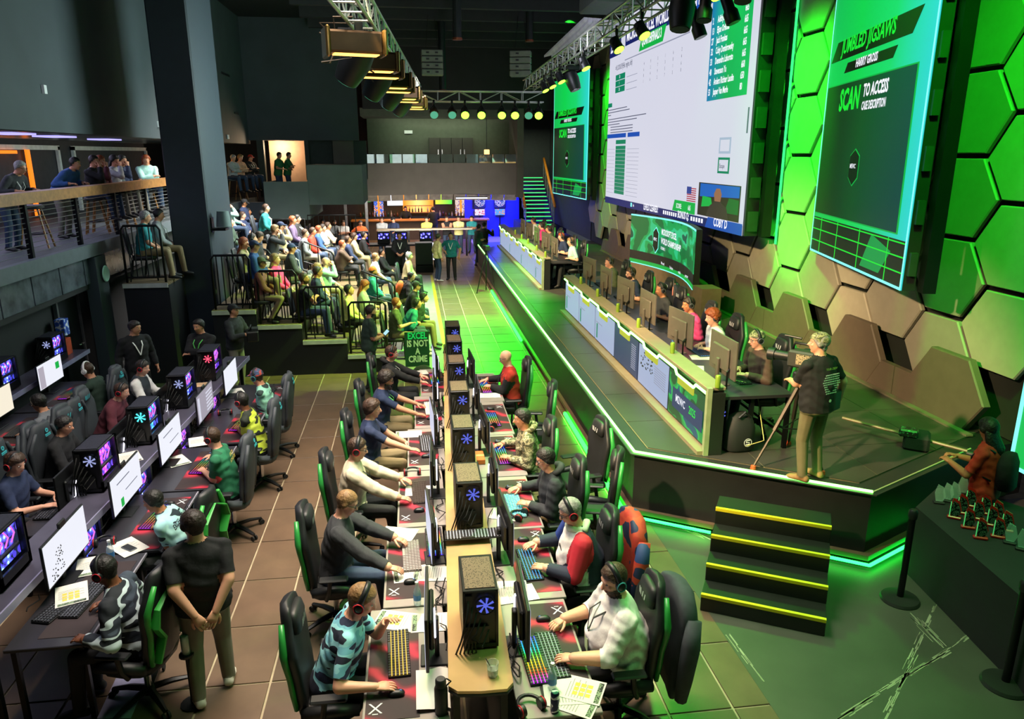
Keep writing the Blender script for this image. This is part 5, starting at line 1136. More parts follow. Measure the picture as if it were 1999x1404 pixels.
KB = {'black': keyboard(mat('kb_black', '141416', .5), KEYB, mat('legend_glow', '8f98a8', .5)), 'brown': keyboard(mat('kb_brown', '2e2622', .5), mat('key_brown', '3a302c', .5)), 'rgb': keyboard(mat('kb_black', '141416', .5), mat('key_dim', '22222a', .5), RAIN), 'gold': keyboard(mat('kb_black', '141416', .5), mat('key_dim', '22222a', .5), GOLDL), 'grey': keyboard(mat('kb_grey', '5a5450', .5), mat('key_lgrey', '8d8a86', .5)), 'white': keyboard(mat('kb_white', 'c8ccb8', .5), KEYW), 'blue': keyboard(mat('kb_grey2', '6a7480', .5), KEYBR, CYANL), 'cyan': keyboard(mat('kb_black', '141416', .5), mat('key_dim', '22222a', .5), BLUEL)}
mo = empty('mouse', 'x', 'mouse', (0, 0, 0)); MB().rings([rr_ring(0, 0, z, w, t, 12) for z, w, t in ((.0, .030, .055), (.015, .034, .062), (.03, .028, .05), (.04, .016, .03))]).build('shell', BLK, mo, True); MB().cyl((-.004, .03, .034), (.004, .03, .034), .01, n=8).build('wheel', mat('wheel_glow', '6080c0', .4, em=.4), mo); away(mo)
PADM = mat('mousepad_art', 'a01828', .7, pat=('streak', ('241718', '2b1a1b', '3c171b', '6e1826', 'b02038'), .8, [0, .5, .72, .9, 1.0])); PADD = mat('mousepad_dark', '2e2224', .75)
def pad_mesh(art, logo=True):
    e = empty('mousepad', 'x', 'mousepad', (0, 0, 0)); MB().bx((-.58, -.19, 0), (.58, .19, .004), .002).build('mat', PADM if art else PADD, e)
    if logo:
        m = MB(); m.fr((.46, -.12, .0045), (0, 1, 0), (-1, 0, 0), (0, 0, 1))
        m.add([(-.05, -.05, 0), (-.035, -.05, 0), (.05, .05, 0), (.035, .05, 0), (-.05, .05, 0), (-.035, .05, 0), (.05, -.05, 0), (.035, -.05, 0), (-.02, -.06, 0), (.02, -.06, 0), (.02, -.052, 0), (-.02, -.052, 0)], [(0, 1, 2, 3), (6, 5, 4, 7)[::-1], (8, 9, 10, 11)]); m.build('logo', MATS['logo_pale'], e)
    return away(e)
PAD = {'art': pad_mesh(True), 'dark': pad_mesh(False, False)}
hs = empty('headphones', 'x', 'headphones', (0, 0, 0)); MB().tube([(.085 * math.cos(t), .1 * math.sin(t), .04) for t in np.linspace(-.2, PI + .2, 12)], .014, 6).build('headband', BLK, hs, True)
for s in (-1, 1):
    c_ = MB().tube([(s * .06, -.02, .035), (s * .075, -.02, .035), (s * .105, -.02, .035)], [.042, .045, .036], 12).build('ear_cup', BLK, hs, 40); MB().tube([(s * .092, -.02 + .04 * math.cos(t), .035 + .04 * math.sin(t)) for t in np.linspace(0, 2 * PI, 11)[:-1]], .006, 5, True).build('ear_cup_ring', RED, c_, True)
away(hs)
def sheet(kind):
    e = empty('paper_sheet', 'x', 'paper', (0, 0, 0)); MB().bx((-.105, -.15, 0), (.105, .15, .002)).build('page', PAPER, e)
    m = MB(); 
    for i in range(7): m.bx((-.085, .06 - i * .018, .002), (.05 + .03 * ((i * 5) % 2), .064 - i * .018, .0026))
    m.build('print', mat('print_grey', '8a8a88', .8), e)
    if kind != 'text': MB().bx((-.09, -.14, .002), (.09, -.11, .0028)).build('picture_strip', mat('strip_green', '5d7a5a', .8, pat=('dots', ('3a4a3a', '8aa080', '26302a'), 60, [0, .4, .6])), e)
    if kind == 'grid':
        m = MB()
        for i in range(3):
            for j in range(3): m.bx((-.06 + i * .04, -.08 + j * .04, .002), (-.03 + i * .04, -.05 + j * .04, .0028))
        m.build('yellow_squares', mat('yellow_print', 'd8c050', .8), e)
    return away(e)
SHEET = {k: sheet(k) for k in ('text', 'strip', 'grid')}
bt = empty('water_bottle', 'x', 'bottle', (0, 0, 0)); GL = glass('clear_plastic', 'cfe2f0', .08, .35)
MB().lathe([(0, 0), (.03, 0), (.033, .01), (.033, .13), (.014, .18), (.014, .2), (0, .2)], n=14).build('body', GL, bt, 40); MB().lathe([(0, .2), (.016, .2), (.016, .22), (0, .22)], n=10).build('lid', WHITE, bt); MB().lathe([(.0335, .05), (.0338, .05), (.0338, .1), (.0335, .1)], n=14, ring=True).build('label_band', mat('band_blue', '3a78b8', .5), bt); away(bt)
# computers
PCB = mat('pc_shell', '17181b', .35); MESH = mat('pc_mesh', '4c4034', .6, .3, pat=('dots', ('16130f', '6a5a48'), 70, [0, .32]))
MESHD = mat('pc_mesh_dark', '1c1e28', .55, .3, pat=('dots', ('0e0f14', '2a2c3a'), 70, [0, .32]))
def pc(glow, fan, side, rear=True):
    """rear towards -Y, glass towards +X when side"""
    e = empty('desktop_computer', 'x', 'computer', (0, 0, 0)); w, d, h = .26, .50, .50
    m = MB(); m.bx((-w / 2, 0, .02), (-w / 2 + .02, d, h), .004); m.bx((-w / 2, 0, .02), (w / 2, d, .05)); m.bx((-w / 2, d - .03, .02), (w / 2, d, h)); m.bx((-w / 2, 0, h - .02), (w / 2, d, h), .004); m.bx((w / 2 - .02, 0, .02), (w / 2, .03, h)); m.bx((w / 2 - .02, d - .05, .02), (w / 2, d, h)); m.bx((-w / 2, .02, .02), (w / 2 - .02, .04, h - .02)); m.bx((w / 2 - .02, 0, .02), (w / 2, d, .13))
    sh = m.build('chassis', PCB, e)
    MB().bx((-w / 2 + .02, .03, h), (w / 2 - .02, d - .04, h + .006)).build('top_grille', MESHD if side else MESH, e)
    if side:
        MB().bx((w / 2 - .065, .05, .14), (w / 2 - .055, d - .05, h - .03)).build('circuit_board', glow, e); MB().bx((w / 2 - .055, .08, .24), (w / 2 - .02, d - .1, .28), .01).build('graphics_card', mat('card_dark', '2a2c38', .4), e)  # emissive board stands in for coloured light scattered inside the case
        m = MB()
        for i in range(3): m.tube([(w / 2 - .045, .12 + i * .10, .30), (w / 2 - .025, .15 + i * .10, .38), (w / 2 - .045, .10 + i * .12, .45)], .008, 5)
        m.build('coolant_tube', emat('tube_pink', 'e070e0', 1.5), e)
        MB().bx((w / 2 - .004, .03, .13), (w / 2, d - .05, h - .02)).build('side_glass', glass('pc_glass', '20242e', .03, .10), e)
    else: MB().bx((w / 2 - .02, .02, .12), (w / 2 - .002, d - .03, h - .02)).build('side_panel', PCB, e)
    m = MB(); c = (.035, -.002, .375); r_ = .07; m.fr(c, (1, 0, 0), (0, 0, 1), (0, -1, 0)); m.lathe([(r_, 0), (r_ + .008, 0), (r_ + .008, .008), (r_, .008)], n=20, ring=True); fr_ = m.build('fan_ring', BLKM, e)
    m = MB(); m.fr(c, (1, 0, 0), (0, 0, 1), (0, -1, 0))
    for k in range(7):
        a = 2 * PI * k / 7; m.add([(math.cos(a + q) * rr_, math.sin(a + q) * rr_, zz) for q, rr_, zz in ((0, .018, .002), (.55, .018, .002), (.62, .066, .004), (.3, .066, .004))], [(0, 1, 2, 3)])
    m.lathe([(0, .0), (.018, 0), (.018, .006), (0, .006)], n=10); m.build('fan_blades', fan, fr_)
    m = MB(); m.bx((-.11, -.004, .06), (.06, .0, .2)); m.build('card_slots', mat('port_metal', '3a3a3c', .4, .6), e); MB().bx((-.11, -.004, .30), (-.06, .0, .46)).build('rear_ports', mat('port_metal', '3a3a3c', .4, .6), e)
    if rear:
        m = MB(); q = random.Random(int(glow.name.__hash__() if 0 else len(glow.name)))
        for k in range(6): m.tube([(-.09 + .03 * k, -.002, .42 - .05 * k), (-.1 + .02 * k, -.05 - .01 * k, .34 - .05 * k), (-.15 + .02 * k, -.07, .14), (-.19 + .03 * k, -.03, .0)], .007, 5)
        m.build('rear_cables', RUB, e, True)
    return away(e)
def glowm(n, cols): return emat(n, cols[0], 3.0, ('dots', cols, 13, [0, .22, .42, .6][:len(cols)]))
FANW = emat('fan_white', 'b8c2ff', .7); FANB = emat('fan_bluewhite', '6a78ff', .75)
PC = {'c': pc(glowm('g_none', ('202020', '303030')), FANB, False), 'blue': pc(glowm('g_blue', ('bfe8ff', '4a60ff', '3030a0', '12143a')), FANW, True), 'pink': pc(glowm('g_pink', ('ff80a0', 'c040e0', '5038c0', '1a1440')), FANW, True), 'cyan': pc(glowm('g_cyan', ('70f0ff', '3090d0', '4040b0', '141a3a')), emat('fan_cyan', '50e8f0', 1.8), True), 'violet': pc(glowm('g_violet', ('e080ff', '8040e0', '5030b0', '1c1040')), emat('fan_red', 'ff5070', 1.6), True), 'green': pc(glowm('g_green', ('a0ffb0', '5060e0', '3a30a0', '101830')), FANW, True)}
USED = set()
def use(proto, loc, rz, label, group=None, **k):
    o = copy_tree(proto, loc, rz, label, group, **k)
    if proto in (CH_G, CH_D, CH_B): o.scale = (1.12, 1, 1)
    return o

# ---------------------------------------------------------------- centre table
SHELFM = mat('beige_shelf', 'dcb884', .2, .45, var=.12, scale=3); DESKM = mat('grey_desk', '8d8680', .5, var=.06); DESKB = mat('black_desk', '1d1c1f', .45)
sx0 = lambda y: .14 + .04 * (y - 4.4); sx1 = lambda y: .59 + .022 * (y - 4.3)
sh = empty('centre_shelf', 'long beige raised shelf running down the middle of the centre table', 'shelf', (.36, 4.3, 0))
m = MB(); poly = [(.14 - .36, .08), (.2 - .36, .02), (.36 - .36, 0), (.54 - .36, .0), (.59 - .36, .06), (sx1(14) - .36, 9.7), (sx0(14) - .36, 9.7)]; m.prism(poly, .91, .94); m.build('shelf_top', SHELFM, sh)
m = MB(); m.prism([(x * 1.01, y - .006 if y < .5 else y) for x, y in poly], .895, .912); m.build('shelf_edge', BLK, sh)
for i in range(6):
    y = .15 + 1.85 * i; xl, xr = sx0(y + 4.3) - .36, sx1(y + 4.3) - .36; m = MB(); m.bx((xl + .03, y, 0), (xl + .08, y + .06, .9)); m.bx((xr - .08, y, 0), (xr - .03, y + .06, .9)); m.build('leg', BLKM, sh)
pcy = [4.74, 6.58, 8.05, 9.45, 10.85, 12.2, 13.35]
who_pc = ['nearest, behind a cocktail glass', 'second, behind the first tower', 'third', 'fourth', 'fifth', 'sixth', 'farthest']
for i, y in enumerate(pcy): use(PC['c'], (.40 + .033 * (y - 4.7), y, .94), 0, 'black tower computer on the beige centre shelf, %s along the shelf' % who_pc[i])
g_ = empty('cocktail_glass', 'clear tumbler with a straw on the near end of the beige shelf', 'glass', (*seen(962, 1318, .945), .94)); MB().lathe([(0, 0), (.036, 0), (.044, .11), (.041, .11), (.033, .008), (0, .008)], n=18).build('tumbler', glass('drink_glass', 'e8f0f0', .04, .3), g_, 40); MB().lathe([(0, .01), (.033, .01), (.038, .06), (0, .062)], n=14).build('drink', glass('drink', 'b8c8b8', .1, .5), g_, 40); MB().tube([(.01, 0, .02), (-.05, -.02, .16)], .004, 5).build('straw', BLK, g_)
L_ST = [4.95, 6.4, 7.8, 9.3, 10.72, 12.25]; R_ST = [4.97, 6.3, 7.52, 8.95, 10.3, 11.85]
WL = ['person in the patterned cyan jersey', 'person in the dark grey jacket', 'person in the cream fleece', 'person in the navy tee', 'bearded person with curly hair', 'person in the black hooded jacket']
WR = ['person in the white shirt', 'person in the blue white and red hoodie', 'person in the black pullover', 'person in the camouflage hoodie', 'empty seat between two players', 'bald person in the red top']
kbl = ['gold', 'grey', 'brown', 'black', 'white', 'rgb']; kbr = ['black', 'cyan', 'blue', 'rgb', 'rgb', 'rgb']
for side_, ST, WHO, KBS in ((1, L_ST, WL, kbl), (-1, R_ST, WR, kbr)):
    for i, y in enumerate(ST):
        y0 = (ST[i - 1] + y) / 2 if i else 4.22; y1 = (ST[i + 1] + y) / 2 if i < 5 else y + .8
        if side_ > 0: xo = -.5 + .07 * (y - 4.5); xi = sx0(y) - .01
        else: xo = 1.2 + .022 * (y - 4.3); xi = sx1(y) + .01
        w = WHO[i]; c = (xo + xi) / 2
        e = empty('player_desk', 'grey edged desk section in front of the ' + w, 'desk', (c, y, 0)); hw = abs(xo - xi) / 2 - .005
        MB().bx((-hw, y0 - y + .012, .70), (hw, y1 - y - .012, .73), .005).build('desk_top', DESKM, e)
        for a in (-hw + .05, hw - .05):
            for b in (y0 - y + .08, y1 - y - .08): MB().bx((a - .02, b - .02, 0), (a + .02, b + .02, .70)).build('leg', BLKM, e)
        rz = -PI / 2 if side_ > 0 else PI / 2
        kx = xo + side_ * .30 if side_ > 0 else xo - .24
        use(PAD['art'], (xo + side_ * .215, y - .02 * side_, .73), rz, ('red patterned' if side_ > 0 else 'dark red') + ' mousepad under the hands of the ' + w if 'seat' not in w else 'red patterned mousepad at the ' + w)
        use(KB[KBS[i]], (xo + side_ * .25, y + .1 * side_, .734), rz + .04, ({'gold': 'amber lit', 'grey': 'grey', 'brown': 'brown', 'black': 'black', 'white': 'white', 'rgb': 'rainbow lit', 'cyan': 'blue lit', 'blue': 'pale blue'}[KBS[i]]) + ' keyboard in front of the ' + w)
        use(mo, (xo + side_ * .24, y - .36 * side_, .734), rz, 'black mouse on the mousepad of the ' + w)
        mx = xo + side_ * (.50 if side_ > 0 else .42) + (0 if side_ > 0 else -.0)
        use(MON['u'], (xi - side_ * .14, y + .05, .73), rz - PI + (.05 if i % 2 else -.03), 'black monitor facing the ' + w)
    ends = None

# ---------------------------------------------------------------- player rows on the audience side
tiltx = lambda y: .045 * (y - 6)
R1Y = [6.25, 7.62, 9.0, 10.45, 11.8]
R1W = ['person in the black and white jersey', 'young person in the pale teal jersey', 'person in the green jersey', 'person in the yellow jersey', 'person in the aqua jersey with a patterned cap']
kb1 = ['black', 'rgb', 'rgb', 'rgb', 'black']; mon1 = ['white', 'white', 'white', 'grey', 'white']
tr = empty('equipment_shelf', 'long dark shelf carrying the glowing computers between two desk rows', 'shelf', (-3.55, 5.4, 0))
m = MB(); m.prism([(-.22, .0), (.18, .0), (.18 + .36, 8.1), (-.22 + .36, 8.1)], .94, .97); m.build('shelf_top', mat('indigo_shelf', '4a4858', .3), tr); m = MB(); m.prism([(.18, 0), (.195, 0), (.195 + .36, 8.1), (.18 + .36, 8.1)], .90, .975); m.build('shelf_edge', mat('edge_lilac', '8c8aa8', .35), tr)
for i in range(5): y = .1 + 1.9 * i; m = MB(); m.bx((-.2 + tiltx(y + 6), y, 0), (-.15 + tiltx(y + 6), y + .05, .94)); m.bx((.1 + tiltx(y + 6), y, 0), (.15 + tiltx(y + 6), y + .05, .94)); m.build('leg', BLKM, tr)
for i, y in enumerate(R1Y):
    w = R1W[i]; x0 = -3.32 + tiltx(y); xo = -2.72 + .095 * (y - 6)
    e = empty('player_desk', 'black desk section in front of the ' + w, 'desk', ((x0 + xo) / 2, y, 0)); hw = (xo - x0) / 2; y0 = -.66 if i else -.75
    MB().bx((-hw, y0, .70), (hw, .68, .73), .005).build('desk_top', mat('desk_dark', '2b2a30', .35), e); MB().bx((hw - .02, y0, .705), (hw + .012, .68, .728)).build('edge_strip', mat('edge_pale', '8a8894', .4), e)
    for a in (-hw + .05, hw - .05):
        for b in (y0 + .06, .6): MB().bx((a - .02, b - .02, 0), (a + .02, b + .02, .70)).build('leg', BLKM, e)
    use(PAD['dark' if i < 1 else 'art'], (xo - .22, y - .05, .73), PI / 2, 'dark red mousepad in front of the ' + w)
    use(KB[kb1[i]], (xo - .25, y + (.05 if i else -.1), .734), PI / 2 - .12, ('rainbow lit' if kb1[i] == 'rgb' else 'black') + ' keyboard in front of the ' + w)
    use(mo, (xo - .22, y + .36, .734), PI / 2, 'black mouse beside the keyboard of the ' + w)
    mm = use(MON[mon1[i]], (-3.23 + tiltx(y), y + .28 - .05 * i, .73), -PI / 2, ('grey spreadsheet' if i == 3 else 'bright white') + ' monitor facing the ' + w)
    # what the screen shows
    s = Scr(mm, (mm.location.x + .0165, mm.location.y - .42, .73), (0, 1, 0))
    if i == 0:
        q = random.Random(2)
        for k in range(90):
            a, b = .07 + q.random() * .24, .17 + q.random() * .24
            if b - .17 > (a - .02) * 1.2: continue
            s.rect(a, b, a + .008 + .008 * q.random(), b + .008, SBLK, 'puzzle_mark', .002) if k < 60 else None
    elif i in (1, 2): s.rect(.15, .44, .5, .448, SGREY, 'text_line', .002); s.rect(.35, .30, .7, .306, SGREY, 'text_line', .002)
    if i == 1: s.rect(.2, .17, .27, .26, SGRN, 'green_cell', .002)
    if i == 3:
        for k in range(6): s.rect(.45, .2 + k * .05, .75, .22 + k * .05, SW, 'cell_block', .002)
        s.rect(.04, .17, .12, .5, SW, 'cell_block', .002)
pk = ['green', 'pink', 'cyan', 'blue', 'violet']; py = [5.95, 7.85, 9.22, 10.6, 11.95]
for i in range(5): use(PC[pk[i]], (-3.60 + tiltx(py[i]), py[i], .97), .0, ('tower computer glowing %s on the dark shelf, ' % {'green': 'green', 'pink': 'pink and violet', 'cyan': 'cyan', 'blue': 'pale blue', 'violet': 'purple with a red fan'}[pk[i]]) + ('nearest' if i == 0 else 'behind the ' + ('green', 'pink', 'cyan', 'blue')[i - 1] + ' one'))
for i, y in enumerate((6.95, 8.3, 9.72, 11.15)): use(PC[('blue', 'blue', 'violet', 'violet')[i]], (-3.45 + tiltx(y), y, .42), 0, 'tower computer under the dark shelf behind the screen of the ' + R1W[i + 1].split(' in the ')[1].split(' with')[0])
for i, y in enumerate((6.95, 8.3, 9.72, 11.15)): m = MB(); 
FARW = ['young person in the navy tee with a headset', 'person hidden behind a glowing computer', 'person leaning low behind a dark computer', 'person in the padded vest']
for i, y in enumerate((8.05, 9.3, 10.8, 11.9)):
    x = -4.0 + tiltx(y); w = FARW[i]
    e = empty('player_desk', 'narrow dark desk in front of the ' + w, 'desk', (x, y, 0)); MB().bx((-.26, -.62, .70), (.26, .6, .73), .005).build('desk_top', mat('desk_dark', '2b2a30', .35), e)
    for a in (-.22, .22):
        for b in (-.55, .55): MB().bx((a - .02, b - .02, 0), (a + .02, b + .02, .70)).build('leg', BLKM, e)
    use(MON['t'], (x + .16, y - .1, .73), PI / 2, 'black monitor with glowing mark facing the ' + w)
    use(KB['black'], (x - .12, y, .734), -PI / 2, 'black keyboard in front of the ' + w)
R2Y = [10.65, 12.3]; R2W = ['person in grey typing at the cream screen', 'person with white headphones']
t2 = empty('equipment_shelf', 'dark shelf carrying computers along the wall row', 'shelf', (-6.28, 9.0, 0)); MB().bx((-.2, 0, .94), (.2, 5.4, .97)).build('shelf_top', mat('indigo_shelf', '4a4858', .3), t2); MB().bx((.2, 0, .9), (.215, 5.4, .975)).build('shelf_edge', mat('edge_lilac', '8c8aa8', .35), t2)
for b in (.1, 2.6, 5.2): MB().bx((-.18, b, 0), (-.13, b + .05, .94)).build('leg', BLKM, t2)
for i, y in enumerate(R2Y):
    w = R2W[i]; e = empty('player_desk', 'dark wall desk in front of the ' + w, 'desk', (-5.7, y, 0)); MB().bx((-.36, -.8, .70), (.36, .78, .73), .005).build('desk_top', mat('desk_dark', '2b2a30', .35), e)
    for a in (-.3, .3):
        for b in (-.7, .7): MB().bx((a - .02, b - .02, 0), (a + .02, b + .02, .70)).build('leg', BLKM, e)
    mm = use(MON['cream' if i == 0 else 'white'], (-5.93, y + .2, .73), -PI / 2, ('cream' if i == 0 else 'white') + ' monitor facing the ' + w)
    s = Scr(mm, (mm.location.x + .0165, mm.location.y - .42, .73), (0, 1, 0))
    if i: s.rect(.6, .34, .72, .45, SGRN, 'green_cell', .002); s.rect(.03, .16, .2, .5, emat('mon_pane', 'c4bccb', .8), 'side_pane', .002)
    else: s.rect(.1, .17, .16, .24, SGRN, 'green_cell', .002); s.rect(.07, .36, .12, .40, SGREY, 'text_line', .002)
    use(PAD['art'], (-5.56, y, .73), PI / 2, 'red mousepad in front of the ' + w); use(KB['rgb' if i else 'black'], (-5.58, y, .734), PI / 2, ('rainbow lit' if i else 'black') + ' keyboard in front of the ' + w); use(mo, (-5.5, y + .36, .734), PI / 2, 'black mouse of the ' + w)
use(PC['blue'], (-6.30, 13.25, .97), 0, 'tower computer glowing blue against the dark wall, farthest one'); use(PC['blue'], (-6.32, 11.6, .97), 0, 'tower computer glowing blue at the picture edge by the wall')

# ---------------------------------------------------------------- raked seating
ZK = [.10, .41, .75, 1.10, 1.43, 1.77, 2.06]; XK = [(-.55, .72), (-1.43, -.55), (-2.33, -1.43), (-3.22, -2.33), (-4.08, -3.22), (-4.9, -4.08), (-5.62, -4.78)]
EDGEM = mat('pale_edge', 'c4c6be', .5); DECKM = mat('riser_deck', '6b5a42', .5, pat=('hatch', ('5a4a34', '77664a'), 6)); RISM = mat('riser_black', '14161b', .6)
HAZ = mat('hazard_tape', 'd8c020', .6, pat=('hatch', ('15150f', 'd8c81c'), 14))
for k, ((x0, x1), z) in enumerate(zip(XK, ZK)):
    ya = 15.45 if k else 14.9
    if k == 5: ya = 18.4
    if k == 6: ya = 15.2
    yl = 1.08 if k == 6 else 13
    e = empty('seating_riser', ('low floor platform of the raked seating with hazard tape' if k == 0 else 'raked seating step, %s level up from the floor' % ('first', 'second', 'third', 'fourth', 'fifth', 'sixth')[k - 1]), 'platform', ((x0 + x1) / 2, ya, 0)); h = (x1 - x0) / 2
    MB().bx((-h, .03, 0), (h, yl, z - .05)).build('base', RISM, e); MB().bx((-h, 0, z - .05), (h, yl, z)).build('deck', DECKM if k else mat('platform_grey', '6f7066', .6), e)
    if k == 0: MB().bx((h - .1, 0, z), (h, 13, z + .003)).build('hazard_stripe', HAZ, e); MB().bx((-h, -.01, z - .04), (h, .0, z)).build('hazard_stripe', HAZ, e)
    else: MB().bx((-h, -.02, z - .09), (h, .0, z - .005)).build('edge_strip', EDGEM, e)
    if k in (1, 2, 3, 4, 6):
        r_ = empty('guard_rail', 'black guard rail at the near end of the %s seating level' % ('first', 'second', 'third', 'fourth', 'fifth', 'sixth')[k - 1], 'railing', ((x0 + x1) / 2, ya + .1, z)); a = h - .06
        m = MB(); m.tube([(-a, 0, 0), (-a, 0, 1.02), (-a + .06, 0, 1.1), (a - .06, 0, 1.1), (a, 0, 1.02), (a, 0, 0)], .024, 8); m.build('rail_frame', BLKM, r_, True); MB().cyl((-a, 0, .1), (a, 0, .1), .018, n=6).build('bottom_bar', BLKM, r_)
        for i in range(6): MB().cyl((-a + 2 * a * (i + 1) / 7, 0, .1), (-a + 2 * a * (i + 1) / 7, 0, 1.1), .012, n=6).build('baluster', BLKM, r_)
for i, (px, py, k) in enumerate(((492, 478, 4), (620, 482, 3), (735, 540, 2))):
    x, y = seen(px, py, ZK[k] + .9); e = empty('aisle_handrail', 'black looped handrail on the %s aisle step' % ('upper', 'middle', 'lower')[i], 'railing', (x, y, ZK[k] - .2)); MB().tube([(-.42, 0, .3), (-.42, 0, 1.15), (-.36, 0, 1.25), (.36, 0, .95), (.42, 0, .85), (.42, 0, -.1)], .024, 8).build('rail_loop', BLKM, e, True); MB().cyl((0, 0, .1), (0, 0, 1.1), .016, n=6).build('post', BLKM, e); MB().cyl((-.42, 0, .7), (.42, 0, .42), .014, n=6).build('mid_bar', BLKM, e)
for j in range(2):
    r_ = empty('guard_rail', 'black guard rail along the back of the seating, ' + ('beyond the seats' if j else 'below the booth'), 'railing', (-4.2 if j == 0 else -2.7, 24.8 + 1.5 * j, 1.43)); L = 1.6
    MB().tube([(-L / 2, 0, 0), (-L / 2, 0, 1.05), (L / 2, 0, 1.05), (L / 2, 0, 0)], .024, 8).build('rail_frame', BLKM, r_, True)
    for i in range(8): MB().cyl((-L / 2 + L * (i + 1) / 9, 0, .05), (-L / 2 + L * (i + 1) / 9, 0, 1.05), .012, n=6).build('baluster', BLKM, r_)
# ---------------------------------------------------------------- clothes
for n_, c_ in dict(navy='1f2c4c', black_top='141518', charcoal_top='2d2f33', cream='cdbfa4', white_top='dcdad6', red_top='b8301e', rust='9a4a2a', teal_top='1f7f84', green_top='2a6a3c', grey_top='70757a', ltgrey='a2a6a8', orange_top='d8622a', pink_top='d83a78', brown_top='4a382c', yellow_top='cdbb55', ltyellow='d6d08a', blue_top='2a4f86', ltteal='9cc6bc', plaid='7a4a3c', olive='4b5138', maroon='5a2430', dkgreen='22382c', sand='b5a27c', peach='d0a080', purple='5a4a6a').items(): CL[n_] = mat('cloth_' + n_, c_, .85, var=.14, scale=11, bump=.45)
CL['jersey_cyan'] = mat('jersey_cyan', '7fc4d0', .8, pat=('camo', ('141c30', '8fd0d8', '6fb4c8', '182440'), 5.5, (.6, .6, 2.2)))
CL['jersey_bw'] = mat('jersey_bw', 'c8d4d8', .8, pat=('camo', ('1a2028', 'c2d4d8', '222a36', '3a4654'), 4.5, (.7, .7, 1.8)))
CL['jersey_teal'] = mat('jersey_teal', 'a8d8d4', .8, pat=('camo', ('1c2c34', 'a6dcd4', '9ed2d6', '243844'), 4.5, (.7, .7, 1.6)))
CL['jersey_green'] = mat('jersey_green', '1f6a45', .8, pat=('camo', ('c03a34', '1c6846', '237650', '17583a'), 3.2))
CL['jersey_green'].node_tree.nodes['Color Ramp'].color_ramp.elements[1].position = .36
CL['jersey_yellow'] = mat('jersey_yellow', 'b8cc38', .8, pat=('camo', ('20281c', 'b4ca34', 'c2d648', '2a3420'), 4.5, (.7, .7, 1.8)))
CL['jersey_aqua'] = mat('jersey_aqua', '9ad8bc', .8, pat=('camo', ('243a36', '9adcc0', '8accb4', '203430'), 4.2, (.7, .7, 1.8)))
CL['camo_hood'] = mat('camo_hood', '8a8468', .85, pat=('camo', ('4a4a34', 'a59c78', '6a6a48', 'c0b894'), 13))
CL['cap_pat'] = mat('cap_pattern', '3a4a6a', .8, pat=('camo', ('a8443a', '2a3a5a', '4a5a7a', '1a2230'), 16)); CL['cap_camo'] = mat('cap_camo', '77785a', .85, pat=('camo', ('454a32', '8a8a66', '65694a', 'a8a684'), 18))
CL['france'] = CL['white_top']
def back_text(body, size, lines_dz=.0, mm='text_black', vertical=False, off=.135):
    def fn(root, g, shell, d):
        N, X, Yf, u = g['N'], g['X'], g['Yf'], g['u']; M = M4(((X.x, u.x, -Yf.x, 0), (X.y, u.y, -Yf.y, 0), (X.z, u.z, -Yf.z, 0), (0, 0, 0, 1)))
        for i, b in enumerate(body.split('\n')):
            mb = N - u * (.13 + lines_dz + i * size * 1.15) - Yf * off; M2 = M.copy(); M2.translation = mb; o = text(b, size, M2, MATS[mm], None, 'lettering', .8, .03, 'CENTER'); o.parent = root
    return fn
mat('text_black', '15181a', .8); mat('text_white', 'd8e0d8', .8); mat('text_yellow', 'd8cf6a', .8)
def tour_shirt(root, g, shell, d):
    back_text('TOUR CREW', .035, -.01, 'text_yellow', off=.16)(root, g, shell, d)
    N, X, Yf, u = g['N'], g['X'], g['Yf'], g['u']; M = M4(((X.x, u.x, -Yf.x, 0), (X.y, u.y, -Yf.y, 0), (X.z, u.z, -Yf.z, 0), (0, 0, 0, 1))); M.translation = N - u * .3 - Yf * .172
    q = random.Random(3); m = MB(); m.T = M
    for r_ in range(9):
        x = -.13 + .012 * abs(r_ - 3); 
        while x < .12 - .012 * abs(r_ - 3): w = q.uniform(.012, .03); m.bx((x, .13 - r_ * .026, 0), (x + w, .142 - r_ * .026, .002)); x += w + .006
    m.lathe([(0, 0), (.018, 0), (.018, .002), (0, .002)], (0, -.16, 0), 10); m.T = None; m.build('shirt_print', MATS['text_white'], root)
    m = MB(); m.box((.24, -.02, .92), (.16, .1, .24), .2, .02); m.build('belt_pouch', BLK, root)
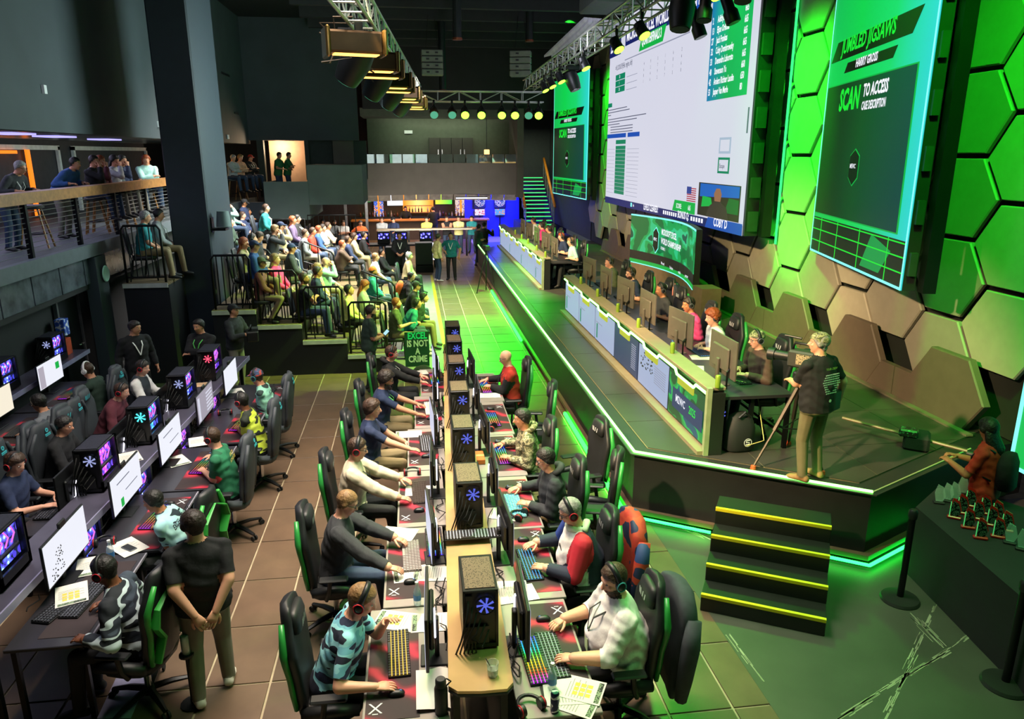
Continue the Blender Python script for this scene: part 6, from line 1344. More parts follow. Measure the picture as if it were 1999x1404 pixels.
def france(root, g, shell, d):
    rm = cloth('red_top'); rm = mat('sleeve_red', 'b81e30', .8); bmx = mat('sleeve_blue', '24408a', .8); nv = mat('sleeve_navy', '1a2438', .8)
    cx = d['cen'][:, 0]; ua = (d['lab'] == 3); fa = (d['lab'] == 4) & (d['par'] < .93)
    shell(ua & (cx < 0), .014, 'red_sleeve', [rm]); shell(ua & (cx > 0), .014, 'blue_sleeve', [bmx]); shell(fa, .012, 'navy_sleeve', [nv])
    back = d['shirt'] & (d['lab'] == 0) & (((d['cen'] - np.array(g['P'])) @ np.array(g['Yf'])) < -.02); shell(back, .016, 'navy_back', [nv])
    N, X, Yf, u = g['N'], g['X'], g['Yf'], g['u']; M = M4(((-X.x, u.x, Yf.x, 0), (-X.y, u.y, Yf.y, 0), (-X.z, u.z, Yf.z, 0), (0, 0, 0, 1)))
    M.translation = N - u * .33 + Yf * .175; o = text('FRANCE', .055, M, MATS['text_black'], None, 'lettering', .8, .03, 'CENTER'); o.parent = root
    m = MB(); m.T = M
    for a, b, r_ in ((-.02, .12, .03), (.02, .13, .03), (0, .15, .028), (0, .10, .02)): m.lathe([(0, 0), (r_, 0), (r_, .003), (0, .003)], (a, b, 0), 9)
    m.T = None; m.build('clover_print', MATS['text_black'], root)
    h = MB(); h.tube([N - Yf * .10 + X * .0 + u * .03] + [N + X * (.10 * math.cos(t)) + Yf * (-.02 + .10 * math.sin(t)) + u * .0 for t in np.linspace(PI * 1.1, -PI * .1, 6)], .035, 8); h.build('hood', mat('hood_pale', 'c8d2b8', .85), root, True)
def hood(col):
    def fn(root, g, shell, d):
        N, X, Yf, u = g['N'], g['X'], g['Yf'], g['u']; h = MB(); h.tube([N + X * (.085 * math.cos(t)) + Yf * (-.03 + .085 * math.sin(t)) + u * (.02 - .03 * math.sin(t)) for t in np.linspace(PI * 2.15, PI * .85, 9)], [.02, .035, .04, .045, .05, .045, .04, .035, .02], 8); h.build('hood', cloth(col), root, True)
    return fn
def vest(root, g, shell, d):
    sh = d['shirt'] & (d['lab'] == 0); P = np.array(g['P']); u = np.array(g['u'])
    shell(sh, .02, 'padded_vest', [mat('vest_dark', '2a2e36', .5)])
def backpack(col):
    def fn(root, g, shell, d):
        N, X, Yf, u = g['N'], g['X'], g['Yf'], g['u']; b = MB(); c = N - u * .28 - Yf * .2; b.fr(c, X, Yf, u); b.rings([rr_ring(0, 0, z, w, t) for z, w, t in ((-.2, .1, .06), (-.17, .15, .09), (.1, .15, .09), (.2, .11, .06), (.22, .05, .03))]); b.T = None; b.build('backpack', cloth(col), root, True)
        for s in (-1, 1): b = MB(); b.tube([N - Yf * .1 + X * .1 * s - u * .06, N + X * .11 * s + u * .0, N + Yf * .12 + X * .12 * s - u * .14, N + Yf * .11 + X * .15 * s - u * .3, N - Yf * .1 + X * .17 * s - u * .36], .022, 6, flat=.4); b.build('strap', BLK, root, True)
    return fn
def held(fn_):                                    # a thing held in the hands is a top-level object near the wrists
    return fn_
CHN = [0]
def sit(label, who, x, y, yaw, chair, clab, dz=0, cback=.02, cyaw=None, **k):
    r = rad(yaw); p = person(label, (x, y, dz), yaw, **k)
    fx, fy = -math.sin(r), math.cos(r)
    use(chair, (x - fx * cback, y - fy * cback, dz), rad(cyaw if cyaw is not None else yaw), clab); return p
# ---------------------------------------------------------------- players at the centre table
def xoL(y): return -.5 + .07 * (y - 4.5)
def xoR(y): return 1.2 + .022 * (y - 4.3)
def typL(y, m=1, z=.80): return ((xoL(y) + .10, y + .12, z), (xoL(y) + .10, y - (.34 if m else .10), z))
def typR(y, m=1, z=.80): return ((xoR(y) - .10, y - .18, z), (xoR(y) - .10, y + (.34 if m else .05), z))
GC = 'black gaming chair with green edges under the '
y = L_ST
sit('person in a patterned cyan jersey leaning on one hand, red headphones', 0, -0.73, 5.02, -90, CH_G, GC + WL[0], top='jersey_cyan', bot='black_trousers', long=0, lean=19, hp=26, hy=8, q=0, S=1.05, skin='a', hair='blond', style='short', headset='red', hw=((-.30, 5.07, 1.03), typL(4.95)[1]), extra=back_text('ATHLETE', .07, .02))
sit('person in a dark grey jacket with glasses and short fair hair', 1, -0.85, 6.62, -90, CH_G, GC + WL[1], top='charcoal_top', bot='jeans', lean=8, hp=26, q=0, S=1.05, skin='a', hair='blond', style='buzz', glasses=1, hw=((-.24, 6.72, .81), (-.26, 6.12, .81)), hy=6)
sit('person in a cream fleece with red headphones and glasses', 2, -0.79, 7.95, -90, CH_G, GC + WL[2], top='cream', bot='black_trousers', lean=5, hp=14, q=0, S=1.05, skin='a', hair='brown', style='short', headset='red', glasses=1, hw=((-.17, 8.1, .81), (-.22, 7.62, .81)), lanyard='lanyard_black')
sit('person in a navy tee with a bowl of brown hair', 3, -0.67, 9.3, -90, CH_G, GC + WL[3], top='navy', bot='khaki', long=0, lean=4, hp=8, q=0, S=1.05, skin='a', hair='brown', style='med', hw=((-.2, 9.55, .72), (-.06, 9.0, .80)))
sit('bearded person with curly hair and glasses beyond the navy tee', 4, -0.59, 10.62, -90, CH_G, GC + WL[4], top='navy', bot='khaki', long=0, lean=8, hp=20, q=1, S=1.05, skin='b', hair='dkbrown', style='curly', beard=2, glasses=1, hw=((.02, 10.85, .80), (.0, 10.4, .80)), lanyard='lanyard_green')
sit('person in a black hooded jacket with red headphones at the far end', 5, -0.49, 12.1, -90, CH_G, GC + WL[5], top='black_top', bot='black_trousers', lean=4, hp=12, q=1, S=1.05, skin='a', hair='brown', style='short', headset='red', hw=((.14, 12.3, .80), (.12, 11.95, .80)), lanyard='lanyard_white', extra=hood('black_top'))
sit('bearded person in a white shirt with dark headphones and lanyard', 6, 1.53, 4.98, 90, CH_G, GC + WR[0], top='white_top', bot='black_trousers', long=3, fat=1.32, lean=2, hp=18, hy=-14, q=0, S=1.05, skin='a', hair='brown', style='short', beard=1, headset='teal', hw=((1.1, 4.72, .81), (1.13, 5.22, .81)), lanyard='lanyard_black', badge=1, hands='type')
sit('grey-haired person in a blue white and red hoodie with red headphones', 7, 1.49, 6.15, 90, CH_G, GC + WR[1], top='france', bot='black_trousers', long=1, fat=1.2, lean=6, hp=26, q=0, S=1.05, skin='a', hair='grey', style='short', headset='red', glasses=1, hw=((1.12, 6.0, .81), (1.1, 6.45, .83)), extra=france)
sit('black-haired person in a black pullover with glasses', 8, 1.47, 7.38, 90, CH_G, GC + WR[2], top='charcoal_top', bot='khaki', lean=6, hp=20, q=0, S=1.05, skin='a', hair='black', style='short', glasses=1, hw=((1.16, 7.3, .81), (1.12, 7.75, .81)), extra=hood('charcoal_top'))
sit('person in a camouflage hoodie with short black hair', 9, 1.39, 8.68, 90, CH_G, GC + WR[3], top='camo_hood', bot='maroon', lean=6, hp=10, q=0, S=1.05, skin='b', hair='black', style='short', hw=((1.12, 8.6, .81), (1.1, 9.1, .81)), extra=hood('camo_hood'))
sit('bald person in a red top with dark sleeves by the green aisle', 10, 1.53, 11.55, 90, CH_G, GC + WR[5], top='red_top', bot='black_trousers', lean=4, hp=18, q=1, S=1.05, skin='a', hair='grey', style='bald', glasses=1, hw=((1.2, 11.6, .81), (1.18, 12.0, .81)), lanyard='lanyard_black', extra=lambda root, g, shell, d: shell(((d['lab'] == 3) & (d['par'] > .3)) | ((d['lab'] == 4) & (d['par'] < .93)), .014, 'dark_sleeve', [cloth('black_top')]))
use(CH_G, (1.72, 10.25, 0), rad(80), 'empty black gaming chair between the red top and the camouflage hoodie'); use(CH_G, (2.05, 8.55, 0), rad(100), 'empty black gaming chair standing in the green-lit aisle'); use(CH_G, (1.98, 7.62, 0), rad(75), 'empty black gaming chair right behind the black pullover')
# ---------------------------------------------------------------- players of the audience-side rows
def xo1(y): return -2.72 + .095 * (y - 6)
R1P = [(-2.38, 5.72), (-2.38, 7.12), (-2.30, 8.62), (-2.22, 9.98), (-2.22, 11.15)]
def hw1(i, m=1): y = R1Y[i]; return ((xo1(y) - .08, y - .15, .80), (xo1(y) - .08, y + .3, .80))
sit('person in a black and white jersey with red-edged headphones at the near desk', 0, *R1P[0], 90, CH_B, 'black gaming chair with bright green chevrons, nearest one', top='jersey_bw', bot='black_trousers', lean=14, hp=16, hy=12, q=0, skin='d', hair='black', style='short', headset='red', hw=((-2.68, 5.48, .79), (-2.7, 6.0, .80)), cyaw=78)
sit('young person in a pale teal jersey leaning over a rainbow keyboard', 1, *R1P[1], 90, CH_B, 'black gaming chair with bright green chevrons behind the standing person', top='jersey_teal', bot='black_trousers', long=0, lean=22, hp=16, hy=5, q=0, skin='c', hair='black', style='short', S=.94, hw=((-2.62, 7.2, .86), (-2.66, 7.42, .80)), extra=back_text('EXCEL ATHLETE', .075, .03, off=.14), cyaw=80)
sit('person in a green jersey with headphones and hands on a rainbow keyboard', 2, *R1P[2], 90, CH_D, 'grey gaming chair behind the green jersey', top='jersey_green', bot='black_trousers', long=0, lean=9, hp=16, hy=14, q=0, skin='a', hair='brown', style='short', headset='red', hw=((-2.6, 8.72, .80), (-2.62, 9.2, .80)), extra=back_text('EXCEL\nATHLETE', .06, -.02, 'text_yellow', off=.14))
sit('person in a yellow jersey with red headphones', 3, *R1P[3], 90, CH_D, 'grey gaming chair behind the yellow jersey', top='jersey_yellow', bot='black_trousers', long=0, lean=12, hp=14, hy=20, q=0, skin='d', hair='black', style='short', headset='red', hw=((-2.5, 10.15, .80), (-2.52, 10.55, .80)), extra=back_text('EXCEL', .07, 0))
sit('person in an aqua jersey with a patterned cap', 4, *R1P[4], 90, CH_D, 'grey gaming chair behind the aqua jersey', top='jersey_aqua', bot='black_trousers', long=0, lean=14, hp=12, hy=20, q=0, skin='b', hair='brown', style='short', cap='cap_pat', headset='teal', hw=((-2.4, 11.5, .80), (-2.42, 11.9, .80)), extra=back_text('EXCEL ATHLETE', .07, 0))
FP = [(-4.5, 8.12), (-4.5, 9.3), (-4.5, 10.8), (-4.42, 11.88)]
FT = [dict(top='navy', long=0, skin='a', hair='brown', headset='red', label='young person in a navy tee with a dark headset between glowing computers'), dict(top='black_top', skin='b', hair='black', label='dark-haired person mostly hidden behind the pink glowing computer'), dict(top='maroon', skin='a', hair='brown', headset='red', label='person with red headphones bent low behind the cyan glowing computer', lean=24), dict(top='white_top', skin='a', hair='dkbrown', headset='red', label='person in a padded dark vest over a white shirt', extra=vest)]
for i, (p, k) in enumerate(zip(FP, FT)):
    lb = k.pop('label'); k.setdefault('lean', 10); sit(lb, 0, p[0], p[1], -90, CH_D, 'grey gaming chair under the ' + FARW[i], bot='black_trousers', hp=18, q=1, hw=((p[0] + .42, p[1] + .15, .80), (p[0] + .42, p[1] - .15, .80)), hy=18 if i == 0 else 0, style='short' if i != 0 else 'med', **k)
sit('person in grey typing at the cream wall-row screen', 0, -4.92, 10.28, 90, CH_D, 'grey gaming chair with teal mark behind the person in grey', top='grey_top', bot='jeans', lean=12, hp=14, hy=8, q=1, skin='b', hair='black', style='short', glasses=1, hw=((-5.38, 10.3, .80), (-5.4, 10.65, .80)))
sit('person in a dark jacket with white over-ear headphones', 0, -4.93, 11.85, 90, CH_D, 'grey gaming chair with teal mark behind the white headphones', top='dkgreen', bot='black_trousers', lean=10, hp=14, hy=12, q=1, skin='b', hair='brown', style='buzz', headset='white', hw=((-5.4, 11.95, .80), (-5.42, 12.3, .80)))
use(CH_D, (-4.9, 9.35, 0), rad(85), 'empty grey gaming chair with teal mark at the near end of the wall row'); use(CH_D, (-4.45, 9.95, 0), rad(-100), 'empty grey gaming chair with teal mark between the rows'); use(CH_D, (-4.15, 10.35, 0), rad(-70), 'grey gaming chair turned aside beside the cyan glowing computer') if 0 else None
sit('person in maroon at the edge of the picture by the wall row', 0, -5.15, 8.75, 90, CH_D, 'grey gaming chair at the picture edge under the maroon sleeve', top='maroon', bot='jeans', q=1, lean=10, skin='b', hair='brown')
# ---------------------------------------------------------------- standing people near the camera side
person('person in a black tee and grey trousers standing with hands behind the back', (-1.83, 5.72, 0), 18, 'black_top', 'grey_trousers', pose='stand', long=0, q=0, skin='a', hair='dkbrown', style='short', hands='back', hy=-22, hp=4, lean=0, lanyard='lanyard_white', shoes='shoe_white', stride=.10, S=1.0, fat=1.08)
for px, py, lb, k in ((258, 636, 'person in black with a white lanyard by the dark doors', dict(top='black_top', hy=-35, hair='dkbrown', lanyard='lanyard_white', yaw=-140)), (392, 632, 'person in a black sweatshirt with a red mark at the foot of the column', dict(top='black_top', hair='black', yaw=160, lanyard='lanyard_green', hy=10)), (452, 603, 'person in a dark hoodie and cap holding a broadcast rig', dict(top='charcoal_top', cap='black_top', yaw=-110, hands='hold', bot='grey_trousers', hp=-6))):
    x, y = seen(px, py, 1.63); k.setdefault('bot', 'black_trousers'); k.setdefault('hands', 'fold' if px == 392 else 'hang'); yw = k.pop('yaw'); tp = k.pop('top'); person(lb, (x, y, 0), yw, tp, k.pop('bot'), pose='stand', q=1, lean=2, **k)
x, y = seen(452, 603, 1.63); e = empty('control_rig', 'black broadcast control box held by the person in the dark hoodie', 'rig', (x + .36, y - .08, 1.12)); MB().box((0, 0, 0), (.22, .36, .2), .2, .02).build('case', BLK, e); MB().tube([(-.05, -.12, .1), (-.02, 0, .2), (-.05, .12, .1)], .015, 6).build('handle', BLKM, e, True); MB().box((.05, 0, .12), (.12, .2, .05), .2).build('monitor_screen', DARK, e)
x, y = seen(717, 604, 1.64)
person('bearded person in a green-grey shirt holding a lit tablet beside the seating', (x, y, 0), -75, 'dkgreen', 'black_trousers', pose='stand', long=0, q=1, hands='phone', hair='dkbrown', beard=1, hp=6, lean=3)
e = empty('tablet', 'small lit tablet in the hands of the bearded standing person', 'tablet', (x + .34, y - .02, 1.18), -1.3); MB().fr((0, 0, 0), (1, 0, 0), (0, .7, .7), (0, -.7, .7)).box((0, 0, 0), (.2, .13, .01)).build('case', BLK, e); MB().fr((0, 0, 0), (1, 0, 0), (0, .7, .7), (0, -.7, .7)).box((0, 0, .006), (.18, .11, .003)).build('screen', emat('tablet_scr', 'a8d8e8', 1.2), e)
# cameraman on the stage
person('camera operator in a black printed tee, cargo trousers and patterned cap', (4.40, 7.33, .9), 22, 'black_top', 'cargo', pose='stand', long=0, q=0, skin='a', hair='grey', style='med', cap='cap_camo', visor=0, hands='cam', hw=((4.24, 7.66, 2.0), (4.78, 7.5, 1.80)), hy=-38, hp=2, lean=2, shoes='shoe_tan', extra=tour_shirt, fat=1.1)
cm = empty('broadcast_camera', 'broadcast camera with long lens on the tripod beside the camera operator', 'camera', (4.50, 7.86, 2.12), rad(42))
MB().box((0, 0, .06), (.17, .34, .2), 0, .02).build('camera_body', mat('camera_grey', '3a3a34', .5), cm); MB().cyl((0, .17, .06), (0, .34, .06), .055, .06, 14).build('lens', BLK, cm, 40); MB().cyl((0, .34, .06), (0, .42, .06), .075, .08, 14).build('lens_hood', BLK, cm, 40)
MB().tube([(0, -.12, .16), (0, -.1, .24), (0, .12, .24), (0, .14, .16)], .016, 6).build('top_handle', BLK, cm, True); MB().box((.14, -.02, .1), (.08, .16, .1), 0, .01).build('viewfinder', BLK, cm); MB().cyl((0, .05, .3), (.0, .25, .31), .014, n=8).build('microphone', BLK, cm); MB().box((-.095, -.04, .07), (.012, .2, .12)).build('button_panel', mat('panel_tan', '8a7a5a', .5, pat=('dots', ('2a2620', 'a8987a'), 55, [0, .35])), cm); MB().box((0, -.22, .06), (.12, .1, .14), 0, .01).build('battery', BLK, cm)
tp = empty('camera_tripod', 'tall black tripod with red feet under the broadcast camera', 'tripod', (4.48, 7.86, .9)); MB().box((0, 0, 1.08), (.12, .16, .1), .6, .02).build('fluid_head', BLK, tp); MB().cyl((0, 0, .95), (0, 0, 1.05), .05, n=10).build('bowl', BLKM, tp); MB().cyl((.02, -.02, 1.08), (.30, -.30, .92), .012, n=6).build('pan_bar', BLKM, tp)
for fx, fy in ((-.57, -.17), (.22, .5), (.16, -.42)):
    l_ = MB().tube([(0, 0, .98), (fx * .55, fy * .55, .44)], .028, 6).tube([(fx * .5, fy * .5, .48), (fx, fy, .03)], .016, 6).build('leg', mat('tripod_leg', '3d352c', .4, .4), tp); MB().lathe([(0, 0), (.035, 0), (.03, .04), (0, .05)], (fx, fy, 0), 10).build('foot', mat('red_foot', 'c04a2a', .6), l_)
MB().tube([(-.2, -.06, .45), (.2, .26, .45), (.17, -.18, .45), (-.2, -.06, .45)], .008, 5).build('spreader', BLKM, tp)
# person in red by the trophy table
x, y = seen(1942, 838, 1.62)
person('person in red with long dark hair and backpack straps by the stage corner', (x, y, 0), 35, 'red_top', 'black_trousers', pose='stand', q=0, long=0, skin='c', hair='black', style='long', hy=30, hands='hold', lean=3, extra=backpack('black_top'))
# ---------------------------------------------------------------- players on the stage
SP = [(1487, 668), (1397, 625), (1328, 600), (1262, 571), (1218, 538), (1183, 515), (1112, 475), (1095, 465), (1075, 450), (1060, 443), (1045, 433)]
SK = [dict(label='person in a brown cardigan with glasses and patterned cap', top='brown_top', cap='cap_camo', visor=0, glasses=1, headset='grey', hair='grey', skin='a', q=0), dict(label='curly-haired person in a white tee on the stage', top='white_top', long=0, hair='red', style='curly', headset='grey', skin='a', q=0), dict(label='person in a pink shirt with headphones on the stage', top='pink_top', hair='dkbrown', headset='grey', skin='c', q=0),
      dict(label='person in a grey polo bending to the keyboard on the stage', top='charcoal_top', long=0, hair='black', style='receding', headset='grey', skin='c', q=1), dict(label='person in a black polo with white trim and glasses on the stage', top='navy', long=0, hair='brown', glasses=1, headset='grey', beard=1, skin='a', q=1), dict(label='person in a dark green jacket resting chin on hand', top='olive', hair='brown', headset='grey', skin='b', hands='chin', q=1),
      dict(label='person in a pale striped shirt at the near end of the far desk', top='ltteal', long=0, hair='blond', headset='grey', skin='a'), dict(label='person in a navy polo at the far desk', top='navy', long=0, hair='red', headset='grey', skin='a'), dict(label='person leaning over in a dark top at the far desk', top='olive', hair='brown', headset='grey', skin='b'), dict(label='person in a rose shirt at the far desk', top='pink_top', hair='brown', headset='grey', skin='a'), dict(label='person in white at the far end of the far desk', top='white_top', hair='dkbrown', headset='grey', skin='b')]
STY = [8.75, 10.32, 11.9, 13.25, 14.7, 16.15, 20.3, 21.7, 23.3, 24.8, 26.3]
for i, (q_, k) in enumerate(zip(SP, SK)):
    x, y = seen(*q_, 2.12); lb = k.pop('label'); nick = ('brown cardigan', 'white tee', 'pink shirt', 'grey polo', 'black polo', 'dark green jacket', 'pale striped shirt', 'far navy polo', 'leaning dark top', 'rose shirt', 'white top at the far end')[i]; tp_ = k.pop('top'); w = ' '.join(lb.split()[:6]); hx = .50 if i < 6 else .48
    hd = k.pop('hands', 'type'); kw = {} if hd != 'type' else dict(hw=((4.26, y - .14, 1.72), (4.26, y + .14, 1.72)))
    qq = k.pop('q', 2)
    sit(lb, 0, max(x + .06, 4.50 if i < 6 else 4.45), y, 90, CH_G, 'black gaming chair on the stage under the ' + nick, dz=.9, top=tp_, bot='black_trousers', lean=9, hp=12, q=qq, hands=hd, **kw, **k)
    ym = STY[i]; use(MON['stage'], (3.90, ym, 1.64), -PI / 2 + (.12 if i % 2 else .02), 'brown-backed monitor on the stage desk before the ' + nick)
    if i < 6:
        use(KB['cyan' if i in (1,) else 'black'], (4.18, y - .02, 1.64), PI / 2, 'dark keyboard before the ' + nick); use(PAD['dark'], (4.20, y + .05, 1.635), PI / 2, 'dark mat under the keyboard of the ' + nick)
    c_ = bpy.data.objects.new('drink_can', can_m); COL.objects.link(c_); c_.location = (3.60, ym - (.58 if i < 6 else .25) + .05 * (i % 3), 1.77); tag(c_, 'green drinks can on the ledge before the ' + nick, 'can')
x, y = 4.66, 13.62; use(CH_G, (x, y, .9), rad(95), 'empty black gaming chair draped with a jacket on the stage')
JK = {'coat': mat('coat_cloth', '3a4048', .85, var=.2, scale=10), 'racer': mat('racer_cloth', 'b03a2a', .7, pat=('camo', ('1c3a6a', 'b8382a', 'c0482e', '1c2c50'), 3)), 'navy': mat('jacket_navy', '1d2638', .7)}
def jacket(loc, rz, mm, label, trim=None, long=0):
    e = empty('jacket', label, 'jacket', loc, rz); yb = lambda z: -.20 - .10 * (z - .46)
    m = MB(); m.rings([rr_ring(0, yb(z) - .03 - .02 * math.sin(z * 9), z, w * (1 + .04 * math.sin(z * 23)), t, 18, bulge=.05) for z, w, t in ((.40 - long, .25, .05), (.55, .29, .07), (.8, .31, .085), (1.0, .33, .09), (1.1, .31, .085), (1.19, .23, .075), (1.23, .12, .04))]); m.build('body', mm, e, True)
    for s in (-1, 1): m = MB(); m.tube([(s * .30, yb(1.08) - .02, 1.08), (s * .36, yb(.9), .9), (s * .35, yb(.65), .62), (s * .33, yb(.5), .45 - long)], [.06, .075, .065, .05], 8); m.build('sleeve', mm, e, True)
    if trim: m = MB(); m.tube([(-.23, yb(1.1) + .09, 1.0), (-.16, yb(1.2) + .06, 1.2), (0, yb(1.24) + .03, 1.26), (.16, yb(1.2) + .06, 1.2), (.23, yb(1.1) + .09, 1.0)], .03, 6); m.build('collar_lining', trim, e, True)
jacket((1.74, 4.98, 0), rad(90), JK['coat'], 'dark grey coat hanging over the chair of the white shirt', None, .05); jacket((1.72, 6.17, 0), rad(90), JK['racer'], 'red and blue jacket hanging over the chair of the grey-haired player'); jacket((x + .03, y, .9), rad(95), JK['navy'], 'dark jacket with red and white collar over the empty stage chair', mat('collar_pink', 'd88a80', .7)); x, y = seen(1345, 640, 1.9)
# ---------------------------------------------------------------- audience
AUD = [(5, 443, 401, 'ltteal', 'person lounging in pale teal beside the column, top row', dict(hands='raise', skin='a', lean=-8)), (5, 476, 396, 'navy', 'person in a black cap and navy jacket in the top row', dict(cap='black_top', hp=20, hands='phone')), (5, 521, 406, 'teal_top', 'person in a dark teal jacket with a white lanyard, upper row', dict(lanyard='lanyard_white', hands='lap')),
 (4, 474, 421, 'navy', 'person in a navy jersey with white trim, upper row', dict(hands='fold')), (4, 485, 414, 'black_top', 'person in a black printed sweatshirt, upper row', dict(hands='hold', skin='c', hair='black')), (4, 513, 418, 'black_top', 'person in a black bomber jacket, upper row', dict(hands='lap')), (4, 451, 434, 'dkgreen', 'person in dark green seen from behind near the column', dict(hands='lap', hair='black')),
 (4, 538, 448, 'charcoal_top', 'fair-haired person in a grey coat lifting a drink', dict(hair='blond', style='med', hands='raise')), (4, 549, 442, 'sand', 'person in a beige coat drinking beside the grey coat', dict(hands='raise', cap='navy')), (4, 573, 430, 'purple', 'long-haired person in a dark floral top', dict(style='long', hair='red', hands='lap')), (4, 581, 427, 'black_top', 'person in black with a white lanyard, back of the seating', dict(lanyard='lanyard_white', hands='lap')),
 (4, 476, 475, 'sand', 'red-haired person with a raised elbow near the column', dict(style='long', hair='red', hands='raise')), (4, 494, 466, 'dkgreen', 'person in a dark hoodie with headset, middle rows', dict(hands='phone', headset='grey')), (4, 497, 481, 'blue_top', 'person in a blue cap and jacket with a lanyard', dict(cap='navy', lanyard='lanyard_white', hands='phone')), (4, 467, 488, 'black_top', 'person in black looking down at the end of the fourth level', dict(hands='phone', hp=28, bot='grey_trousers', hair='brown')),
 (3, 597, 455, 'grey_top', 'person in a grey sweater with green lanyard, third level', dict(hands='lap', lanyard='lanyard_green')), (3, 610, 453, 'red_top', 'person in a red jacket, third level', dict(hands='lap')), (3, 618, 452, 'blue_top', 'person in a blue top beside the red jacket', dict(hands='lap', hair='red')), (3, 630, 446, 'white_top', 'person in a white sweater with crossed arms', dict(hands='fold')), (3, 637, 445, 'cream', 'person in a cream top at the far end of the third level', dict(hands='fold', hair='brown')),
 (3, 570, 485, 'charcoal_top', 'person in a black cap and dark blazer with a white badge', dict(cap='navy', hands='lap', lanyard='lanyard_white', badge=1)), (3, 510, 516, 'plaid', 'person in a green cap and plaid shirt at the end of the third level', dict(cap='olive', hands='lap', bot='khaki', legs=2, q=1)), (3, 530, 514, 'pink_top', 'person in a bright pink shirt behind the railing', dict(hair='blond', style='long', hands='lap', skin='a', bot='khaki', q=1)),
 (2, 669, 477, 'brown_top', 'person in a dark brown jacket with crossed arms', dict(hands='fold', hair='red', fat=1.2, bot='black_trousers')), (2, 680, 468, 'navy', 'person in a navy printed sweatshirt, second level', dict(hands='lap', hair='brown')), (2, 692, 462, 'sand', 'long-haired person in beige, second level', dict(style='long', hair='brown', hands='lap')), (2, 710, 462, 'black_top', 'person with a red scarf at the far end of the second level', dict(lanyard='red_cloth', hands='lap')),
 (2, 639, 511, 'ltteal', 'bald person in a pale green jacket raising a cup', dict(style='bald', hands='raise', bot='khaki', fat=1.15, skin='a', q=1)), (2, 622, 524, 'ltyellow', 'person in a pale yellow top beside the bald one', dict(style='long', hair='blond', hands='lap', q=1)), (2, 621, 531, 'navy', 'person in a navy vest with a red and white lanyard', dict(glasses=1, hands='lap', lanyard='red_cloth', bot='jeans', q=1)), (2, 594, 544, 'black_top', 'bearded person in a black tee at the end of the second level', dict(beard=1, long=0, hands='fold', bot='jeans', hair='brown', q=1)),
 (1, 734, 502, 'white_top', 'fair-haired person in a white and black tee, first level', dict(hair='blond', long=0, hands='lap', bot='jeans', q=1)), (1, 729, 530, 'teal_top', 'person in an orange beanie and teal hoodie', dict(cap='orange_top', visor=0, hands='lap', bot='jeans', beard=1, q=1)), (1, 710, 557, 'ltgrey', 'long-haired person in grey with a notebook, first level', dict(style='long', hair='red', hands='phone', hp=24, bot='khaki', q=1)), (1, 684, 566, 'ltyellow', 'dark-haired person in a pale yellow sweater looking up', dict(hp=-12, hair='black', hands='lap', q=1, bot='black_trousers')),
 (0, 775, 592, 'olive', 'red-bearded person in an olive tee at the front by the placard', dict(long=0, beard=1, hair='red', hands='hold', bot='khaki', q=1)), (0, 817, 588, 'teal_top', 'person in a teal jacket leaning forward at the front', dict(hair='black', hands='phone', lean=26, q=1, shoes='shoe_white')), (0, 830, 577, 'dkgreen', 'person in dark green with white stripes in the front row', dict(hands='phone', lean=22, q=1, hair='black')), (0, 815, 556, 'black_top', 'person in black with a dark cap in the front row', dict(cap='black_top', hands='lap', lean=18, q=1, glasses=1)), (0, 805, 536, 'black_top', 'person with an orange backpack in the front row', dict(hands='lap', lean=24, hair='black', extra=backpack('orange_top'), q=1)), (0, 801, 500, 'sand', 'curly-haired person at the far end of the front row', dict(style='curly', hair='grey', hands='lap')), (0, 745, 493, 'black_top', 'person in a black jacket slouching by the far cases', dict(hands='lap', hair='black', lean=-6))]
mat('red_cloth', 'b8262e', .7); MATS['lanyard_red'] = MATS['red_cloth']
PLACED = []
for lv, px, py, tp_, lb, k in AUD:
    k.setdefault('lean', random.choice((0, 3, 6, 10))); k.setdefault('hair', random.choice(('brown', 'dkbrown', 'black', 'brown'))); k.setdefault('skin', random.choice('aabbc')); k.setdefault('bot', random.choice(('jeans', 'black_trousers', 'grey_trousers', 'khaki'))); k.setdefault('hp', random.choice((-4, 0, 2, 5)))
    z = ZK[lv]; x, y = seen(px, py, z + 1.24); y2 = max(y, 15.75 if lv else 15.3); x, y = x * y2 / y, y2
    while any(l_ == lv and math.hypot(x - a_, y - b_) < .46 for l_, a_, b_ in PLACED): y += .12
    PLACED.append((lv, x, y)); xc = x - .66 * math.sin(rad(k['lean'])) - .03
    sit(lb, 0, xc, y, -90 + random.uniform(-8, 8), seat_e, 'grey-backed seat of the ' + ' '.join(lb.split()[:12]), dz=z, top=tp_, seat=.47, **k)
for px, py, lb, tp_, k in ((284, 432, 'grey-haired person in a teal polo seated above the dark doors', 'teal_top', dict(hair='grey', long=0)), (310, 424, 'person in a white sweatshirt and badge seated above the dark doors', 'ltgrey', dict(hair='black', lanyard='lanyard_white', badge=1))):
    x, y = seen(px, py, ZK[6] + 1.24); y2 = 15.65 if px == 284 else 16.2; x, y = x * y2 / y, y2; sit(lb, 0, x - .1, y, -75, seat_e, 'grey-backed seat under the ' + lb, dz=ZK[6], top=tp_, seat=.47, hands='lap', q=1, bot='khaki', **k)
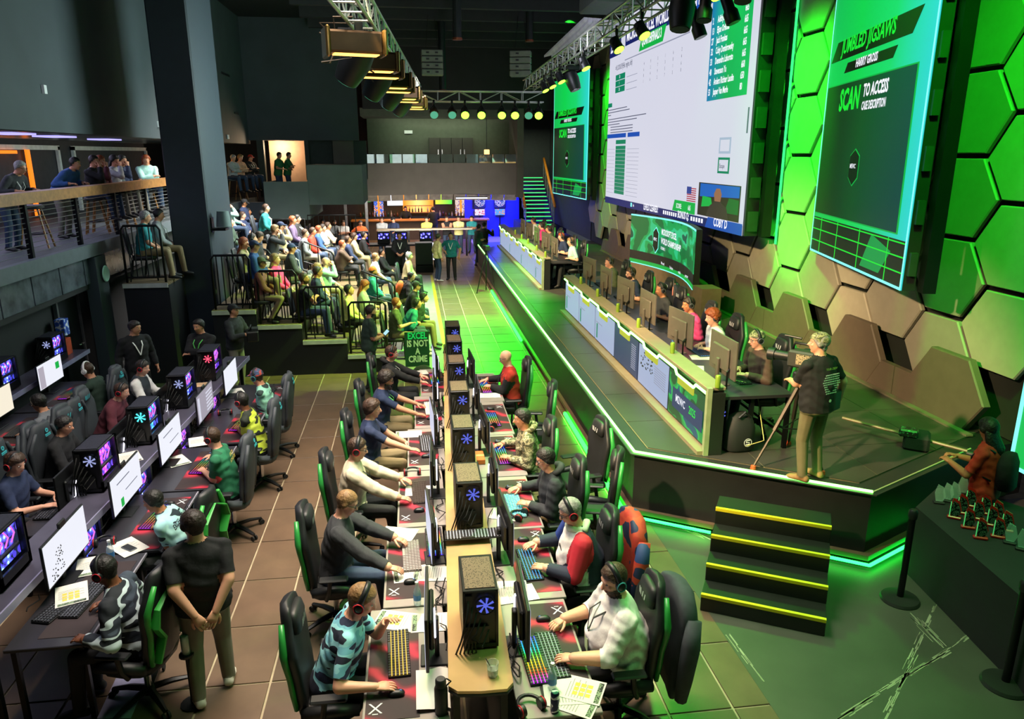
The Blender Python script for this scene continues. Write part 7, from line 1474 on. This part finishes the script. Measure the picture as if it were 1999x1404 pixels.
# standing in the aisle and at the far end
for px, py, h, yw, lb, tp_, k in ((853, 462, 1.62, -70, 'person in a pale jacket and green cap standing in the aisle', 'ltyellow', dict(cap='olive', visor=-1, hands='hang', bot='jeans', shoes='shoe_white')), (880, 460, 1.62, 170, 'person in a teal polo with one hand on the hip', 'teal_top', dict(hands='hip', bot='black_trousers', long=0, lanyard='lanyard_white', style='receding')), (933, 443, 1.62, -60, 'person in a dark polo holding a phone at the far aisle', 'dkgreen', dict(hands='phone', long=0, bot='jeans')), (944, 437, 1.66, -40, 'camera operator in black by the far tripod', 'black_top', dict(hands='cam', bot='black_trousers', cap='black_top')), (780, 466, 1.5, 180, 'person in black with a lanyard standing at the pods', 'black_top', dict(hands='lap', lanyard='lanyard_white', glasses=1))):
    x, y = seen(px, py, h); k.setdefault('hair', 'dkbrown'); person(lb, (x, y, 0), yw, tp_, k.pop('bot', 'black_trousers'), pose='stand', q=2 if px == 780 else 1, lean=2, hp=4, **k)
x, y = seen(944, 560, 0); e = empty('camera_tripod', 'slim tripod standing in the aisle against the stage', 'tripod', (x, 24.6, 0)); MB().box((0, 0, 1.5), (.16, .3, .16), .3, .02).build('camera_head', BLK, e)
for fx, fy in ((-.35, -.2), (.3, -.25), (.02, .4)): MB().cyl((0, 0, 1.42), (fx, fy, 0), .018, n=6).build('leg', BLKM, e)
for i, (px, py, Y, yw, lb, tp_, k) in enumerate(((745, 424, 34.75, 180, 'person in a pale grey sweater with arms crossed at the standing table', 'ltgrey', dict(hands='fold')), (769, 428, 34.75, 150, 'person in navy leaning on the standing table', 'navy', dict(hands='rail', cap='black_top')), (833, 424, 34.75, 170, 'person in mustard standing at the middle of the standing table', 'yellow_top', dict(hands='fold')), (872, 428, 35.0, 180, 'person in a dark vest with bare arms near the bar', 'black_top', dict(hands='fold', long=2)), (895, 425, 35.0, 180, 'person in a pale yellow shirt near the bar', 'ltyellow', dict(hands='fold')), (921, 426, 35.0, 170, 'person in teal at the end of the standing table', 'teal_top', dict(hands='fold', long=0)),
    (791, 404, 41.9, 180, 'bartender in dark clothes behind the counter', 'black_top', dict(hands='rail')), (846, 398, 39.8, 20, 'tall person in black with back turned at the bar', 'black_top', dict(hands='rail', S=1.06)), (702, 420, 33.2, 200, 'person in an orange jersey by the far pillar', 'orange_top', dict(hands='hip', long=0, bot='khaki')), (651, 414, 33.6, 190, 'bearded person in pale grey behind the seating rail', 'ltgrey', dict(hands='fold', beard=1)), (669, 420, 33.4, 190, 'person in a white tee behind the seating rail', 'white_top', dict(hands='fold', long=0)), (629, 412, 34, 180, 'person in a black printed hoodie behind the seating rail', 'black_top', dict(hands='hang')), (1128, 0, 0, 0, '', '', {}))):
    if not lb: continue
    X = (px - 999.5) / FPX; c, s = math.cos(PITCH), math.sin(PITCH); Yv = -(py - 702) / FPX; a, b = X, c + Yv * s; wx, wy = a * math.cos(YAW) + b * math.sin(YAW), -a * math.sin(YAW) + b * math.cos(YAW); x = wx / wy * Y
    k.setdefault('hair', random.choice(('brown', 'dkbrown', 'black'))); person(lb, (x, Y, 0), yw, tp_, k.pop('bot', 'jeans'), pose='stand', q=2, lean=3, **k)
# mezzanine guests, stools
stool = empty('bar_stool', 'x', 'stool', (0, 0, 0)); MB().rings([rr_ring(0, 0, z, w, w) for z, w in ((.70, .15), (.72, .19), (.76, .19), (.775, .15))]).build('seat', mat('stool_seat', '4a4a4c', .6), stool, True)
for a, b in ((1, 1), (1, -1), (-1, 1), (-1, -1)): MB().cyl((a * .11, b * .11, .71), (a * .22, b * .22, 0), .018, n=6).build('leg', WOOD, stool)
MB().tube([(.17 * math.cos(t), .17 * math.sin(t), .26) for t in np.linspace(0, 2 * PI, 13)[:-1]], .01, 5, True).build('foot_ring', BLKM, stool); away(stool)
def fromx_(px, py, Xw):
    X = (px - 999.5) / FPX; c, s = math.cos(PITCH), math.sin(PITCH); Yv = -(py - 702) / FPX; a, b, d = X, c + Yv * s, -s + Yv * c; wx, wy = a * math.cos(YAW) + b * math.sin(YAW), -a * math.sin(YAW) + b * math.cos(YAW); t = Xw / wx; return wy * t, EYE + d * t
for px, py, lb, tp_, k in ((47, 345, 'grey-haired person in a dark jacket leaning over the wooden rail', 'charcoal_top', dict(pose='stand', lean=32, hands='rail', hair='grey', glasses=1, hp=20, lanyard='lanyard_white', S=.95)), (146, 330, 'person in a blue sweater leaning on the rail', 'blue_top', dict(pose='stand', lean=38, hands='rail', hair='black')), (181, 327, 'dark-haired person in black eating at the rail', 'black_top', dict(hands='raise')), (194, 328, 'red-haired person half hidden at the rail', 'maroon', dict(hair='red', hands='raise')), (222, 332, 'long-haired person in white and black at the rail', 'ltgrey', dict(style='long', hair='black', hands='raise')), (236, 322, 'dark-haired person drinking at the rail', 'navy', dict(hair='black', hands='raise')), (289, 326, 'red-haired person in a pale green top turned along the rail', 'ltteal', dict(style='long', hair='red', hands='fold'))):
    st_ = k.get('pose') == 'stand'; Xw = -6.62; Y, z = fromx(px, py, Xw); yw = -100 if px != 289 else -150; k.setdefault('hair', 'dkbrown')
    fx = -.35 if st_ else -.05
    person(lb, (Xw + fx, Y, 2.84), yw, tp_, 'jeans' if px % 2 else 'grey_trousers', q=1, seat=.74, foot=.28, **k)
    if not st_: use(stool, (Xw + fx - .02, Y, 2.84), .3, 'wooden-legged bar stool under the ' + lb)
for i, Y in enumerate((12.2, 14.6)): use(stool, (-6.75, Y, 2.84), .2, 'empty wooden-legged bar stool behind the rail ' + ('near the edge of the picture' if i == 0 else 'beside the blue sweater'))
for px, Y, lb, tp_, k in ((452, 28.9, 'guest in grey seated beyond the column on the mezzanine', 'ltgrey', dict(hair='grey')), (466, 29.5, 'guest in pink seated beyond the column on the mezzanine', 'peach', dict(hair='blond', style='med')), (486, 30.2, 'guest in a red cap seated at the mezzanine rail', 'black_top', dict(cap='red_top', lanyard='lanyard_white'))):
    X = (px - 999.5) / FPX; c, s = math.cos(PITCH), math.sin(PITCH); Yv = -(320 - 702) / FPX; b = c + Yv * s; wx, wy = X * math.cos(YAW) + b * math.sin(YAW), -X * math.sin(YAW) + b * math.cos(YAW); x = wx / wy * Y
    person(lb, (x, Y, 2.84), -120, tp_, 'jeans', seat=.74, foot=.28, hands='fold', q=2, **k); use(stool, (x, Y, 2.84), .2, 'bar stool under the ' + lb)
for x, y, z, yw, lb, tp_, k in ((-5.05, 30.6, 2.84, -110, 'person in a green patterned shirt standing in the warm lit booth', 'green_top', dict(hands='rail')), (-4.75, 30.9, 2.84, -95, 'taller person in green behind the other in the booth', 'green_top', dict(hands='fold')), (-1.75, 37.4, 2.8, 170, 'person in blue on the back balcony by the wall edge', 'blue_top', dict(hands='fold')), (-.75, 37.5, 2.8, 190, 'person in black on the back balcony behind the glass', 'black_top', dict(hands='fold'))):
    person(lb, (x, y, z), yw, tp_, 'jeans', pose='stand', q=2, long=0, **k)
make_people()

# ---------------------------------------------------------------- small things
def at(proto, px, py, z, rz, label, **k):
    x, y = seen(px, py, z); o = use(proto, (x, y, z), rz, label, **k)
    if proto in SHEET.values(): o.scale = (1.2, 1.2, 1)
    return o
at(SHEET['grid'], 775, 1212, .734, -1.9, 'white sheet with yellow squares under the elbow of the cyan jersey'); at(SHEET['strip'], 845, 1215, .734, -1.6, 'white sheet with a green strip behind the nearest monitor')
at(SHEET['text'], 778, 1042, .735, -1.9, 'white printed sheet beside the grey keyboard'); at(SHEET['strip'], 805, 1120, .735, -1.45, 'white sheet half under the monitor of the grey jacket'); at(SHEET['strip'], 845, 1120, .735, -1.7, 'white sheet by the shelf edge behind the grey jacket monitor')
at(SHEET['text'], 822, 958, .735, -1.6, 'tan sheet beside the monitor of the cream fleece'); at(SHEET['strip'], 798, 848, .735, -1.57, 'greenish sheet above the black keyboard of the navy tee'); at(SHEET['text'], 815, 728, .735, -1.4, 'white sheet beside the far black jacket')
at(SHEET['grid'], 1130, 1345, .740, 1.1, 'white sheet with yellow squares on top of a pile before the white shirt'); at(SHEET['text'], 1110, 1352, .737, 1.5, 'lower white sheet of the pile before the white shirt'); at(SHEET['strip'], 1118, 1368, .734, 1.0, 'white sheet with a green strip at the bottom of the pile before the white shirt')
at(SHEET['strip'], 990, 1150, .735, 1.5, 'white sheet with a green picture before the monitor of the white shirt'); at(SHEET['text'], 1008, 1160, .735, 1.7, 'white sheet beside the dark mat near the hoodie player'); at(SHEET['text'], 990, 1005, .735, 1.2, 'folded white sheet beside the black pullover keyboard'); at(SHEET['text'], 955, 772, .735, 1.5, 'greenish sheet with a pen before the bald player')
at(SHEET['grid'], 140, 1160, .762, .4, 'white sheet with yellow squares beside the nearest white monitor'); at(SHEET['strip'], 178, 1105, .737, .3, 'white sheet with a green strip by the water bottle'); at(SHEET['text'], 250, 1068, .737, .8, 'white sheet under a phone on the near desk'); at(SHEET['strip'], 345, 900, .737, .6, 'white sheet with a grey picture behind the rainbow keyboard'); at(SHEET['text'], 388, 862, .737, .3, 'white sheet behind the green jersey'); at(SHEET['text'], 460, 765, .737, .4, 'white sheet before the patterned cap player'); at(SHEET['strip'], 252, 893, .974, .5, 'white sheet with a green strip on the dark shelf')
at(SHEET['text'], 1348, 718, 1.642, 1.2, 'bright sheet on the stage desk before the brown cardigan'); at(SHEET['text'], 1372, 698, 1.642, 1.4, 'bright sheet on the stage desk before the white tee')
at(bt, 218, 1095, .735, 0, 'clear water bottle with blue label on the near desk'); at(bt, 1078, 1345, .735, 0, 'clear water bottle beside the pile of sheets'); at(bt, 1315, 672, 1.64, 0, 'clear water bottle on the stage desk before the pink shirt'); at(bt, 912, 890, .735, 0, 'clear bottle beside the sixth centre tower'); at(bt, 815, 1180, .735, 0, 'clear flask beside the mousepad of the grey jacket')
at(hs, 1035, 1385, .735, .4, 'black and red headphones on the near end of the desk'); at(hs, 1015, 1010, .735, 1.0, 'black and red headphones beside the black pullover mousepad'); at(hs, 1035, 845, .735, 1.2, 'black and red headphones by the empty seat keyboard') if 0 else at(hs, 960, 838, .735, 1.2, 'black and red headphones by the empty seat keyboard'); at(hs, 805, 925, .735, 0, 'black and red headphones beyond the keyboard of the cream fleece'); at(hs, 205, 1062, .735, .2, 'black headphones beside the water bottle on the near desk'); at(hs, 440, 808, .735, .2, 'black and red headphones beside the yellow jersey')
x, y = seen(1083, 1388, .735); c_ = tag(MB().lathe([(0, 0), (.028, 0), (.032, .012), (.032, .15), (.027, .165), (.024, .162), (0, .162)], (0, 0, 0), 16).build('drink_can', mat('silver_navy_can', '7a8494', .3, .7, pat=('camo', ('1c2444', 'c8ccd4', '2a3256'), 9)), None, 40), 'silver and navy drinks can at the near end of the desk', 'can'); c_.location = (x, y, .73)
x, y = seen(333, 1235, .0); c_ = tag(MB().lathe([(0, 0), (.03, 0), (.034, .012), (.034, .16), (.028, .175), (.025, .172), (0, .172)], (0, 0, 0), 16).build('drink_can', mat('pale_can', 'a8bcb0', .3, .5), None, 40), 'pale drinks can held up beside the green chevron chair', 'can'); c_.location = (-1.98, 5.6, .50)
ct = empty('side_stand', 'small black stand holding the pale can beside the chair', 'stand', (-1.98, 5.6, 0)); MB().cyl((0, 0, .48), (0, 0, .5), .06, n=12).build('top', BLK, ct); MB().cyl((0, 0, .01), (0, 0, .48), .015, n=8).build('post', BLKM, ct); MB().cyl((0, 0, 0), (0, 0, .015), .1, n=14).build('base', BLKM, ct)
e = empty('vacuum_flask', 'black flask standing at the near end of the centre desk', 'flask', (*seen(862, 1390, .735), .73)); MB().lathe([(0, 0), (.045, 0), (.047, .02), (.047, .2), (.04, .22), (0, .22)], n=16).build('body', BLK, e, 40); MB().lathe([(0, .22), (.038, .22), (.038, .27), (.03, .28), (0, .28)], n=16).build('lid', DARK, e, 40); MB().tube([(.04, 0, .22), (.07, 0, .25), (.04, 0, .275)], .006, 5).build('handle', BLKM, e)
e = empty('phone', 'smartphone lying on the white sheet of the near desk', 'phone', (*seen(252, 1070, .742), .742), .9); MB().box((0, 0, .004), (.075, .16, .008), 0, .003).build('case', mat('phone_grey', '6a707a', .3), e); MB().box((0, 0, .0085), (.068, .15, .002)).build('screen', BLK, e)
at(KB['black'], 125, 1180, .735, 1.3, 'spare black keyboard half under a sheet on the near desk'); at(KB['rgb'], 1042, 1290, .735, 1.62, 'rainbow lit spare keyboard behind the monitor of the white shirt'); at(KB['rgb'], 848, 1060, .735, -1.55, 'rainbow lit spare keyboard between two left-hand monitors'); at(KB['black'], 925, 1045, .99, 0, 'black keyboard lying across the beige shelf between towers')
e = empty('napkin', 'crumpled white napkin beside the black flask', 'napkin', (*seen(845, 1350, .735), .735)); m = MB(); q = random.Random(9); gv = [[(-.12 + .06 * i, -.2 + .07 * j, .012 + q.random() * .03) for i in range(5)] for j in range(7)]; m.add([p for r_ in gv for p in r_], [(j * 5 + i, j * 5 + i + 1, (j + 1) * 5 + i + 1, (j + 1) * 5 + i) for j in range(6) for i in range(4)]); m.build('cloth', PAPER, e, True)
e = empty('wood_block', 'small orange box beyond the camouflage hoodie keyboard', 'box', (*seen(930, 898, .735), .735)); MB().box((0, 0, .03), (.2, .3, .06), 0, .004).build('carton', mat('orange_carton', 'c06a28', .7), e); MB().box((0, 0, .061), (.2, .06, .002)).build('tape', mat('carton_tape', 'd8a060', .5), e)
e = empty('cardboard_sheet', 'tan card lying on the dark shelf between computers', 'card', (*seen(388, 752, .975), .974), .1); MB().box((0, 0, .004), (.3, .22, .008)).build('card', mat('tan_card', 'c9a884', .8), e)
e = empty('stacked_boxes', 'blue and red snack boxes on the shelf by the dark wall', 'box', (-6.35, 14.1, .97)); MB().box((0, 0, .5), (.16, .2, .3), 0, .005).build('blue_box', mat('snack_blue', '2c4fae', .6, pat=('dots', ('2a4aa8', '3a5fc0', 'd8dce8'), 14, [0, .4, .62])), e); MB().box((0, -.05, .15), (.18, .22, .3), 0, .005).build('red_box', mat('snack_red', 'b8482a', .6), e)
for i, (px, py) in enumerate(((838, 948), (835, 1210))): pass
# desk cables behind the monitors
m = MB(); q = random.Random(21)
for i in range(34):
    s_ = -1 if i % 2 else 1; y = 4.5 + 8 * q.random(); x = (sx0(y) - .05) if s_ < 0 else (sx1(y) + .06); p = [(x + q.uniform(-.06, .06), y + .12 * k + q.uniform(-.05, .05), .745 + abs(q.gauss(0, .03))) for k in range(4)]; m.tube(p, .006, 4)
for i in range(26):
    y = 5.8 + 6.5 * q.random(); x = -3.36 + tiltx(y); p = [(x + q.uniform(-.06, .08), y + .08 * k, .75 + abs(q.gauss(0, .05))) for k in range(4)]; m.tube(p, .006, 4)
tag(m.build('desk_cables', RUB), 'loose black cables tangled behind the desk monitors', 'cables', None, 'stuff')
# placard, bag and cup by the front of the seating
x0, y0 = seen(790, 718, .1); e = empty('placard', 'green placard reading excel is not a crime leaning before the front row', 'sign', (.03, 15.02, .1), .05); MB().bx((-.26, 0, .12), (.24, .02, .86)).build('board', mat('placard_green', '1f5a2c', .7), e); MB().bx((-.03, .02, 0), (.03, .06, .2)).build('prop', BLK, e)
for i, (t_, mm) in enumerate((('EXCEL', 'text_green_bright'), ('IS NOT', 'text_pale_green'), ('A', 'text_pale_green'), ('CRIME', 'text_pale_green'))):
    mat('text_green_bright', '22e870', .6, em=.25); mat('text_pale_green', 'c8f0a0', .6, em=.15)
    M = M4(((1, 0, 0, 0), (0, 0, -1, -.004), (0, 1, 0, .68 - i * .165), (0, 0, 0, 1))); o = text(t_, .19, M, MATS[mm], None, 'lettering', .72, .035, 'CENTER'); o.parent = e
e = empty('backpack', 'black backpack lying before the green placard', 'bag', (.12, 14.75, .1), .2)
if True: e.location.z = 0; e.location.y = 14.7
MB().rings([rr_ring(0, 0, z, w, t) for z, w, t in ((0, .2, .12), (.05, .26, .15), (.2, .24, .13), (.3, .14, .08), (.33, .06, .04))]).build('body', CARPET, e, True); MB().tube([(-.1, -.1, .28), (-.14, -.18, .2), (-.12, -.17, .08)], .018, 6).build('strap', BLK, e, True)
e = empty('coffee_cup', 'tall dark cup with a pale lid beside the backpack', 'cup', (-.22, 14.7, 0)); MB().lathe([(0, 0), (.04, 0), (.055, .2), (0, .2)], n=14).build('cup', DARK, e, 40); MB().lathe([(0, .2), (.058, .2), (.058, .225), (0, .225)], n=14).build('lid', mat('lid_green', 'c8e0a0', .5), e)
# stage clutter
e = empty('backpack', 'dark rucksack with a round emblem standing at the end of the stage desk', 'bag', (3.98, 8.28, .9), .1); MB().rings([rr_ring(0, 0, z, w, t) for z, w, t in ((0, .15, .1), (.04, .2, .13), (.3, .19, .12), (.45, .14, .09), (.5, .06, .04))]).build('body', mat('rucksack', '24262a', .7), e, True); m = MB(); m.fr((.05, -.135, .14), (1, 0, 0), (0, 0, 1), (0, -1, 0)); m.lathe([(.045, 0), (.055, 0), (.055, .004), (.045, .004)], n=16, ring=True); m.tube([(.025, .028, 0), (-.02, .025, 0), (-.02, .002, 0), (.02, -.002, 0), (.02, -.025, 0), (-.025, -.028, 0)], .008, 5); m.build('emblem', MATS['logo_pale'], e); MB().tube([(-.08, -.1, .46), (0, -.1, .53), (.08, -.1, .46)], .015, 6).build('handle', BLK, e)
use(PC['c'], (3.82, 8.55, .9), .3, 'tower computer under the near end of the stage desk')
m = MB(); x, y = seen(1430, 745, 1.64); m.tube([(x, y, 1.66), (x + .12, y - .12, 1.66), (x + .22, y - .3, 1.5), (4.2, 8.05, 1.1), (3.95, 8.2, .95)], .007, 5); tag(m.build('network_cable', mat('cable_yellow', 'c8bc6a', .5)), 'pale yellow cable hanging from the end of the stage desk', 'cable')
for i in range(6):
    y = STY[i] - .25; m = MB(); m.tube([(3.86, y, 1.64), (3.86, y, 1.86), (3.90, y + .02, 1.90), (3.96, y + .06, 1.84)], .014, 6); o = tag(m.build('goose_neck_arm', BLKM), None, None); tag(o, 'black bent desk microphone before the ' + ('brown cardigan', 'white tee', 'pink shirt', 'grey polo', 'black polo', 'dark green jacket')[i], 'microphone')
e = empty('fishpole_rig', 'black wireless camera rig with a long pole lying near the stage edge', 'rig', (6.25, 8.05, .9), 2.5); MB().box((0, 0, .1), (.3, .34, .2), 0, .03).build('bag', CARPET, e); MB().box((.1, .1, .22), (.22, .16, .1), 0, .02).build('receiver', mat('rig_green', '2a4a34', .4, pat=('dots', ('0f1a14', '4a9a6a', '18241c'), 30, [0, .2, .35])), e); MB().cyl((-.9, .3, .12), (.9, -.25, .16), .02, n=8).build('pole', mat('pole_tan', '7a6a4a', .4), e); MB().cyl((-.95, .32, .1), (-.55, .2, .1), .05, n=10).build('microphone', BLK, e, 40)
# stanchions, trophies
for i, (x, y) in enumerate(((4.92, 6.22), (5.02, 4.90))):
    e = empty('stanchion', 'black stanchion post ' + ('by the stage corner' if i == 0 else 'nearest the camera by the table'), 'stanchion', (x, y, 0)); MB().lathe([(0, 0), (.19, 0), (.195, .01), (.18, .035), (.06, .05), (0, .05)], n=28).build('base', mat('stanchion_base', '262a26', .35), e, 40); MB().cyl((0, 0, .04), (0, 0, .94), .034, n=14).build('post', BLKM, e, 40); MB().lathe([(0, .94), (.04, .94), (.046, .96), (.046, 1.02), (.03, 1.04), (0, 1.04)], n=14).build('belt_head', BLK, e, 40)
tt = empty('trophy_table', 'black cloth covered table holding the red trophies', 'table', (5.7, 6, 0)); m = MB(); ps = [seen(a, b, .78) for a, b in ((1788, 990), (1830, 952), (1900, 960), (2060, 1010), (2160, 1120), (2100, 1280), (1999, 1170))]; m.prism([(x - 5.7, y - 6) for x, y in ps], .74, .78); m.build('table_top', mat('table_cloth_black', '1d2020', .85), tt); m = MB(); cx_, cy_ = sum(p[0] for p in ps) / 7, sum(p[1] for p in ps) / 7
rs = []
for zz, k in ((.0, 1.05), (.4, 1.02), (.775, 1.004)): rs.append([(cx_ + (x - cx_) * k - 5.7, cy_ + (y - cy_) * k - 6, zz) for x, y in ps][::-1])
m.rings(rs, False); m.build('cloth_skirt', mat('table_cloth_black', '1d2020', .85), tt)
TRR = mat('trophy_red', 'c02418', .3, coat=.5); TG = glass('trophy_glass', 'b8e8d8', .03, .35)
tro = empty('trophy', 'x', 'trophy', (0, 0, 0)); MB().box((0, 0, .015), (.13, .05, .03), 0, .008).build('base', TRR, tro)
def plate(sc_, th, y0): 
    m = MB(); m.fr((0, y0, .03), (1, 0, 0), (0, 0, 1), (0, -1, 0)); m.prism([(x * sc_, .0 + z * sc_) for x, z in ((-.035, 0), (.035, 0), (.06, .07), (.03, .17), (-.03, .2), (-.055, .09))], 0, th); return m
plate(1.0, .012, .01).build('red_blade', TRR, tro); plate(.86, .006, -.006).build('plate', mat('trophy_face', '2a3a30', .15, .6, pat=('dots', ('141a16', '7aa890', '20302a'), 45, [0, .3, .5])), tro); MB().bx((-.05, -.02, .03), (-.042, -.012, .19)).build('lit_edge', mat('trophy_edge', '60e888', .3, em=.4), tro); away(tro)
trg = empty('trophy', 'x', 'trophy', (0, 0, 0)); MB().box((0, 0, .012), (.11, .06, .024), 0, .006).build('base', DARK, trg); plate(.95, .022, .012).build('crystal', TG, trg); away(trg)
zt = lambda a, b: (1780 + a / 4.388, 780 + b / 4.388)
nth = ('first', 'second', 'third', 'fourth', 'fifth', 'sixth', 'seventh', 'eighth', 'ninth', 'tenth', 'eleventh')
for i, (a, b) in enumerate(((360, 1020), (425, 980), (495, 920), (480, 1105), (560, 1030), (585, 1195), (625, 985), (680, 1085), (735, 1185), (725, 1035), (805, 1130))): at(tro, *zt(a, b), .782, random.uniform(-.75, -.45), 'red and glass trophy on the black table, %s counting from the stage end' % nth[i])
for i, (a, b) in enumerate(((835, 1235), (940, 1290), (230, 890), (300, 875), (360, 865), (430, 815), (560, 860))): at(trg, *zt(a, b), .782, random.uniform(-.7, -.4), 'clear crystal award on the black table, ' + ('beside the nearest red trophies' if i == 0 else 'nearest, at the picture edge' if i == 1 else '%s of the group by the stage' % nth[i - 2]))
Y_, z_ = fromx(55, 330, -9.86)
m = MB(); m.bx((-9.88, Y_, 2.9), (-9.82, Y_ + .16, 4.6)); m.build('orange_neon', MATS['orange_neon'], mw); m = MB(); m.bx((-9.88, Y_ - 3, 4.5), (-9.82, Y_ - .5, 4.58)); m.build('orange_neon', MATS['orange_neon'], mw)
# remove the prototypes
def wipe(o):
    for c in list(o.children): wipe(c)
    bpy.data.objects.remove(o)
for o in PROTO: wipe(o)
